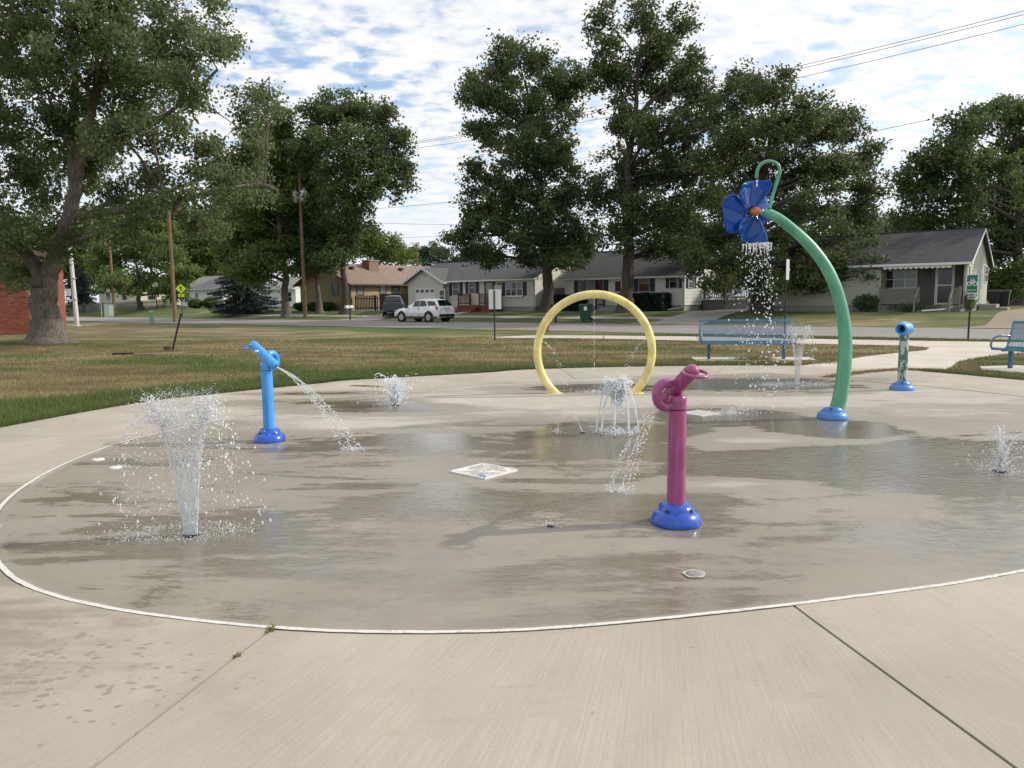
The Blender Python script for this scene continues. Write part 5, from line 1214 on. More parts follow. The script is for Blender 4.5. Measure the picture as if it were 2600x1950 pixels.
# ---- grey-green house with the porch
sm4 = siding_mat('greygreen_siding', (0.42, 0.43, 0.335)); rm4 = roof_mat('dark_slate_shingles', (0.058, 0.058, 0.062))
H = House('bungalow', 'grey-green bungalow with weathered front porch and scalloped awning trim', (2451, 778), 45.0, 11.2, 8.6, 2.95, 0.35)
W, D, h, z0 = H.W, H.D, H.h, H.fd; rise = 2.0; pd = 1.5
xp = H.front(z5(975, 600, 1705, 900))[0]
found_part(H, -W, xp, 0, D); MB().bx(xp, -0.03, pd, D - 0.03, -0.5, z0).build('foundation', M['found'], H.t)
wf = wall_part(H, FR(), -W, xp, z0, h, sm4); siding(wf, FR(), -W, xp, z0, h, 0.19, sm4)
M['porch_wall'] = pm('porch_board_wall', (0.135, 0.13, 0.12), 0.9, 0.25, 2, 0.3, 30, stretch=(6, 6, 0.8)); wp = wall_part(H, FR(pd), xp, -0.02, z0, h, M['porch_wall']); wall_part(H, SD(xp), 0, pd, z0, h, sm4)
nb = 22
for k in range(nb):
    a = xp + (-0.05 - xp) * k / nb; panel(FR(pd), a + 0.008, z0, a + (-0.05 - xp) / nb - 0.008, h, 0.0, 0.022).build('vertical_board', M['porch_wall'], wp)
ws = wall_part(H, SD(), 0.0, D, z0, h, sm4, gable=rise); siding(ws, SD(), 0, D, z0, h, 0.19, sm4); siding(ws, SD(), 0, D, h, h + rise, 0.19, sm4, lambda z: (D / 2 * (z - h) / rise, D - D / 2 * (z - h) / rise))
wall_part(H, lambda a, o, z: Vector((a, D + o, z)), -W, 0, z0, h, sm4); wall_part(H, lambda a, o, z: Vector((-W - o, a, z)), 0, D, z0, h, sm4, gable=rise)
gable_roof(H, -W, 0, 0, D, h, rise, rm4, 'x', 0.42, 'white_trim')
MB().bx(xp, 0, 0.0, pd, h - 0.06, h - 0.02).build('porch_ceiling', M['grey_trim'], H.t); MB().bx(-0.06, 0.06, -0.04, 0.08, z0, h).build('corner_board', M['white_trim'], H.t)
mb = MB(); nsc = 13
for k in range(nsc):
    a0 = xp + 0.15 + (-0.9 - xp) * k / nsc; w_ = (-0.9 - xp) / nsc; pts = [(a0, -0.40, h - 0.16)] + [(a0 + w_ * (0.5 - 0.5 * math.cos(t_)), -0.40, h - 0.30 - 0.13 * math.sin(t_)) for t_ in np.linspace(0, math.pi, 8)] + [(a0 + w_, -0.40, h - 0.16)]
    MB().prism(pts[::-1], (0, 0.02, 0)).build('awning_scallop', M['white_trim'], H.t)
r = H.front(z5(1000, 640, 1280, 783), pd); window(H, FR(pd), r, 3, True, panes=[('pane', 'pane'), ('greenblind', 'greenblind'), ('greenblind', 'blind')])
r = H.front(z5(1455, 600, 1600, 895), pd); door(H, FR(pd), (r[0], z0 + 0.02, r[2], r[3]), 'white_trim', panes=((0.09, 0.05, 0.91, 0.49), (0.09, 0.53, 0.91, 0.95))); dxa, dxb = r[0], r[2]
panel(FR(pd), dxa - 0.5, r[3] - 0.35, dxa - 0.36, r[3] - 0.05, 0.02, 0.16).build('porch_lamp', M['black'], H.t)
rn = H.front(z5(1622, 642, 1670, 664), pd)
for k in range(4): panel(FR(pd), rn[0] + (rn[2] - rn[0]) * (k + 0.15) / 4, rn[1], rn[0] + (rn[2] - rn[0]) * (k + 0.7) / 4, rn[3], 0.02, 0.035).build('house_number', M['black'], H.t)
window(H, FR(), H.front(z5(175, 705, 370, 793)), 3, False, 'grey_trim')
# porch deck, railings and steps
MB().bx(xp + 0.02, -0.12, -0.75, pd - 0.02, z0 - 0.12, z0).build('porch_deck', M['wood_grey'], H.t); MB().bx(xp + 0.1, -0.2, -0.70, pd, -0.4, z0 - 0.12).build('porch_skirt', M['wood_grey'], H.t)
sx0, sx1 = dxa - 0.55, dxb + 0.35
railing(H.t, (xp + 0.1, -0.68), (sx0, -0.68), z0, 0.98, 'wood_grey', 30, bal=0.06); railing(H.t, (sx1, -0.68), (-0.2, -0.68), z0, 0.98, 'wood_grey', 7, bal=0.06); railing(H.t, (xp + 0.1, -0.6), (xp + 0.1, pd - 0.1), z0, 0.98, 'wood_grey', 10, bal=0.06)
for k in range(3): MB().bx(sx0 + 0.05, sx1 - 0.05, -0.75 - 0.33 * (k + 1), -0.75 - 0.33 * k, -0.15, z0 - 0.02 - 0.145 * (k + 1) + 0.03).build('step', M['wood_grey'], H.t)
for x_ in (sx0, sx1):
    MB().bar((x_, -0.7, z0 + 0.98), (x_, -1.85, 0.72), 0.08, 0.05).build('stair_rail', M['wood_grey'], H.t); MB().bx(x_ - 0.05, x_ + 0.05, -1.88, -1.78, -0.1, 0.85).build('railing_post', M['wood_grey'], H.t)
window(H, SD(), H.side(z5(1714, 598, 1732, 748)), 1, True); window(H, SD(), H.side(z5(1864, 604, 1888, 732)), 1, True)
r = H.side(z5(1822, 612, 1852, 905)); door(H, SD(), (r[0], z0 + 0.05, r[0] + 0.95, z0 + 2.1), 'white_trim', panes=((0.3, 0.45, 0.7, 0.62), (0.3, 0.64, 0.7, 0.78), (0.3, 0.80, 0.7, 0.93)))
MB().bx(0.05, 1.0, r[0] - 0.2, r[0] + 1.6, -0.2, z0 - 0.02).build('back_step', M['found'], H.t); MB().bx(1.0, 1.6, r[0] - 0.1, r[0] + 1.4, -0.2, z0 - 0.22).build('back_step', M['found'], H.t)
panel(SD(), D / 2 - 0.12, h + 1.0, D / 2 + 0.12, h + 1.5, 0.02, 0.06).build('gable_vent', M['grey_trim'], H.t)
downspout(H, [(0.1, -0.5, 2.78), (0.06, -0.1, 2.55), (0.06, -0.1, 0.4), (-1.0, -1.2, 0.12), (-1.9, -2.0, 0.06)])
H4 = H
# ---- tan house with brown roof
sm1 = siding_mat('tan_siding', (0.33, 0.25, 0.13)); rm1 = roof_mat('brown_shingles', (0.255, 0.185, 0.145))
H = House('bungalow', 'tan clapboard house with brown roof, brick chimney and satellite dish', (891, 778), 78.5, 8.2, 16.0, 2.85, 0.3)
full_house(H, sm1, 0.235, rm1, 2.0, 'y', 'brown_trim', 0.55)
window(H, FR(), H.front(z2(1090, 692, 1135, 785)), 1, True, 'brown_trim', 'blind')
window(H, SD(), H.side(z2(1282, 688, 1334, 783)), 1, True, 'brown_trim', 'blind'); window(H, SD(), H.side(z2(1466, 688, 1514, 768)), 1, True, 'brown_trim', 'blind')
r = H.side(z2(1565, 690, 1640, 790)); door(H, SD(), (r[0], 0.35, r[0] + 1.0, 2.45), 'brown_trim', 'brown_trim')
# screened lattice porch on the side
MB().bx(0.1, 3.0, 7.4, 12.5, 2.35, 2.47).build('porch_roof', rm1, H.t)
for yy in (7.5, 10.0, 12.4): MB().bx(2.85, 2.95, yy - 0.05, yy + 0.05, 0, 2.4).build('porch_post', M['brown_trim'], H.t)
for k in range(16):
    for sg in (1, -1): MB().bar((2.9, 7.6 + k * 0.3, 1.0 if sg > 0 else 2.3), (2.9, 7.6 + k * 0.3 + 1.3 * 0.7, 2.3 if sg > 0 else 1.0), 0.02, 0.035).build('lattice_slat', M['brown_trim'], H.t)
s = NT('chimney_brick'); b = s.n('ShaderNodeTexBrick'); b.inputs['Scale'].default_value = 5; b.inputs['Color1'].default_value = (0.24, 0.07, 0.04, 1); b.inputs['Color2'].default_value = (0.18, 0.05, 0.035, 1); b.inputs['Mortar'].default_value = (0.3, 0.25, 0.2, 1)
s.l(s.map((1, 1, 2.5), (R(90), 0, 0)), b.inputs['Vector']); s.set(Base_Color=b.outputs['Color'], Roughness=0.9); M['chimney'] = s.m
ch = MB().bx(-3.6, -2.5, 4.8, 6.2, 4.2, 5.25).build('chimney', M['chimney'], H.t); MB().bx(-3.68, -2.42, 4.72, 6.28, 5.25, 5.36).build('chimney_cap', M['found'], ch)
for k in (5.1, 5.7): MB().lathe([(0.13, 0), (0.13, 0.3), (0.1, 0.34)], 10, Matrix.Translation((-3.05, k, 5.36))).build('flue', M['found'], ch)
m = Matrix.Translation((0.9, 8.6, 3.15)) @ Matrix.Rotation(R(-35), 4, 'Z') @ Matrix.Rotation(R(62), 4, 'X')
dsh = MB().lathe([(0.02, 0), (0.2, 0.015), (0.36, 0.06), (0.44, 0.10), (0.45, 0.098), (0.2, 0.0), (0.02, -0.02)], 20, m).build('satellite_dish', pm('dish_grey', (0.62, 0.62, 0.62), 0.4), H.t)
MB().tube([(0.9, 8.6, 2.4), (0.9, 8.6, 3.1)], 0.03, 6).build('dish_mast', M['steel'], dsh)
for (x, y) in ((-3.0, 2.4), (-3.0, 9.5)): MB().bx(x, x + 0.5, y, y + 0.4, 4.35, 4.6).build('roof_vent', M['black'], H.t)
H1 = H
# ---- far houses on the left
def far_house(label, fr_px, Y, W, D, h, mat, roofm, rise, axis_, feats, trim='white_trim'):
    H = House('bungalow', label, fr_px, Y, W, D, h, 0.3); full_house(H, mat, 0.24, roofm, rise, axis_, trim, 0.4)
    for kind, f, r in feats:
        if kind == 'w': window(H, f, r, 1, True, trim)
        else: door(H, f, r, 'white_trim')
    return H
sm0 = siding_mat('bright_white_siding', (0.78, 0.78, 0.76)); smy = siding_mat('cream_siding', (0.68, 0.64, 0.46)); rmg = roof_mat('light_grey_shingles', (0.30, 0.29, 0.27))
far_house('small white house with grey roof behind the crossing sign', (566, 775), 112, 11.5, 8, 2.9, sm0, rmg, 1.9, 'x', [('d', FR(), (-7.4, 0.4, -6.4, 2.4)), ('w', FR(), (-10.3, 1.0, -8.9, 2.3)), ('w', FR(), (-2.5, 1.0, -1.2, 2.3))])
far_house('cream house with dark roof behind the picket fence', (352, 775), 118, 13, 9, 3.0, smy, roof_mat('green_grey_shingles', (0.12, 0.135, 0.13)), 1.9, 'y', [('w', FR(), (-10.4, 1.2, -9.0, 2.5)), ('w', FR(), (-5.0, 1.2, -3.6, 2.5)), ('w', SD(), (1.5, 1.2, 2.7, 2.5))])
far_house('white house mostly hidden behind the spruce', (752, 778), 104, 8, 8, 2.8, sm0, rmg, 1.6, 'x', [('w', FR(), (-2.0, 1.0, -0.9, 2.2))])
# ---- brick school building at the edge of the park
s = NT('red_brick'); s.set(Base_Color=s.mix(s.noise(6, 2), s.mix(s.step(s.noise(0.7, 3), 0.4, 0.6), (0.25, 0.075, 0.045), (0.29, 0.095, 0.06)), s.mix(0.5, (0.20, 0.06, 0.04), (0.33, 0.12, 0.07))), Roughness=0.9)
g_ = s.n('ShaderNodeNewGeometry').outputs['Random Per Island']; s.set(Base_Color=s.mix(g_, (0.20, 0.058, 0.038), (0.34, 0.115, 0.07))); M['brick'] = s.m; M['mortar'] = pm('mortar', (0.30, 0.21, 0.16), 0.95, 0.2, 6)
pr = G(82, 848); t = thing('brick_building', 'red brick building corner behind the big maple', 'building', pr, R(19))
MB().bx(-14, -0.02, 0.06, 9, -0.3, 4.4).build('wall', pm('brick_side', (0.26, 0.085, 0.055), 0.9, 0.2, 3), t); MB().bx(-4.6, -0.02, 0.0, 0.055, -0.3, 4.38).build('mortar_bed', M['mortar'], t); MB().bx(-14.2, 0.15, -0.15, 9.2, 4.4, 4.65).build('roof_edge', M['brown_trim'], t)
Pv = []; bw, bh = 0.245, 0.075
for j in range(58):
    for i in range(18):
        x1 = -0.01 - i * bw - (bw / 2 if j % 2 else 0); Pv.append((x1 - bw + 0.012, x1, j * bh + 0.0, j * bh + bh - 0.012))
mb = MB()
for (x0, x1, za, zb) in Pv: mb.bx(x0, min(x1, 0.0), -0.014, 0.02, za, zb)
mb.build('bricks', M['brick'], t, kind='stuff')

# ================================================================== FENCES
def fence(name, label, a, b, h, mat, board, gap, pointed=False, cat='fence'):
    a = Vector((a[0], a[1], float(terrain(a[0], a[1])))); b = Vector((b[0], b[1], float(terrain(b[0], b[1])))); L = (b - a).length
    t = thing(name, label, cat, a, math.atan2(b.y - a.y, b.x - a.x)); dz = (b.z - a.z) / L
    for zz in (0.25, h - 0.3): MB().bar((0, 0.03, zz), (L, 0.03, zz + dz * L), 0.04, 0.09).build('rail', M[mat], t)
    n = int(L / (board + gap)); first = None
    for k in range(n):
        x = k * (board + gap)
        if first is None:
            pts = [(0, 0, 0), (board, 0, 0), (board, 0, h - (0.06 if pointed else 0.0)), (board / 2, 0, h + (0.02 if pointed else 0)), (0, 0, h - (0.06 if pointed else 0.0))]
            first = MB().prism(pts, (0, 0.018, 0)).build('picket' if gap > 0.02 else 'plank', M[mat], t); first.location = (x, 0, 0.04)
        else: copy_part(first, t, (x, 0, 0.04 + dz * x + 0.012 * math.sin(k * 5.3)))
    for k in range(int(L / 2.4) + 1): MB().bx(min(k * 2.4, L) - 0.05, min(k * 2.4, L) + 0.05, 0.05, 0.15, -0.1, h + 0.03).build('fence_post', M[mat], t)
    return t
def loc_h(H, x, y): return (H.o.x + U.x * x + V.x * y, H.o.y + U.y * x + V.y * y)
fence('picket_fence', 'dark stained picket fence beside the tan house', loc_h(H1, 0.3, 0.3), loc_h(H2, -15.1, 0.4)[0:2] if False else loc_h(H1, 3.2, 1.0), 1.5, 'wood_dark', 0.12, 0.07, True)
fence('plank_fence', 'brown plank fence between the tan house and the garage', loc_h(H1, 3.2, 1.0), loc_h(H2, -14.8, 3.0), 1.6, 'wood_brown', 0.14, 0.008)
fence('plank_fence', 'grey privacy fence between the two white bungalows', loc_h(H2, 0.1, 2.4), loc_h(H3, -10.8, 2.0), 1.85, 'wood_grey', 0.14, 0.008, True)
fence('plank_fence', 'brown plank fence at the end of the driveway', loc_h(H3, 1.0, 13.5), loc_h(H3, 8.0, 13.5), 1.9, 'wood_brown', 0.14, 0.008)
fence('plank_fence', 'dark plank fence behind the trunk of the driveway oak', loc_h(H4, -13.6, 1.6), loc_h(H4, -11.4, 1.6), 1.7, 'wood_grey', 0.14, 0.008)
fa, fb = at(175, 775, 104), at(425, 779, 104); fence('picket_fence', 'grey weathered picket fence in front of the cream house', (fa.x, fa.y), (fb.x, fb.y), 1.25, 'wood_grey', 0.10, 0.06, True)

# ================================================================== VEHICLES
M['carwhite'] = paint('white_car_paint', (0.80, 0.80, 0.80), 0.2, 0.8); M['carblue'] = paint('blue_car_paint', (0.02, 0.06, 0.22), 0.2, 0.8); M['cardark'] = paint('dark_blue_car_paint', (0.018, 0.024, 0.035), 0.25, 0.7)
M['tint'] = glassy('tinted_glass', (0.008, 0.010, 0.013), 0.04); M['tyre'] = pm('tyre_rubber', (0.014, 0.014, 0.015), 0.85, 0.2, 6); M['rim'] = pm('alloy_rim', (0.45, 0.46, 0.47), 0.3, 0.15, 6, metal=0.8)
s = NT('red_lens'); s.set(Base_Color=(0.42, 0.008, 0.012), Roughness=0.1, Coat_Weight=0.8); M['red_lens'] = s.m
M['plate'] = pm('licence_plate', (0.55, 0.57, 0.60), 0.4, 0.2, 20)
def car(label, loc, rz, st, mat, wheels, sidewin, rearwin, wr=0.36, cat='car', name='parked_car'):
    t = thing(name, label, cat, loc, rz, 'parked vehicles'); st = sorted(st, key=lambda a: -a[0]); X = [a[0] for a in st]
    def itp(x, i): return float(np.interp(x, X[::-1], [a[i] for a in st][::-1]))
    rings = []; n = 0
    for a in st:
        x, zb, zm, ze, zt, wl, wm, we, wtp = a
        half = [(0.0, zb), (wl, zb), (wm, zm), (we, ze), (wtp, zt - 0.05), (wtp * 0.8, zt), (0, zt + 0.02)]
        rings.append([Vector((x, y, z)) for y, z in half] + [Vector((x, -y, z)) for y, z in half[-2:0:-1]])
    m_ = len(rings[0]); P = [p for r in rings for p in r]
    fs = [(i * m_ + k, i * m_ + (k + 1) % m_, (i + 1) * m_ + (k + 1) % m_, (i + 1) * m_ + k) for i in range(len(rings) - 1) for k in range(m_)]
    mb = MB(); mb.add(P, fs, True); mb.add(rings[0], [tuple(range(m_))]); mb.add(rings[-1], [tuple(range(m_ - 1, -1, -1))]); body = mb.build('body', mat, t)
    def yside(x, z):
        ze, zt = itp(x, 3), itp(x, 4) - 0.05; k = min(1, max(0, (z - ze) / max(0.05, zt - ze))); return itp(x, 7) * (1 - k) + itp(x, 8) * k
    def yl(x, z):
        zb, zm, ze = itp(x, 1), itp(x, 2), itp(x, 3)
        return np.interp(z, [zb, zm, ze], [itp(x, 5), itp(x, 6), itp(x, 7)])
    for sg in (1, -1):
        for poly in sidewin:
            bot, tp_ = poly; x0, x1 = max(bot[0][0], tp_[0][0]), min(bot[-1][0], tp_[-1][0]); xs = np.linspace(bot[0][0], bot[-1][0], 13); mb = MB(); Pw = []
            for x in xs:
                zb = np.interp(-x, [-a[0] for a in bot], [a[1] for a in bot]); zt = max(zb + 0.01, np.interp(-x, [-a[0] for a in tp_], [a[1] for a in tp_]))
                Pw += [Vector((x, sg * (yside(x, zb + (zt - zb) * k / 3) + 0.014), zb + (zt - zb) * k / 3)) for k in range(4)]
            fs_ = [(i * 4 + k, i * 4 + k + 1, (i + 1) * 4 + k + 1, (i + 1) * 4 + k) for i in range(12) for k in range(3)]
            mb.add(Pw, fs_ if sg > 0 else [f_[::-1] for f_ in fs_], True); mb.build('side_window', M['tint'], t)
    for poly in rearwin: MB().prism([Vector(p) + Vector((-0.035, 0, 0.03)) for p in poly], (0.03, 0, -0.02)).build('rear_window', M['tint'], t)
    for wx in wheels:
        for sg in (1, -1):
            yo = itp(wx, 5); m4 = Matrix.Translation((wx, sg * (yo - 0.20), wr)) @ Matrix.Rotation(R(-90 * sg), 4, 'X')
            MB().lathe([(wr + 0.085, 0.10), (wr + 0.085, 0.222), (wr * 0.5, 0.222)], 24, m4).build('wheel_arch', M['tyre'], t)
            w = MB().lathe([(wr * 0.55, 0.0), (wr * 0.95, 0.0), (wr, 0.04), (wr, 0.20), (wr * 0.93, 0.245), (wr * 0.66, 0.25), (wr * 0.64, 0.22)], 24, m4).build('wheel', M['tyre'], t)
            mb = MB(); mb.lathe([(wr * 0.66, 0.235), (wr * 0.60, 0.245), (wr * 0.58, 0.22)], 20, m4); mb.lathe([(0.07, 0.20), (0.07, 0.25), (0.02, 0.255)], 10, m4)
            for k in range(5):
                a = k * 2 * math.pi / 5; d = Vector((math.cos(a), math.sin(a), 0)); mb.bar(m4 @ (d * 0.05 + Vector((0, 0, 0.235))), m4 @ (d * wr * 0.62 + Vector((0, 0, 0.24))), 0.05, 0.03)
            mb.build('rim', M['rim'], w)
    return t, itp, yl, yside
suv_st = [(2.36, .42, .58, .72, .76, .62, .72, .66, .52), (2.22, .30, .60, .86, .90, .84, .88, .80, .60), (1.6, .26, .66, .98, 1.03, .90, .92, .86, .68), (1.05, .25, .70, 1.04, 1.10, .91, .925, .88, .72),
          (.95, .25, .70, 1.05, 1.14, .91, .925, .88, .70), (.10, .25, .70, 1.06, 1.60, .91, .925, .88, .64), (-.6, .25, .70, 1.08, 1.685, .91, .925, .88, .65), (-1.5, .26, .70, 1.12, 1.66, .91, .925, .87, .63),
          (-1.98, .28, .70, 1.13, 1.58, .90, .915, .86, .60), (-2.26, .34, .66, 1.10, 1.16, .86, .90, .83, .70), (-2.38, .42, .60, 1.00, 1.04, .80, .86, .80, .66)]
suv_side = [([(0.84, 1.14), (-0.35, 1.13)], [(0.84, 1.15), (0.10, 1.52), (-0.35, 1.57)]), ([(-0.40, 1.13), (-1.14, 1.16)], [(-0.40, 1.575), (-0.88, 1.57), (-1.14, 1.26)]), ([(-1.08, 1.50), (-1.32, 1.19), (-2.06, 1.20)], [(-1.08, 1.53), (-1.82, 1.50), (-2.06, 1.25)])]
suv_rear = [[(-1.985, 0.56, 1.56), (-2.27, 0.66, 1.17), (-2.27, -0.66, 1.17), (-1.985, -0.56, 1.56)]]
g_ = G(*q(897, 695.5)); sS, vS = sv(g_.x, g_.y); px, py = xy(sS, ROAD_F - 0.75)
t, itp, yl, ys = car('white compact SUV parked at the far kerb with red tail lights', (px, py, 0.0), ST + math.pi, suv_st, M['carwhite'], (1.42, -1.40), suv_side, suv_rear, 0.37, 'suv')
for sg in (1, -1):
    MB().prism([(-2.02, sg * 0.895, 1.14), (-2.30, sg * 0.78, 1.12), (-2.385, sg * 0.70, 0.90), (-2.25, sg * 0.875, 0.82)], (-0.02, sg * 0.015, 0)).build('tail_light', M['red_lens'], t)
    MB().prism([(2.27, sg * 0.83, 0.86), (2.0, sg * 0.90, 0.92), (2.0, sg * 0.905, 0.80), (2.3, sg * 0.80, 0.74)], (0.01, sg * 0.012, 0)).build('headlight', M['blind'], t)
    MB().bx(2.1, -2.2, sg * 0.90, sg * 0.935, 0.24, 0.40).build('rocker_trim', M['black'], t); MB().lathe([(0.02, -0.1), (0.09, -0.08), (0.1, 0.06), (0.03, 0.1)], 10, Matrix.Translation((0.78, sg * 1.0, 1.13)) @ Matrix.Rotation(R(90), 4, 'X') @ Matrix.Scale(1.3, 4, (0, 1, 0))).build('wing_mirror', M['black'], t)
    for x in (-0.25, -1.05): MB().bx(x - 0.12, x + 0.12, sg * 0.90, sg * 0.925, 0.99, 1.03).build('door_handle', M['carwhite'], t)
    MB().bx(-0.385, -0.37, sg * 0.91, sg * 0.93, 0.42, 1.08).build('door_seam', M['grey_trim'], t)
MB().bx(-2.40, -2.30, -0.80, 0.80, 0.38, 0.58).build('rear_bumper', M['black'], t); MB().bx(-2.405, -2.38, -0.30, 0.30, 0.93, 0.99).build('chrome_strip', M['rim'], t); MB().bx(-2.408, -2.38, -0.16, 0.16, 0.75, 0.90).build('number_plate', M['plate'], t)
MB().bar((-1.85, 0, 1.67), (-2.0, 0, 1.85), 0.02, 0.02).build('antenna', M['black'], t)
g_ = base(1001, 67.5); car('dark blue SUV parked nose-in beyond the white SUV', (g_.x, g_.y, g_.z + 0.02), R(97), suv_st, M['cardark'], (1.42, -1.40), suv_side, suv_rear, 0.37, 'suv')
sed_st = [(2.3, .36, .5, .66, .70, .66, .72, .66, .5), (2.1, .25, .52, .78, .82, .84, .86, .78, .6), (1.1, .2, .6, .90, .96, .88, .90, .84, .7), (.95, .2, .6, .92, .99, .88, .90, .84, .68), (.2, .2, .6, .94, 1.40, .88, .90, .85, .58), (-.6, .2, .6, .95, 1.43, .88, .90, .85, .58),
          (-1.2, .2, .6, .97, 1.34, .88, .90, .84, .58), (-1.75, .22, .6, .98, 1.04, .87, .89, .83, .66), (-2.2, .28, .6, .96, 1.0, .84, .86, .80, .64), (-2.3, .4, .58, .90, .93, .76, .82, .76, .6)]
sed_side = [([(.75, 1.0), (-.3, 1.0)], [(.75, 1.01), (.2, 1.32), (-.3, 1.35)]), ([(-.36, 1.0), (-1.4, 1.02)], [(-.36, 1.35), (-.85, 1.33), (-1.4, 1.05)])]
px, py = xy(-21.4, 63.6); t, *_ = car('blue sedan parked at the back of the driveway', (px, py, float(terrain(px, py)) + 0.02), ST + R(90), sed_st, M['carblue'], (1.4, -1.4), sed_side, [[(-1.25, .52, 1.33), (-1.73, .60, 1.06), (-1.73, -.60, 1.06), (-1.25, -.52, 1.33)]], 0.32)
for sg in (1, -1): MB().bx(-2.32, -2.2, sg * 0.5, sg * 0.80, 0.76, 0.90).build('tail_light', M['red_lens'], t)
MB().bx(-2.325, -2.2, -0.25, 0.25, 0.62, 0.76).build('number_plate', M['plate'], t)
# ================================================================== SIGNS, POLES, STREET FURNITURE
M['polewood'] = bark('pole_wood', (0.12, 0.078, 0.050), (0.29, 0.185, 0.115)); M['post_green'] = pm('green_post', (0.012, 0.04, 0.028), 0.5, 0.2, 4); M['post_black'] = pm('rusty_black_post', (0.02, 0.018, 0.017), 0.7, 0.3, 5)
M['galv'] = pm('galvanised', (0.52, 0.52, 0.50), 0.45, 0.15, 5, metal=0.5); M['sign_white'] = pm('sign_white', (0.78, 0.78, 0.76), 0.4, 0.05, 4); M['sign_back'] = pm('sign_back', (0.58, 0.60, 0.60), 0.4, 0.08, 3, metal=0.2)
M['sign_green'] = pm('sign_green', (0.005, 0.115, 0.075), 0.4, 0.08, 4); M['sign_yellow'] = pm('sign_fluorescent', (0.62, 0.80, 0.02), 0.4, 0.05, 4); M['sign_black'] = pm('sign_black', (0.012, 0.012, 0.012), 0.5, 0.1, 4); M['sign_blue'] = pm('sign_blue', (0.02, 0.04, 0.22), 0.5, 0.2, 4)
M['white_pole'] = pm('white_painted_metal', (0.66, 0.66, 0.63), 0.5, 0.12, 3); M['box_green'] = pm('pale_green_box', (0.26, 0.38, 0.30), 0.6, 0.15, 3); M['hydrant'] = pm('hydrant_red', (0.17, 0.05, 0.042), 0.7, 0.25, 6); M['cart'] = pm('green_cart', (0.012, 0.085, 0.038), 0.45, 0.15, 3)
def text(txt, size, mat, parent, loc, rot=(R(90), 0, 0), sx=1.0, name='lettering'):
    c = bpy.data.curves.new(name, 'FONT'); c.body = txt; c.size = size; c.align_x = 'CENTER'; c.align_y = 'CENTER'; c.extrude = 0.002
    o = bpy.data.objects.new('tmp', c); COL.objects.link(o); bpy.context.view_layer.update()
    me = bpy.data.meshes.new_from_object(o.evaluated_get(bpy.context.evaluated_depsgraph_get())); bpy.data.objects.remove(o); bpy.data.curves.remove(c)
    me.materials.clear(); me.materials.append(mat); r_ = obj(name, me, None, parent, loc, kind='stuff'); r_.rotation_euler = rot; r_.scale = (sx, 1, 1); return r_
def sign_thing(name, label, p, h, face=0.0, lean=(0, 0), r=0.03, mat='post_black', cat='sign'):
    t = thing(name, label, cat, p, face); MB().tube([(0, 0, -0.05), (lean[0], lean[1], h)], r, 8).build('post', M[mat], t); return t
def rrect(w, h, y, cx=0, cz=0, rr_=0.04):
    pts = []
    for sx_, sz_, a0 in ((1, -1, -90), (1, 1, 0), (-1, 1, 90), (-1, -1, 180)):
        for k in range(4): a = R(a0 + k * 30); pts.append((cx + sx_ * (w / 2 - rr_) + rr_ * math.cos(a), y, cz + sz_ * (h / 2 - rr_) + rr_ * math.sin(a)))
    return pts
def face_to(p): return math.atan2(p.x, p.y) * -1          # turn local -Y towards the camera
# speed limit
p = base(176, 96, 795); t = sign_thing('speed_sign', 'white speed limit 25 sign before the picket fence', p, 3.3, face_to(p), r=0.04)
MB().prism(rrect(0.66, 0.82, -0.06, 0, 3.05), (0, 0.015, 0)).build('plate', M['sign_white'], t)
for tx, sz, z in (('SPEED', 0.17, 3.34), ('LIMIT', 0.17, 3.18), ('25', 0.40, 2.90)): text(tx, sz, M['sign_black'], t, (0, -0.064, z))
MB().bx(-0.25, 0.25, -0.06, -0.045, 2.44, 2.58).build('blue_plate', M['sign_blue'], t); MB().bx(-0.18, 0.18, -0.06, -0.045, 2.1, 2.40).build('small_plate', M['sign_white'], t)
# pedestrian crossing
p = base(463, 84, 799); t = sign_thing('crossing_sign', 'fluorescent yellow pedestrian crossing sign with arrow plate', p, 3.6, face_to(p), r=0.04)
k = 0.53; MB().prism([(0, -0.06, 3.1 - k), (k, -0.06, 3.1), (0, -0.06, 3.1 + k), (-k, -0.06, 3.1)], (0, 0.015, 0)).build('diamond_plate', M['sign_yellow'], t)
y = -0.064
def flat(pts, mat, parent, name, th_=-0.003): return MB().prism([(a, y, b) for a, b in pts], (0, th_, 0)).build(name, M[mat], parent)
z0 = 3.1
flat([(-0.03 + 0.05 * math.cos(a), z0 + 0.30 + 0.05 * math.sin(a)) for a in np.linspace(0, 6.0, 10)], 'sign_black', t, 'walker_head')
flat([(-0.07, z0 + 0.22), (-0.07, z0 + 0.02), (-0.02, z0 - 0.06), (0.07, z0 - 0.04), (0.05, z0 + 0.22)], 'sign_black', t, 'walker_torso')
flat([(-0.07, z0 + 0.20), (-0.20, z0 + 0.02), (-0.16, z0 - 0.01), (-0.06, z0 + 0.12)], 'sign_black', t, 'walker_arm'); flat([(0.05, z0 + 0.20), (0.19, z0 + 0.06), (0.17, z0 + 0.02), (0.05, z0 + 0.12)], 'sign_black', t, 'walker_arm')
flat([(-0.03, z0 - 0.04), (-0.14, z0 - 0.32), (-0.08, z0 - 0.33), (0.03, z0 - 0.05)], 'sign_black', t, 'walker_leg'); flat([(0.01, z0 - 0.04), (0.13, z0 - 0.32), (0.18, z0 - 0.30), (0.07, z0 - 0.04)], 'sign_black', t, 'walker_leg')
MB().prism(rrect(0.62, 0.32, -0.06, 0, 2.36), (0, 0.015, 0)).build('arrow_plate', M['sign_yellow'], t); flat([(-0.16, 2.25), (-0.10, 2.42), (-0.06, 2.37), (0.12, 2.47), (0.15, 2.42), (-0.02, 2.32), (0.02, 2.26)], 'sign_black', t, 'arrow')
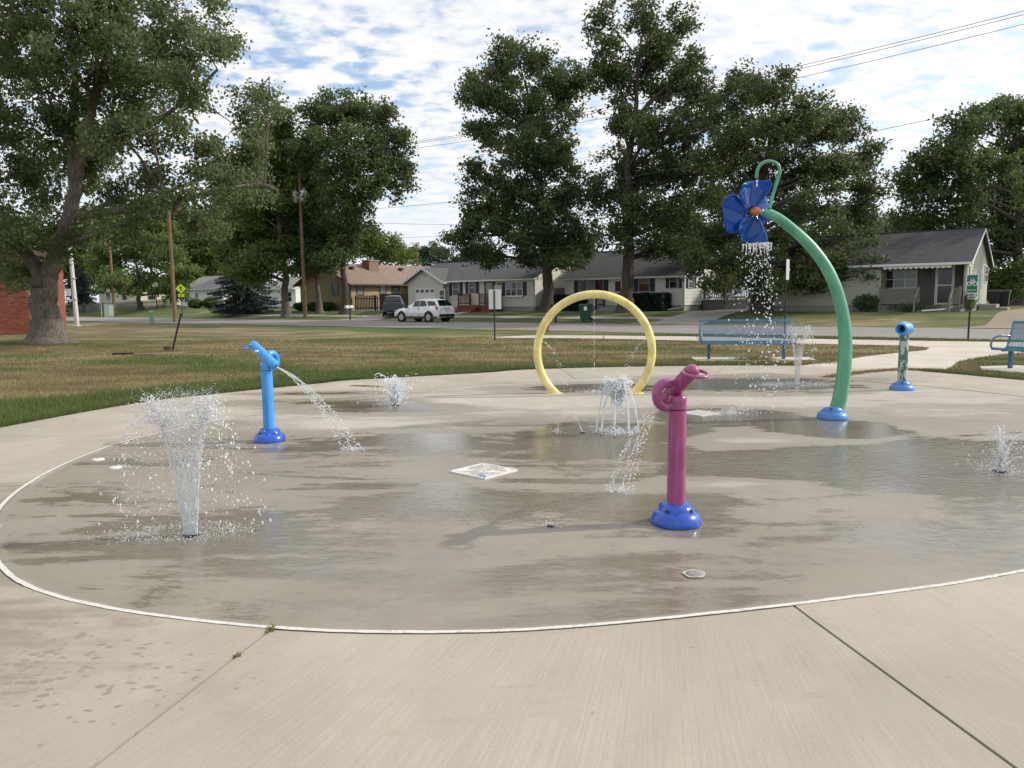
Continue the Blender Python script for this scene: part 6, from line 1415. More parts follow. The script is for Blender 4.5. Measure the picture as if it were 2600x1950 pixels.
# stop sign seen from behind, street name sign
p = base(399, 100, 792); t = sign_thing('stop_sign', 'octagonal sign seen from behind near the small maple', p, 3.4, face_to(p), r=0.035)
MB().prism([(0.40 * math.cos(R(22.5 + 45 * k)), -0.05, 3.0 + 0.40 * math.sin(R(22.5 + 45 * k))) for k in range(8)], (0, 0.012, 0)).build('plate', M['sign_back'], t)
p = base(258, 96, 796); t = sign_thing('street_sign', 'green street name blades on a pale post', p, 2.95, face_to(p), r=0.04, mat='white_pole')
MB().bx(-0.45, 0.45, -0.03, 0.0, 2.75, 2.93).build('name_blade', M['sign_green'], t); b = MB().box((0, 0, 3.04), (0.9, 0.02, 0.18), R(65)).build('name_blade', M['sign_green'], t)
# sign seen from behind by the trail
p = G(*q(1069, 735)); t = sign_thing('trail_sign', 'blank back of a white sign on a green post by the trail', p, 1.98, face_to(p), r=0.032, mat='post_green')
MB().prism(rrect(0.50, 0.78, 0.05, 0.03, 1.62, 0.03), (0, 0.008, 0)).build('plate', M['sign_white'], t)
for zz in (1.35, 1.9): MB().lathe([(0.012, 0), (0.012, 0.012)], 8, Matrix.Translation((0, -0.035, zz)) @ Matrix.Rotation(R(90), 4, 'X')).build('bolt', M['steel'], t)
# bike route sign
p = G(*q(2091, 733)); t = sign_thing('bike_sign', 'green bike route sign on a black post by the walkway', p, 2.22, face_to(p) + R(6), (0.02, 0), 0.032)
pl = MB().prism(rrect(0.36, 0.66, -0.05, 0.03, 1.97, 0.03), (0, 0.01, 0)).build('plate', M['sign_white'], t); MB().prism(rrect(0.33, 0.63, -0.0525, 0.03, 1.97, 0.025), (0, 0.002, 0)).build('green_face', M['sign_green'], pl)
y = -0.056
def ring_(cx, cz, r0, r1, mat, parent, name):
    mb = MB(); n = 20
    for k in range(n):
        a, b = 2 * math.pi * k / n, 2 * math.pi * (k + 1) / n; mb.add([(cx + r_ * math.cos(t_), y, cz + r_ * math.sin(t_)) for r_, t_ in ((r0, a), (r1, a), (r1, b), (r0, b))], [(3, 2, 1, 0)])
    return mb.build(name, M[mat], parent)
for cx in (-0.06, 0.115): ring_(cx + 0.005, 1.98, 0.055, 0.075, 'sign_white', t, 'bike_wheel')
for a, b in (((-0.055, 1.98), (0.0, 2.09)), ((0.0, 2.09), (0.035, 1.98)), ((0.035, 1.98), (0.09, 2.09)), ((0.0, 2.09), (0.09, 2.09)), ((0.12, 1.98), (0.09, 2.09)), ((0.09, 2.09), (0.085, 2.14)), ((0.085, 2.14), (0.05, 2.16)), ((0.0, 2.09), (-0.01, 2.13)), ((-0.03, 2.135), (0.015, 2.135))):
    MB().bar((a[0], y, a[1]), (b[0], y, b[1]), 0.012, 0.016).build('bike_frame', M['sign_white'], t)
text('BIKE ROUTE', 0.062, M['sign_white'], t, (0.03, y, 1.75), sx=0.82)
pl = MB().prism(rrect(0.20, 0.20, -0.05, 0.02, 1.54, 0.02), (0, 0.01, 0)).build('small_plate', M['sign_white'], t); MB().prism(rrect(0.175, 0.175, -0.0525, 0.02, 1.54, 0.018), (0, 0.002, 0)).build('green_face', M['sign_green'], pl)
text('END', 0.085, M['sign_white'], t, (0.02, y, 1.54), sx=0.8)
# sign seen edge-on behind the bench
p = base(1992, 27.5, 860); t = sign_thing('edge_on_sign', 'narrow sign seen edge-on behind the blue bench', p, 2.9, face_to(p) + R(78), r=0.03)
MB().prism(rrect(0.46, 0.72, -0.05, 0, 2.55, 0.03), (0, 0.012, 0)).build('plate', M['sign_back'], t)
# leaning black post and storm inlet in the lawn
p = G(437, 888); t = thing('leaning_post', 'thin black post leaning over in the lawn', 'post', p, 0); pt = at(460, 796, p.y) - p
MB().tube([(0, 0, -0.05), tuple(pt)], 0.035, 6).build('shaft', M['post_black'], t); MB().bx(-0.25, -0.06, -0.1, 0.06, -0.05, 0.12).build('stub', M['wood_brown'], t)
p = G(330, 899); t = thing('storm_inlet', 'dark storm inlet in a low concrete strip on the lawn', 'storm drain', p, R(20)); MB().bx(-0.1, 1.7, -0.2, 0.2, -0.1, 0.0).build('slab', M['dirt'], t); MB().bx(-0.5, 0.1, -0.14, 0.14, -0.1, 0.05).build('opening', M['hole'], t)
# utility pedestals
p = base(277, 92, 793); t = thing('utility_box', 'pale green louvred utility pedestal by the wooden pole', 'utility box', p, face_to(p)); MB().bx(-0.5, 0.5, -0.4, 0.4, 0, 1.5).build('cabinet', M['box_green'], t)
for k in range(7): MB().bx(0.0, 0.44, -0.42, -0.40, 0.25 + k * 0.16, 0.33 + k * 0.16).build('louvre', M['white_trim'], t)
p = G(386, 822); t = thing('utility_box', 'slim pale utility pedestal beside the street', 'utility box', p, face_to(p)); MB().bx(-0.16, 0.16, -0.14, 0.14, 0, 0.95).build('cabinet', M['box_green'], t); MB().bx(-0.18, 0.18, -0.16, 0.16, 0.95, 1.02).build('lid', M['white_trim'], t)
# hydrant
p = G(1388, 841); t = thing('fire_hydrant', 'dull red fire hydrant behind the yellow hoop', 'fire hydrant', p)
MB().lathe([(0.19, 0), (0.19, 0.05), (0.135, 0.07), (0.13, 0.34), (0.16, 0.36), (0.16, 0.40), (0.13, 0.42), (0.13, 0.60), (0.17, 0.62), (0.17, 0.66), (0.12, 0.76), (0.05, 0.82), (0.04, 0.88), (0.01, 0.89)], 18).build('barrel', M['hydrant'], t)
for a in (0, 2.0, 4.1): MB().lathe([(0.075, 0.10), (0.075, 0.20), (0.04, 0.22), (0.03, 0.25)], 12, Matrix.Translation((0, 0, 0.5)) @ Matrix.Rotation(a, 4, 'Z') @ Matrix.Rotation(R(90), 4, 'Y')).build('outlet_cap', M['hydrant'], t)
# refuse carts
def cart(label, p, rz, mat, s_=1.0, sticker=False):
    t = thing('refuse_cart', label, 'refuse cart', p, rz); mb = MB()
    a = [(-0.24, -0.28, 0.08), (0.24, -0.28, 0.08), (0.24, 0.26, 0.08), (-0.24, 0.26, 0.08)]; b = [(-0.31, -0.38, 0.98), (0.31, -0.38, 0.98), (0.31, 0.36, 0.98), (-0.31, 0.36, 0.98)]
    mb.add([Vector(v_) * s_ for v_ in a + b], [(3, 2, 1, 0), (4, 5, 6, 7), (0, 1, 5, 4), (1, 2, 6, 5), (2, 3, 7, 6), (3, 0, 4, 7)]); mb.build('bin', M[mat], t)
    MB().bx(-0.34 * s_, 0.34 * s_, -0.42 * s_, 0.40 * s_, 0.93 * s_, 1.0 * s_).build('rim', M[mat], t); MB().prism([Vector(v_) * s_ for v_ in ((-0.34, -0.44, 1.0), (-0.34, -0.1, 1.09), (-0.34, 0.42, 1.03), (-0.34, 0.42, 1.0))], (0.68 * s_, 0, 0)).build('lid', M[mat], t)
    for sg in (-1, 1): MB().lathe([(0.13, -0.03), (0.13, 0.03)], 14, Matrix.Translation((sg * 0.27 * s_, 0.32 * s_, 0.13)) @ Matrix.Rotation(R(90), 4, 'Y')).build('wheel', M['black'], t)
    MB().tube([(-0.25 * s_, 0.46 * s_, 0.95 * s_), (0.25 * s_, 0.46 * s_, 0.95 * s_)], 0.02, 6).build('handle', M['black'], t)
    if sticker: MB().bx(0.03 * s_, 0.22 * s_, -0.41 * s_, -0.375 * s_, 0.68 * s_, 0.92 * s_).build('sticker', M['sign_white'], t)
p = G(1487, 816); cart('green wheeled refuse cart at the kerb seen through the hoop', p, R(-25), 'cart', 1.1, True)
for px_, lb in ((2525, 'black wheeled bin behind the grey-green house'), (2548, 'black wheeled bin with a white-topped lid by the driveway')):
    p = base(px_, 54, 775); cart(lb, p, ST, 'bin', 1.15)
# mailboxes
def mailbox(label, p, mat):
    t = thing('mailbox', label, 'mailbox', p, ST); MB().bx(-0.05, 0.05, -0.05, 0.05, -0.05, 1.0).build('post', M['post_black'], t)
    pts = [(0.13, 0, 0), (0.13, 0, 0.12)] + [(0.13 * math.cos(a), 0, 0.12 + 0.11 * math.sin(a)) for a in np.linspace(0.3, math.pi - 0.3, 7)] + [(-0.13, 0, 0.12), (-0.13, 0, 0)]
    b = MB().prism([Vector(v_) + Vector((0, -0.45, 1.0)) for v_ in pts][::-1], (0, 0.75, 0)).build('box', M[mat], t); MB().bx(0.13, 0.15, -0.1, -0.05, 1.1, 1.3).build('flag', M['hydrant'], b)
mailbox('white mailbox on a dark post at the driveway', base(889, 64.5, 805), 'white_pole'); mailbox('black mailbox on a dark post near the hydrant', base(1411, 52.0, 812), 'black')
# lamp standard and poles
p = G(196, 829); t = thing('lamp_post', 'white metal lamp post beside the big maple', 'lamp post', p); MB().tube([(0, 0, -0.05), (-0.05, 0, 3), (-0.12, 0, 9.5)], [0.17, 0.14, 0.09], 14).build('shaft', M['white_pole'], t)
MB().lathe([(0.26, 0), (0.26, 0.06), (0.19, 0.10)], 14).build('foot', M['white_pole'], t); MB().tube(catmull([(-0.12, 0, 9.3), (0.3, 0, 9.8), (1.2, 0, 9.95)], 4), 0.05, 8).build('arm', M['white_pole'], t); MB().bx(1.1, 1.8, -0.15, 0.15, 9.85, 10.0).build('lamp_head', M['galv'], t)
for bnd in (1.9, 3.4): MB().lathe([(0.165, bnd), (0.165, bnd + 0.08)], 14).build('band', M['grey_trim'], t)
def pole(label, p, h, r0, r1, lean=0.0, arms=(), name='utility_pole'):
    t = thing(name, label, 'utility pole', p, ST, 'wooden utility poles'); MB().tube([(lean * k / 6, 0, -0.3 if k == 0 else h * k / 6) for k in range(7)], [r0 + (r1 - r0) * k / 6 for k in range(7)], 12).build('shaft', M['polewood'], t)
    for z_, L in arms:
        MB().bx(-0.06 + lean, 0.06 + lean, -L / 2, L / 2, z_, z_ + 0.12).build('crossarm', M['polewood'], t)
        for k in (-0.46, -0.15, 0.15, 0.46): MB().lathe([(0.045, 0), (0.06, 0.06), (0.03, 0.12), (0.05, 0.16), (0.01, 0.2)], 8, Matrix.Translation((lean, L * k, z_ + 0.12))).build('insulator', M['galv'], t)
    return t
PP = G(775, 806); hP = (at(757, 400, PP.y).z - PP.z)
t = pole('tall brown utility pole carrying two transformers', PP, hP, 0.19, 0.125, 0.0, ((hP - 0.6, 2.6),))
for sg in (-1, 1):
    zc_ = at(760, 500, PP.y).z - PP.z; tr_ = MB().lathe([(0.28, -0.5), (0.32, -0.46), (0.32, 0.44), (0.30, 0.5), (0.1, 0.56)], 16, Matrix.Translation((sg * 0.62, -0.1, zc_))).build('transformer', M['galv'], t)
    for k in (-0.12, 0.12): MB().lathe([(0.05, 0.5), (0.07, 0.62), (0.03, 0.74), (0.02, 0.85)], 8, Matrix.Translation((sg * 0.62 + k, -0.1, zc_))).build('bushing', M['found'], tr_)
MB().bx(-0.75, 0.75, -0.16, 0.0, zc_ - 0.15, zc_ - 0.02).build('transformer_bracket', M['galv'], t)
p = G(445, 818); pole('grey utility pole between the lawn and the street', p, 11.0, 0.17, 0.12); p = base(291, 96, 799); pole('orange-brown utility pole near the picket fence', p, 11.0, 0.18, 0.12, 0, ((10.2, 2.2),)); p = base(1059, 118, 700); pole('far utility pole rising behind the tan roof', p, 9.6, 0.16, 0.11, 0, ((9.2, 1.2),))
# ------------------------------------------------------------------ overhead wires
M['wire'] = pm('wire', (0.05, 0.05, 0.052), 0.5, 0.1, 3); M['cable'] = pm('cable', (0.022, 0.022, 0.024), 0.6, 0.1, 3)
def wire_pts(px, vplane):
    o = Vector((0, 0, CAM_H)); n = Vector((V.x, V.y, 0)); out = []
    for c in px:
        d = Vector(ray(*q(*c))); t_ = (vplane - o.dot(n)) / d.dot(n); P = o + d * t_; out.append((sv(P.x, P.y)[0], P.z))
    return out
def wire(label, px, vplane, r, s_end=None, s_start=None, mat='wire'):
    sz = np.array(wire_pts(px, vplane)); s_ = sz[:, 0]; co = np.polyfit(s_, sz[:, 1], 2 if len(px) > 2 else 1)
    a = s_.min() if s_start is None else s_start; b = s_.max() if s_end is None else s_end
    pts = []
    for k in np.linspace(a, b, 28): x, y_ = xy(k, vplane); pts.append((x, y_, np.polyval(co, k)))
    t = thing('overhead_wire', label, 'wire', (pts[0][0], pts[0][1], 0), 0, 'overhead wires along the street')
    MB().tube([Vector(p_) - t.location for p_ in pts], r * 0.72, 5, smooth=False).build('strand', M[mat], t); return t
vp = sv(PP.x, PP.y)[1]; sP = sv(PP.x, PP.y)[0]
LB = ('topmost thin power line on the transformer pole crossarm', 'thin power line running just under the topmost one', 'lowest of the three thin crossarm power lines')
wire(LB[0], [(650, 337), (936, 300), (1616, 169), (2212, 23)], vp - 1.2, 0.021, 22, sP); wire(LB[1], [(650, 339), (936, 305), (1616, 173), (2212, 32)], vp - 0.3, 0.021, 22, sP); wire(LB[2], [(650, 344), (936, 315), (1616, 192), (2212, 52)], vp + 1.1, 0.021, 22, sP)
wire('lower power line crossing in front of the tall oaks', [(649, 460), (936, 440), (1616, 337), (2024, 255)], vp, 0.019, 20, sP)
wire('thick black cable sagging in front of the house roofs', [(660, 529), (899, 541), (1149, 538), (1587, 502), (1914, 465), (2197, 425)], vp - 0.2, 0.030, 20, sP, 'cable')
wire('faint cable above the grey-green house', [(1700, 455), (1793, 440), (2000, 420), (2212, 397)], vp + 0.15, 0.017, 20, None, 'cable')
wire('faint service line over the gap between the tree crowns', [(660, 478), (789, 480), (974, 487), (1200, 489)], vp + 0.2, 0.016, None, sP); wire('thin line crossing the far utility pole', [(660, 519), (832, 514), (980, 510), (1250, 497)], vp + 0.3, 0.014, None, sP)
for k, px in enumerate([[(300, 520), (480, 508), (648, 470)], [(300, 560), (480, 535), (650, 500)], [(250, 480), (480, 470), (648, 430)]]): wire(('middle thin line from the transformer pole towards the picket fence', 'lowest thin line from the transformer pole towards the picket fence', 'highest thin line from the transformer pole towards the picket fence')[k], px, vp + 0.2 * k, 0.015, sP, sP - 45)

# ================================================================== TREES
M['bark'] = bark('grey_bark', (0.065, 0.053, 0.042), (0.20, 0.17, 0.14)); M['bark_dark'] = bark('dark_bark', (0.035, 0.028, 0.022), (0.11, 0.09, 0.07))
M['leaf_maple'] = leafmat('silver_maple_leaves', (0.068, 0.112, 0.042), (0.125, 0.178, 0.070), (0.195, 0.225, 0.105), 0.42)
M['leaf_oak'] = leafmat('oak_leaves', (0.048, 0.092, 0.034), (0.090, 0.148, 0.052), (0.135, 0.172, 0.060), 0.32); M['leaf_oak2'] = leafmat('oak_leaves_browning', (0.050, 0.090, 0.034), (0.092, 0.143, 0.050), (0.145, 0.155, 0.058), 0.32)
M['leaf_green'] = leafmat('bright_green_leaves', (0.065, 0.118, 0.028), (0.12, 0.185, 0.046), (0.19, 0.225, 0.065), 0.42); M['leaf_lime'] = leafmat('lime_leaves', (0.085, 0.13, 0.025), (0.15, 0.20, 0.045), (0.21, 0.23, 0.06), 0.35)
M['leaf_far'] = leafmat('far_leaves', (0.045, 0.075, 0.038), (0.075, 0.11, 0.055), (0.10, 0.13, 0.065), 0.3); M['needle'] = leafmat('spruce_needles', (0.012, 0.026, 0.022), (0.028, 0.05, 0.040), (0.04, 0.065, 0.05), 0.12)
def leaves(P, size, rg, up=0.45, aspect=0.62):
    n = len(P); nrm = rg.normal(0, 1, (n, 3)); nrm[:, 2] += up * 1.6; nrm /= np.linalg.norm(nrm, axis=1, keepdims=True)
    t_ = np.cross(nrm, rg.normal(0, 1, (n, 3))); t_ /= np.linalg.norm(t_, axis=1, keepdims=True) + 1e-9; b = np.cross(nrm, t_)
    s_ = (size * (0.6 + 0.8 * rg.random(n)))[:, None] if np.isscalar(size) else (size * (0.6 + 0.8 * rg.random(n)))[:, None]
    bend = nrm * s_ * 0.18
    return np.stack([P - t_ * s_ * 0.5, P + b * s_ * 0.5 * aspect - bend, P + t_ * s_ * 0.5, P - b * s_ * 0.5 * aspect - bend], 1)
def tree(name, label, cat_px, Y, lobes, leaf, size, tr, bk='bark', limbs=None, cov=3.4, seed=0, depth=1.0, clump=0.78, grow=1.17, sig=0.42, flare=1.7, group=None, trunk_px=None, cut=1.0, loose=0.12, cat='tree'):
    """lobes: (x, y, rx, ry) in the 2212-wide view, turned into crown volumes at the tree's own distance"""
    rg = np.random.default_rng(seed); rd = random.Random(seed); p = base(cat_px * K, Y)
    t = thing(name, label, cat, p, 0, group); mpp = Y / FPX * K                       # metres per view pixel
    L = []
    cxm = sum(l[0] for l in lobes) / len(lobes); hw = (max(l[0] + l[2] for l in lobes) - min(l[0] - l[2] for l in lobes)) / 2
    for (x, y_, rx, ry) in lobes:
        rx *= grow; ry *= grow
        e = abs(x - cxm) / max(hw, 1); dY = rg.uniform(-1, 1) * 0.55 * hw * mpp * math.sqrt(max(0.05, 1 - e * e)) * depth
        Yl = Y + dY; c = at(*q(x, y_), Yl) - p; k = Yl / Y
        L.append((c, rx * mpp * k, max(rx, ry) * mpp * k * 1.05, ry * mpp * k))
    top = max(c.z + rz for c, _, _, rz in L); tops = [c for c, _, _, rz in L if c.z > top * 0.7] or [max(L, key=lambda l: l[0].z)[0]]
    # trunk
    mb = MB(); net = []
    def limb(pts, r0, r1, n=10):
        cs = catmull(pts, 5); m_ = len(cs)
        rr_ = [r0 + (r1 - r0) * (i / (m_ - 1)) ** 0.8 for i in range(m_)]
        cs = [c + Vector((rd.gauss(0, 1), rd.gauss(0, 1), 0)) * rr_[i] * 0.12 for i, c in enumerate(cs)]
        mb.tube(cs, rr_, n); net.extend(zip(cs, rr_)); return cs
    if limbs:
        for pl, r0, r1, dy in limbs: limb([at(*q(a, b), Y + dy * i / (len(pl) - 1)) - p for i, (a, b) in enumerate(pl)], r0, r1, 12)
    else:
        xt = sum(c.x for c in tops) / len(tops); yt = sum(c.y for c in tops) / len(tops); hT = top * 0.86
        limb([Vector((xt * f * f * 0.8, yt * f * f * 0.8, hT * f)) + Vector((rd.gauss(0, .12), rd.gauss(0, .12), 0)) * (f > 0) for f in (0, .12, .25, .4, .55, .7, .85, 1)], tr, tr * 0.12, 12)
    # root flare
    z_ = [0.0, 0.12, 0.3, 0.6, 1.0]
    fl_ = [Vector((0, 0, -0.25))] + [Vector((0, 0, a)) for a in z_]; mb.tube(fl_, [tr * flare * 1.06, tr * flare, tr * (1 + (flare - 1) * .6), tr * (1 + (flare - 1) * .3), tr * 1.1, tr * 1.02], 14, cap=False)
    nets = np.array([tuple(c) for c, _ in net]); nrad = np.array([r_ for _, r_ in net])
    Pl = []; sizes = []
    for (c, rx, ry, rz) in L:
        cv = np.array(c); d = np.linalg.norm(nets - cv, axis=1) + np.where(nets[:, 2] > cv[2] - 0.15 * abs(cv[2]), 2.5, 0) + np.where(nrad < 0.03, 3, 0)
        j = int(np.argmin(d)); a = Vector(nets[j]); r0 = min(nrad[j] * 0.6, 0.05 + 0.035 * (rx + rz)); mid = a.lerp(c, 0.5) + Vector((0, 0, 0.12 * (c - a).length)) * rd.uniform(-0.3, 1)
        br = catmull([a, mid, c, c + (c - mid) * 0.5], 4); mb.tube(br, [r0 * (1 - 0.75 * i / len(br)) for i in range(len(br))], 7)
        area = math.pi * rx * rz; nl = int(area * cov * 2.3 / (size * size * 0.45)); nc = max(5, int(area / (sig * sig) * clump))
        dirs = rg.normal(0, 1, (nc, 3)); dirs /= np.linalg.norm(dirs, axis=1, keepdims=True)
        lump = 0.62 + 0.75 * fbm(dirs[:, 0] * 1.7 + seed + cv[0], dirs[:, 2] * 1.7 + dirs[:, 1] + cv[2], seed + 3, 3)
        rad_ = rg.random(nc) ** (1 / 2.3) * lump; far = rg.random(nc) < loose; rad_ = np.where(far, rad_ * 1.18, rad_)
        C = cv + dirs * rad_[:, None] * np.array([rx, ry, rz])
        for k in range(min(nc, 16)):                                           # twigs to a few clumps
            e = Vector(C[k]); s0 = br[rd.randrange(len(br) // 3, len(br))]; mb.tube([s0, s0.lerp(e, 0.55) + Vector((rd.gauss(0, .1), rd.gauss(0, .1), rd.gauss(.08, .1))), e], [r0 * 0.30 + 0.008, 0.014, 0.006], 4, cap=False)
        w = rg.random(nc) ** 0.7 + 0.15; w /= w.sum(); idx_ = rg.choice(nc, nl, p=w)
        Pl.append(C[idx_] + np.clip(rg.normal(0, 1, (nl, 3)), -1.7, 1.7) * sig * np.array([0.80, 0.80, 0.58]) * (0.55 + 0.7 * rg.random((nl, 1))))
    P = np.vstack(Pl); P = P[P[:, 2] > 0.6 * 0.3 + 0.2]; Q = leaves(P, size, rg)
    mb.build('trunk', M[bk], t); obj('crown', npmesh('crown', Q.reshape(-1, 3), np.arange(len(P) * 4).reshape(-1, 4), M[leaf]), None, t, kind='stuff')
    return t
# the big silver maple
tree('maple_tree', 'huge silver maple with flared trunk and long low limb over the lawn', 100, 33.2,
     [(60, 60, 150, 120), (210, 50, 140, 110), (330, 110, 110, 100), (420, 60, 75, 75), (455, 95, 48, 42), (280, 200, 130, 90), (110, 220, 150, 110), (395, 190, 60, 55), (535, 240, 58, 46), (580, 215, 32, 28), (465, 310, 86, 56), (535, 330, 58, 50), (430, 390, 75, 45),
      (340, 380, 60, 42), (195, 340, 105, 90), (60, 370, 120, 110), (30, 500, 110, 85), (140, 470, 70, 55), (270, 425, 60, 42), (380, 455, 80, 40), (480, 420, 62, 40), (545, 400, 42, 32), (250, 490, 70, 40), (430, 490, 45, 28), (20, 600, 55, 38), (60, 575, 45, 35), (-150, 120, 190, 170), (-160, 380, 160, 160), (90, -120, 200, 110), (320, -70, 130, 80), (330, 290, 60, 40), (260, 290, 70, 50)],
     'leaf_maple', 0.165, 0.62, 'bark', [([(98, 738), (99, 690), (98, 640), (95, 600)], 0.60, 0.50, 0), ([(95, 612), (70, 565), (40, 525), (-10, 470), (-80, 380), (-130, 250)], 0.36, 0.10, 1.5), ([(97, 615), (118, 560), (140, 500), (158, 430), (170, 360), (185, 290), (205, 210), (230, 120), (250, 20)], 0.40, 0.12, -0.5), ([(150, 470), (200, 462), (270, 452), (330, 438), (400, 428), (480, 410), (560, 400), (600, 412)], 0.20, 0.06, -2.0),
      ([(172, 350), (220, 320), (270, 296), (320, 272), (370, 240), (420, 200), (470, 150)], 0.16, 0.05, -1.0), ([(480, 410), (530, 370), (560, 320), (580, 270), (600, 225)], 0.07, 0.025, 0.4), ([(160, 420), (155, 300), (162, 180), (150, 60), (140, -60)], 0.20, 0.09, 2.0)], cov=1.7, seed=3, sig=0.44, clump=0.36, grow=1.06, flare=1.9, depth=0.8)
# trees over the tan house
tree('oak_tree', 'tall ragged tree with forked crown in front of the tan house', 745, 73, [(760, 240, 55, 38), (705, 245, 45, 40), (815, 262, 38, 40), (690, 315, 48, 50), (770, 320, 55, 52), (838, 340, 48, 46), (868, 385, 36, 34), (740, 410, 55, 55), (805, 405, 42, 36), (705, 480, 55, 48), (765, 490, 48, 36), (730, 545, 48, 28), (850, 290, 30, 26)], 'leaf_oak', 0.30, 0.37, 'bark_dark', cov=3.0, seed=5, sig=0.55)
tree('shade_tree', 'dense green tree with thick straight trunk behind the utility pole', 618, 75, [(560, 370, 60, 55), (620, 330, 50, 50), (640, 400, 55, 60), (540, 455, 55, 55), (610, 470, 60, 50), (575, 530, 60, 42), (650, 540, 42, 36), (600, 270, 36, 36), (520, 510, 36, 40), (545, 585, 40, 36), (580, 565, 44, 36), (640, 480, 50, 45), (560, 315, 40, 36)], 'leaf_green', 0.30, 0.42, 'bark', cov=3.2, seed=6, sig=0.55, flare=1.5)
tree('shade_tree', 'dark leafy tree with slim trunk beside the tan gable', 690, 76, [(690, 400, 48, 55), (670, 470, 50, 55), (705, 520, 50, 42), (690, 575, 46, 24), (655, 560, 36, 30)], 'leaf_oak', 0.30, 0.30, 'bark', cov=3.2, seed=7, sig=0.5)
# the oaks in front of the white houses
tree('oak_tree', 'broad spreading oak shading the bungalow with navy shutters', 1182, 61, [(1120, 128, 52, 44), (1062, 168, 52, 38), (1030, 212, 40, 28), (1178, 178, 40, 44), (1232, 178, 42, 48), (1100, 232, 60, 44), (1180, 262, 52, 44), (1060, 288, 50, 34), (1126, 322, 62, 44), (1200, 345, 56, 46), (1040, 380, 38, 24), (1085, 412, 64, 44), (1160, 428, 64, 54), (1240, 420, 46, 52), (1032, 460, 46, 34), (1008, 512, 36, 30), (1100, 505, 74, 42), (1190, 515, 66, 38), (1268, 510, 40, 38), (1050, 552, 46, 22), (1150, 560, 52, 22), (1220, 565, 40, 18)], 'leaf_oak', 0.255, 0.50, 'bark_dark', cov=3.0, seed=8, sig=0.5)
tree('oak_tree', 'tallest oak with bare twigs at the top above the white bungalow', 1352, 56.5, [(1296, 38, 22, 36), (1312, 110, 30, 44), (1330, 180, 40, 42), (1392, 50, 34, 48), (1428, 105, 32, 44), (1472, 55, 26, 38), (1380, 150, 38, 44), (1440, 195, 50, 42), (1492, 140, 34, 34), (1510, 210, 42, 36), (1340, 262, 46, 40), (1405, 285, 56, 46), (1480, 280, 54, 44), (1540, 250, 36, 36), (1360, 360, 54, 46), (1430, 378, 64, 46), (1500, 370, 56, 46), (1318, 420, 40, 42), (1390, 460, 64, 46), (1462, 470, 54, 38), (1338, 510, 44, 34), (1420, 535, 46, 22), (1470, 530, 36, 26)], 'leaf_oak2', 0.245, 0.55, 'bark_dark', cov=2.8, seed=9, sig=0.48, loose=0.2)
tree('oak_tree', 'wide oak with drooping branches over the driveway', 1640, 50.5, [(1618, 182, 42, 34), (1670, 196, 48, 40), (1582, 232, 36, 40), (1728, 246, 44, 40), (1602, 290, 54, 46), (1682, 290, 56, 46), (1770, 290, 46, 46), (1828, 262, 40, 34), (1562, 345, 46, 46), (1640, 370, 56, 46), (1722, 370, 56, 46), (1800, 362, 50, 46), (1858, 345, 36, 30), (1875, 408, 36, 34), (1590, 440, 56, 46), (1680, 450, 56, 46), (1762, 452, 56, 46), (1850, 470, 54, 40), (1540, 430, 36, 46), (1548, 520, 52, 36), (1632, 540, 56, 36), (1712, 545, 56, 36), (1800, 548, 54, 32), (1875, 535, 40, 36), (1530, 580, 38, 22), (1600, 590, 46, 22), (1745, 592, 46, 26), (1690, 600, 40, 24), (1925, 572, 26, 14), (1905, 545, 26, 18), (1560, 608, 40, 20), (1650, 618, 46, 20), (1725, 625, 42, 20), (1790, 616, 44, 20), (1850, 598, 40, 22), (1890, 580, 30, 18), (1500, 560, 34, 24)], 'leaf_oak2', 0.215, 0.48, 'bark_dark', cov=2.8, seed=10, sig=0.45, loose=0.18)
tree('shade_tree', 'massive dark tree rising behind the grey-green house', 2195, 66, [(2080, 285, 52, 40), (2150, 252, 54, 36), (2205, 262, 46, 46), (2020, 350, 52, 40), (2100, 360, 62, 46), (2180, 350, 56, 46), (1985, 400, 44, 34), (2050, 430, 62, 46), (2140, 440, 62, 46), (2215, 440, 46, 56), (1990, 480, 52, 36), (2080, 510, 62, 42), (2170, 525, 56, 48), (2020, 530, 46, 26), (2190, 600, 46, 42), (2290, 330, 80, 90), (2290, 480, 80, 90)], 'leaf_oak', 0.30, 0.6, 'bark_dark', cov=3.2, seed=11, sig=0.6)
tree('shade_tree', 'yellow-green tree top at the right behind the massive dark tree', 2290, 50, [(2225, 400, 26, 26), (2250, 360, 40, 40), (2280, 440, 50, 60)], 'leaf_green', 0.22, 0.3, 'bark', cov=3.0, seed=12, sig=0.4)
# left background
tree('maple_tree', 'small low-branched maple by the picket fence', 304, 100, [(232, 560, 36, 32), (290, 535, 46, 38), (350, 555, 46, 38), (400, 590, 32, 28), (252, 608, 40, 22), (320, 612, 56, 24), (372, 628, 30, 18)], 'leaf_green', 0.36, 0.34, 'bark_dark', cov=3.2, seed=13, sig=0.6)
BG = 'background trees behind the houses'
def bgtree(label, x, Y, lobes, leaf, seed, sz=0.5): tree('background_tree', label, x, Y, lobes, leaf, sz, 0.4, 'bark_dark', cov=3.0, seed=seed, sig=0.8, group=BG)
bgtree('bright yellow-green tree behind the lamp post', 185, 128, [(180, 545, 50, 40), (160, 600, 34, 40), (215, 500, 50, 42), (150, 560, 36, 36), (200, 590, 40, 36)], 'leaf_lime', 21)
bgtree('olive tree behind the small white house', 430, 135, [(420, 515, 46, 42), (452, 560, 40, 36), (480, 520, 36, 46), (480, 580, 30, 36), (340, 520, 46, 40), (400, 470, 44, 38), (458, 500, 28, 40), (430, 590, 50, 22), (380, 545, 36, 36)], 'leaf_lime', 22)
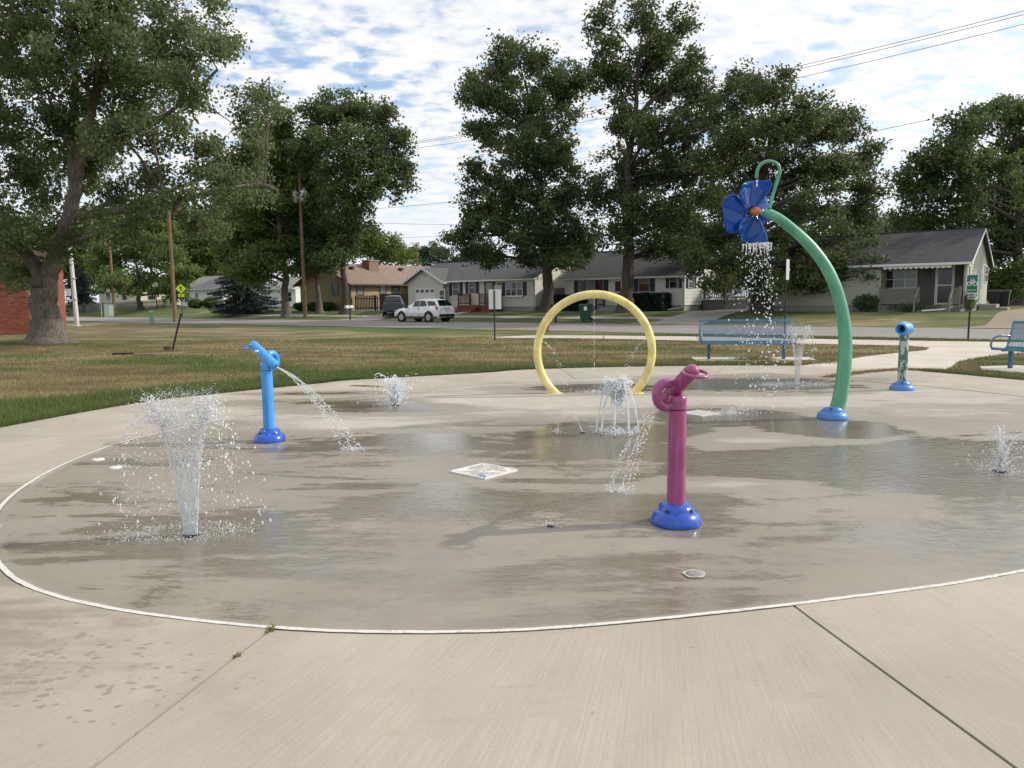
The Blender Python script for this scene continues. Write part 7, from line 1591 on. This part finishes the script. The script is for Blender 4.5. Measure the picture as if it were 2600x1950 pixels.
bgtree('yellow-green tree behind the brown roof', 830, 118, [(815, 528, 46, 28), (852, 552, 46, 24), (785, 522, 36, 32), (870, 560, 26, 16)], 'leaf_lime', 23, 0.42)
bgtree('pale rounded tree in the sky gap behind the far pole', 930, 160, [(930, 552, 34, 24), (908, 546, 22, 18), (952, 552, 20, 16)], 'leaf_far', 24, 0.5)
bgtree('hazy tree behind the garage roof', 1010, 140, [(1000, 560, 40, 24), (1040, 555, 36, 24)], 'leaf_far', 25); bgtree('dark tree filling the gap between the two white bungalows', 1225, 120, [(1225, 530, 46, 40), (1260, 560, 36, 30), (1200, 560, 30, 30)], 'leaf_far', 26)
bgtree('dark tree behind the charcoal roof', 1500, 105, [(1500, 500, 60, 50), (1560, 530, 60, 50), (1450, 520, 40, 40)], 'leaf_oak', 27); bgtree('dark tree behind the driveway fence', 1650, 100, [(1620, 560, 60, 50), (1690, 560, 60, 46), (1750, 540, 60, 50)], 'leaf_oak', 28)
bgtree('dark tree behind the grey-green roof', 1860, 95, [(1830, 500, 60, 40), (1900, 510, 60, 40), (1960, 520, 50, 40)], 'leaf_oak', 29); bgtree('tree at the far end of the street behind the big maple', 40, 125, [(40, 560, 60, 50), (-30, 560, 60, 60), (90, 600, 40, 40), (110, 540, 40, 40)], 'leaf_green', 30)
bgtree('tall tree behind the spruce', 520, 115, [(500, 400, 40, 50), (540, 430, 46, 50), (510, 470, 46, 46), (490, 540, 30, 40), (560, 500, 46, 46)], 'leaf_green', 31); bgtree('dense tree between the pole and the small maple', 330, 140, [(330, 480, 60, 40), (280, 500, 50, 40), (370, 500, 40, 40)], 'leaf_oak', 32)
# spruces
def spruce(label, x, Y, h, r, seed):
    rg = np.random.default_rng(seed); p = base(x * K, Y); t = thing('spruce_tree', label, 'tree', p, 0, 'spruces'); mb = MB(); mb.tube([(0, 0, -0.1), (0, 0, h * 0.5), (0, 0, h)], [0.22, 0.12, 0.02], 8); Pl = []
    z_ = 0.35
    while z_ < h * 0.985:
        f = z_ / h; L_ = r * (1 - f) ** 0.85 * (0.85 + 0.3 * rg.random()) + 0.12; nb_ = int(7 + 9 * (1 - f))
        for k in range(nb_):
            a = rg.random() * 6.283; Lk = L_ * (0.75 + 0.4 * rg.random()); d = np.array([math.cos(a), math.sin(a), 0]); m_ = max(3, int(Lk / 0.11)); s_ = np.linspace(0.1, 1, m_)
            c = d[None] * (s_ * Lk)[:, None] + np.array([0, 0, z_])[None] + np.array([0, 0, 1])[None] * (-0.38 * Lk * s_ ** 1.4 + 0.16 * Lk * s_ ** 4)[:, None]
            c = np.repeat(c, 7, 0); w = np.repeat(0.06 + 0.20 * (1 - s_), 7); Pl.append(c + rg.normal(0, 1, c.shape) * np.stack([w, w, w * 0.45 + 0.03], -1))
            mb.tube([(0, 0, z_), tuple(d * Lk * 0.9 + np.array([0, 0, z_ - 0.26 * Lk]))], [0.03, 0.008], 3, cap=False)
        z_ += 0.20 + 0.16 * (1 - f)
    P = np.vstack(Pl); P = P[P[:, 2] > 0.05]; Q = leaves(P, 0.20, rg, 0.2, 0.30); mb.build('trunk', M['bark_dark'], t); obj('crown', npmesh('crown', Q.reshape(-1, 3), np.arange(len(P) * 4).reshape(-1, 4), M['needle']), None, t, kind='stuff')
spruce('dark spruce sweeping to the ground beside the white house', 530, 82, 9.0, 4.1, 41); spruce('small blue spruce behind the speed limit sign', 180, 106, 6.0, 2.6, 42)
# shrubs
def shrub(name, label, loc, rx, ry, h, leaf, size, n, seed, boxy=False, group=None):
    rg = np.random.default_rng(seed); p = Vector((loc[0], loc[1], float(terrain(loc[0], loc[1])))); t = thing(name, label, 'shrub', p, ST, group); d = rg.normal(0, 1, (n, 3)); d /= np.linalg.norm(d, axis=1, keepdims=True); k = rg.random(n) ** 0.35
    if boxy: P = (rg.random((n, 3)) * 2 - 1); ax_ = rg.integers(0, 3, n); P[np.arange(n), ax_] = np.sign(P[np.arange(n), ax_]) * (0.85 + 0.15 * rg.random(n)); P += rg.normal(0, 0.05, P.shape)
    else: P = d * k[:, None] * (0.75 + 0.45 * fbm(d[:, 0] * 2 + seed, d[:, 1] * 2 + d[:, 2], seed))[:, None]
    P = P * np.array([rx, ry, h / 2]) + np.array([0, 0, h / 2]); P = P[P[:, 2] > 0.02]; Q = leaves(P, size, rg); mb = MB()
    for i in range(6): mb.tube([(0, 0, -0.05), tuple(P[i] * 0.8)], [0.03, 0.01], 4, cap=False)
    mb.build('stems', M['bark_dark'], t, kind='stuff'); obj('foliage', npmesh('foliage', Q.reshape(-1, 3), np.arange(len(P) * 4).reshape(-1, 4), M[leaf]), None, t, kind='stuff')
r = H3.front(z4(240, 760, 530, 890)); shrub('hedge', 'clipped dark yew hedge beside the front steps', loc_h(H3, (r[0] + r[2]) / 2, -0.9), (r[2] - r[0]) / 2, 0.7, 1.25, 'needle', 0.14, 9000, 51, True)
r = H3.front(z4(960, 755, 1310, 890)); shrub('hedge', 'clipped dark yew hedge under the red curtained windows', loc_h(H3, (r[0] + r[2]) / 2, -0.9), (r[2] - r[0]) / 2, 0.7, 1.3, 'needle', 0.14, 10000, 52, True)
for k in range(3): shrub('shrub', ('low dark shrub at the tan gable corner away from the picket fence', 'low dark shrub midway along the tan gable', 'low dark shrub at the tan gable corner nearest the picket fence')[k], loc_h(H1, -7.2 + k * 2.3, -0.8), 1.0, 0.6, 0.9, 'leaf_oak', 0.2, 1500, 53 + k, group='shrubs along the tan gable')
shrub('shrub', 'leafy weeds against the grey-green porch', loc_h(H4, xp - 0.6, -0.8), 0.8, 0.5, 1.1, 'leaf_oak', 0.14, 1300, 57); shrub('shrub', 'straggly weeds along the porch skirt', loc_h(H4, xp + 2.0, -1.1), 1.6, 0.3, 0.55, 'leaf_oak', 0.11, 600, 58); shrub('shrub', 'small green sapling by the downspout', loc_h(H4, 0.3, -0.5), 0.35, 0.35, 1.3, 'leaf_green', 0.13, 500, 61)
pf = at(497, 780, 108); shrub('shrub', 'yellow-green hosta between the crossing sign and the white house steps', (pf.x, pf.y), 1.2, 0.9, 1.3, 'leaf_lime', 0.3, 1500, 59, group='hostas by the steps'); pf = at(532, 778, 108); shrub('shrub', 'taller yellow-green hosta between the white house steps and the spruce', (pf.x, pf.y), 1.2, 0.9, 1.5, 'leaf_lime', 0.3, 1500, 60, group='hostas by the steps')
pf = base(2535, 62); shrub('shrub', 'light green shrub behind the wheeled bins', (pf.x, pf.y), 1.4, 1.2, 3.0, 'leaf_green', 0.25, 2500, 62)
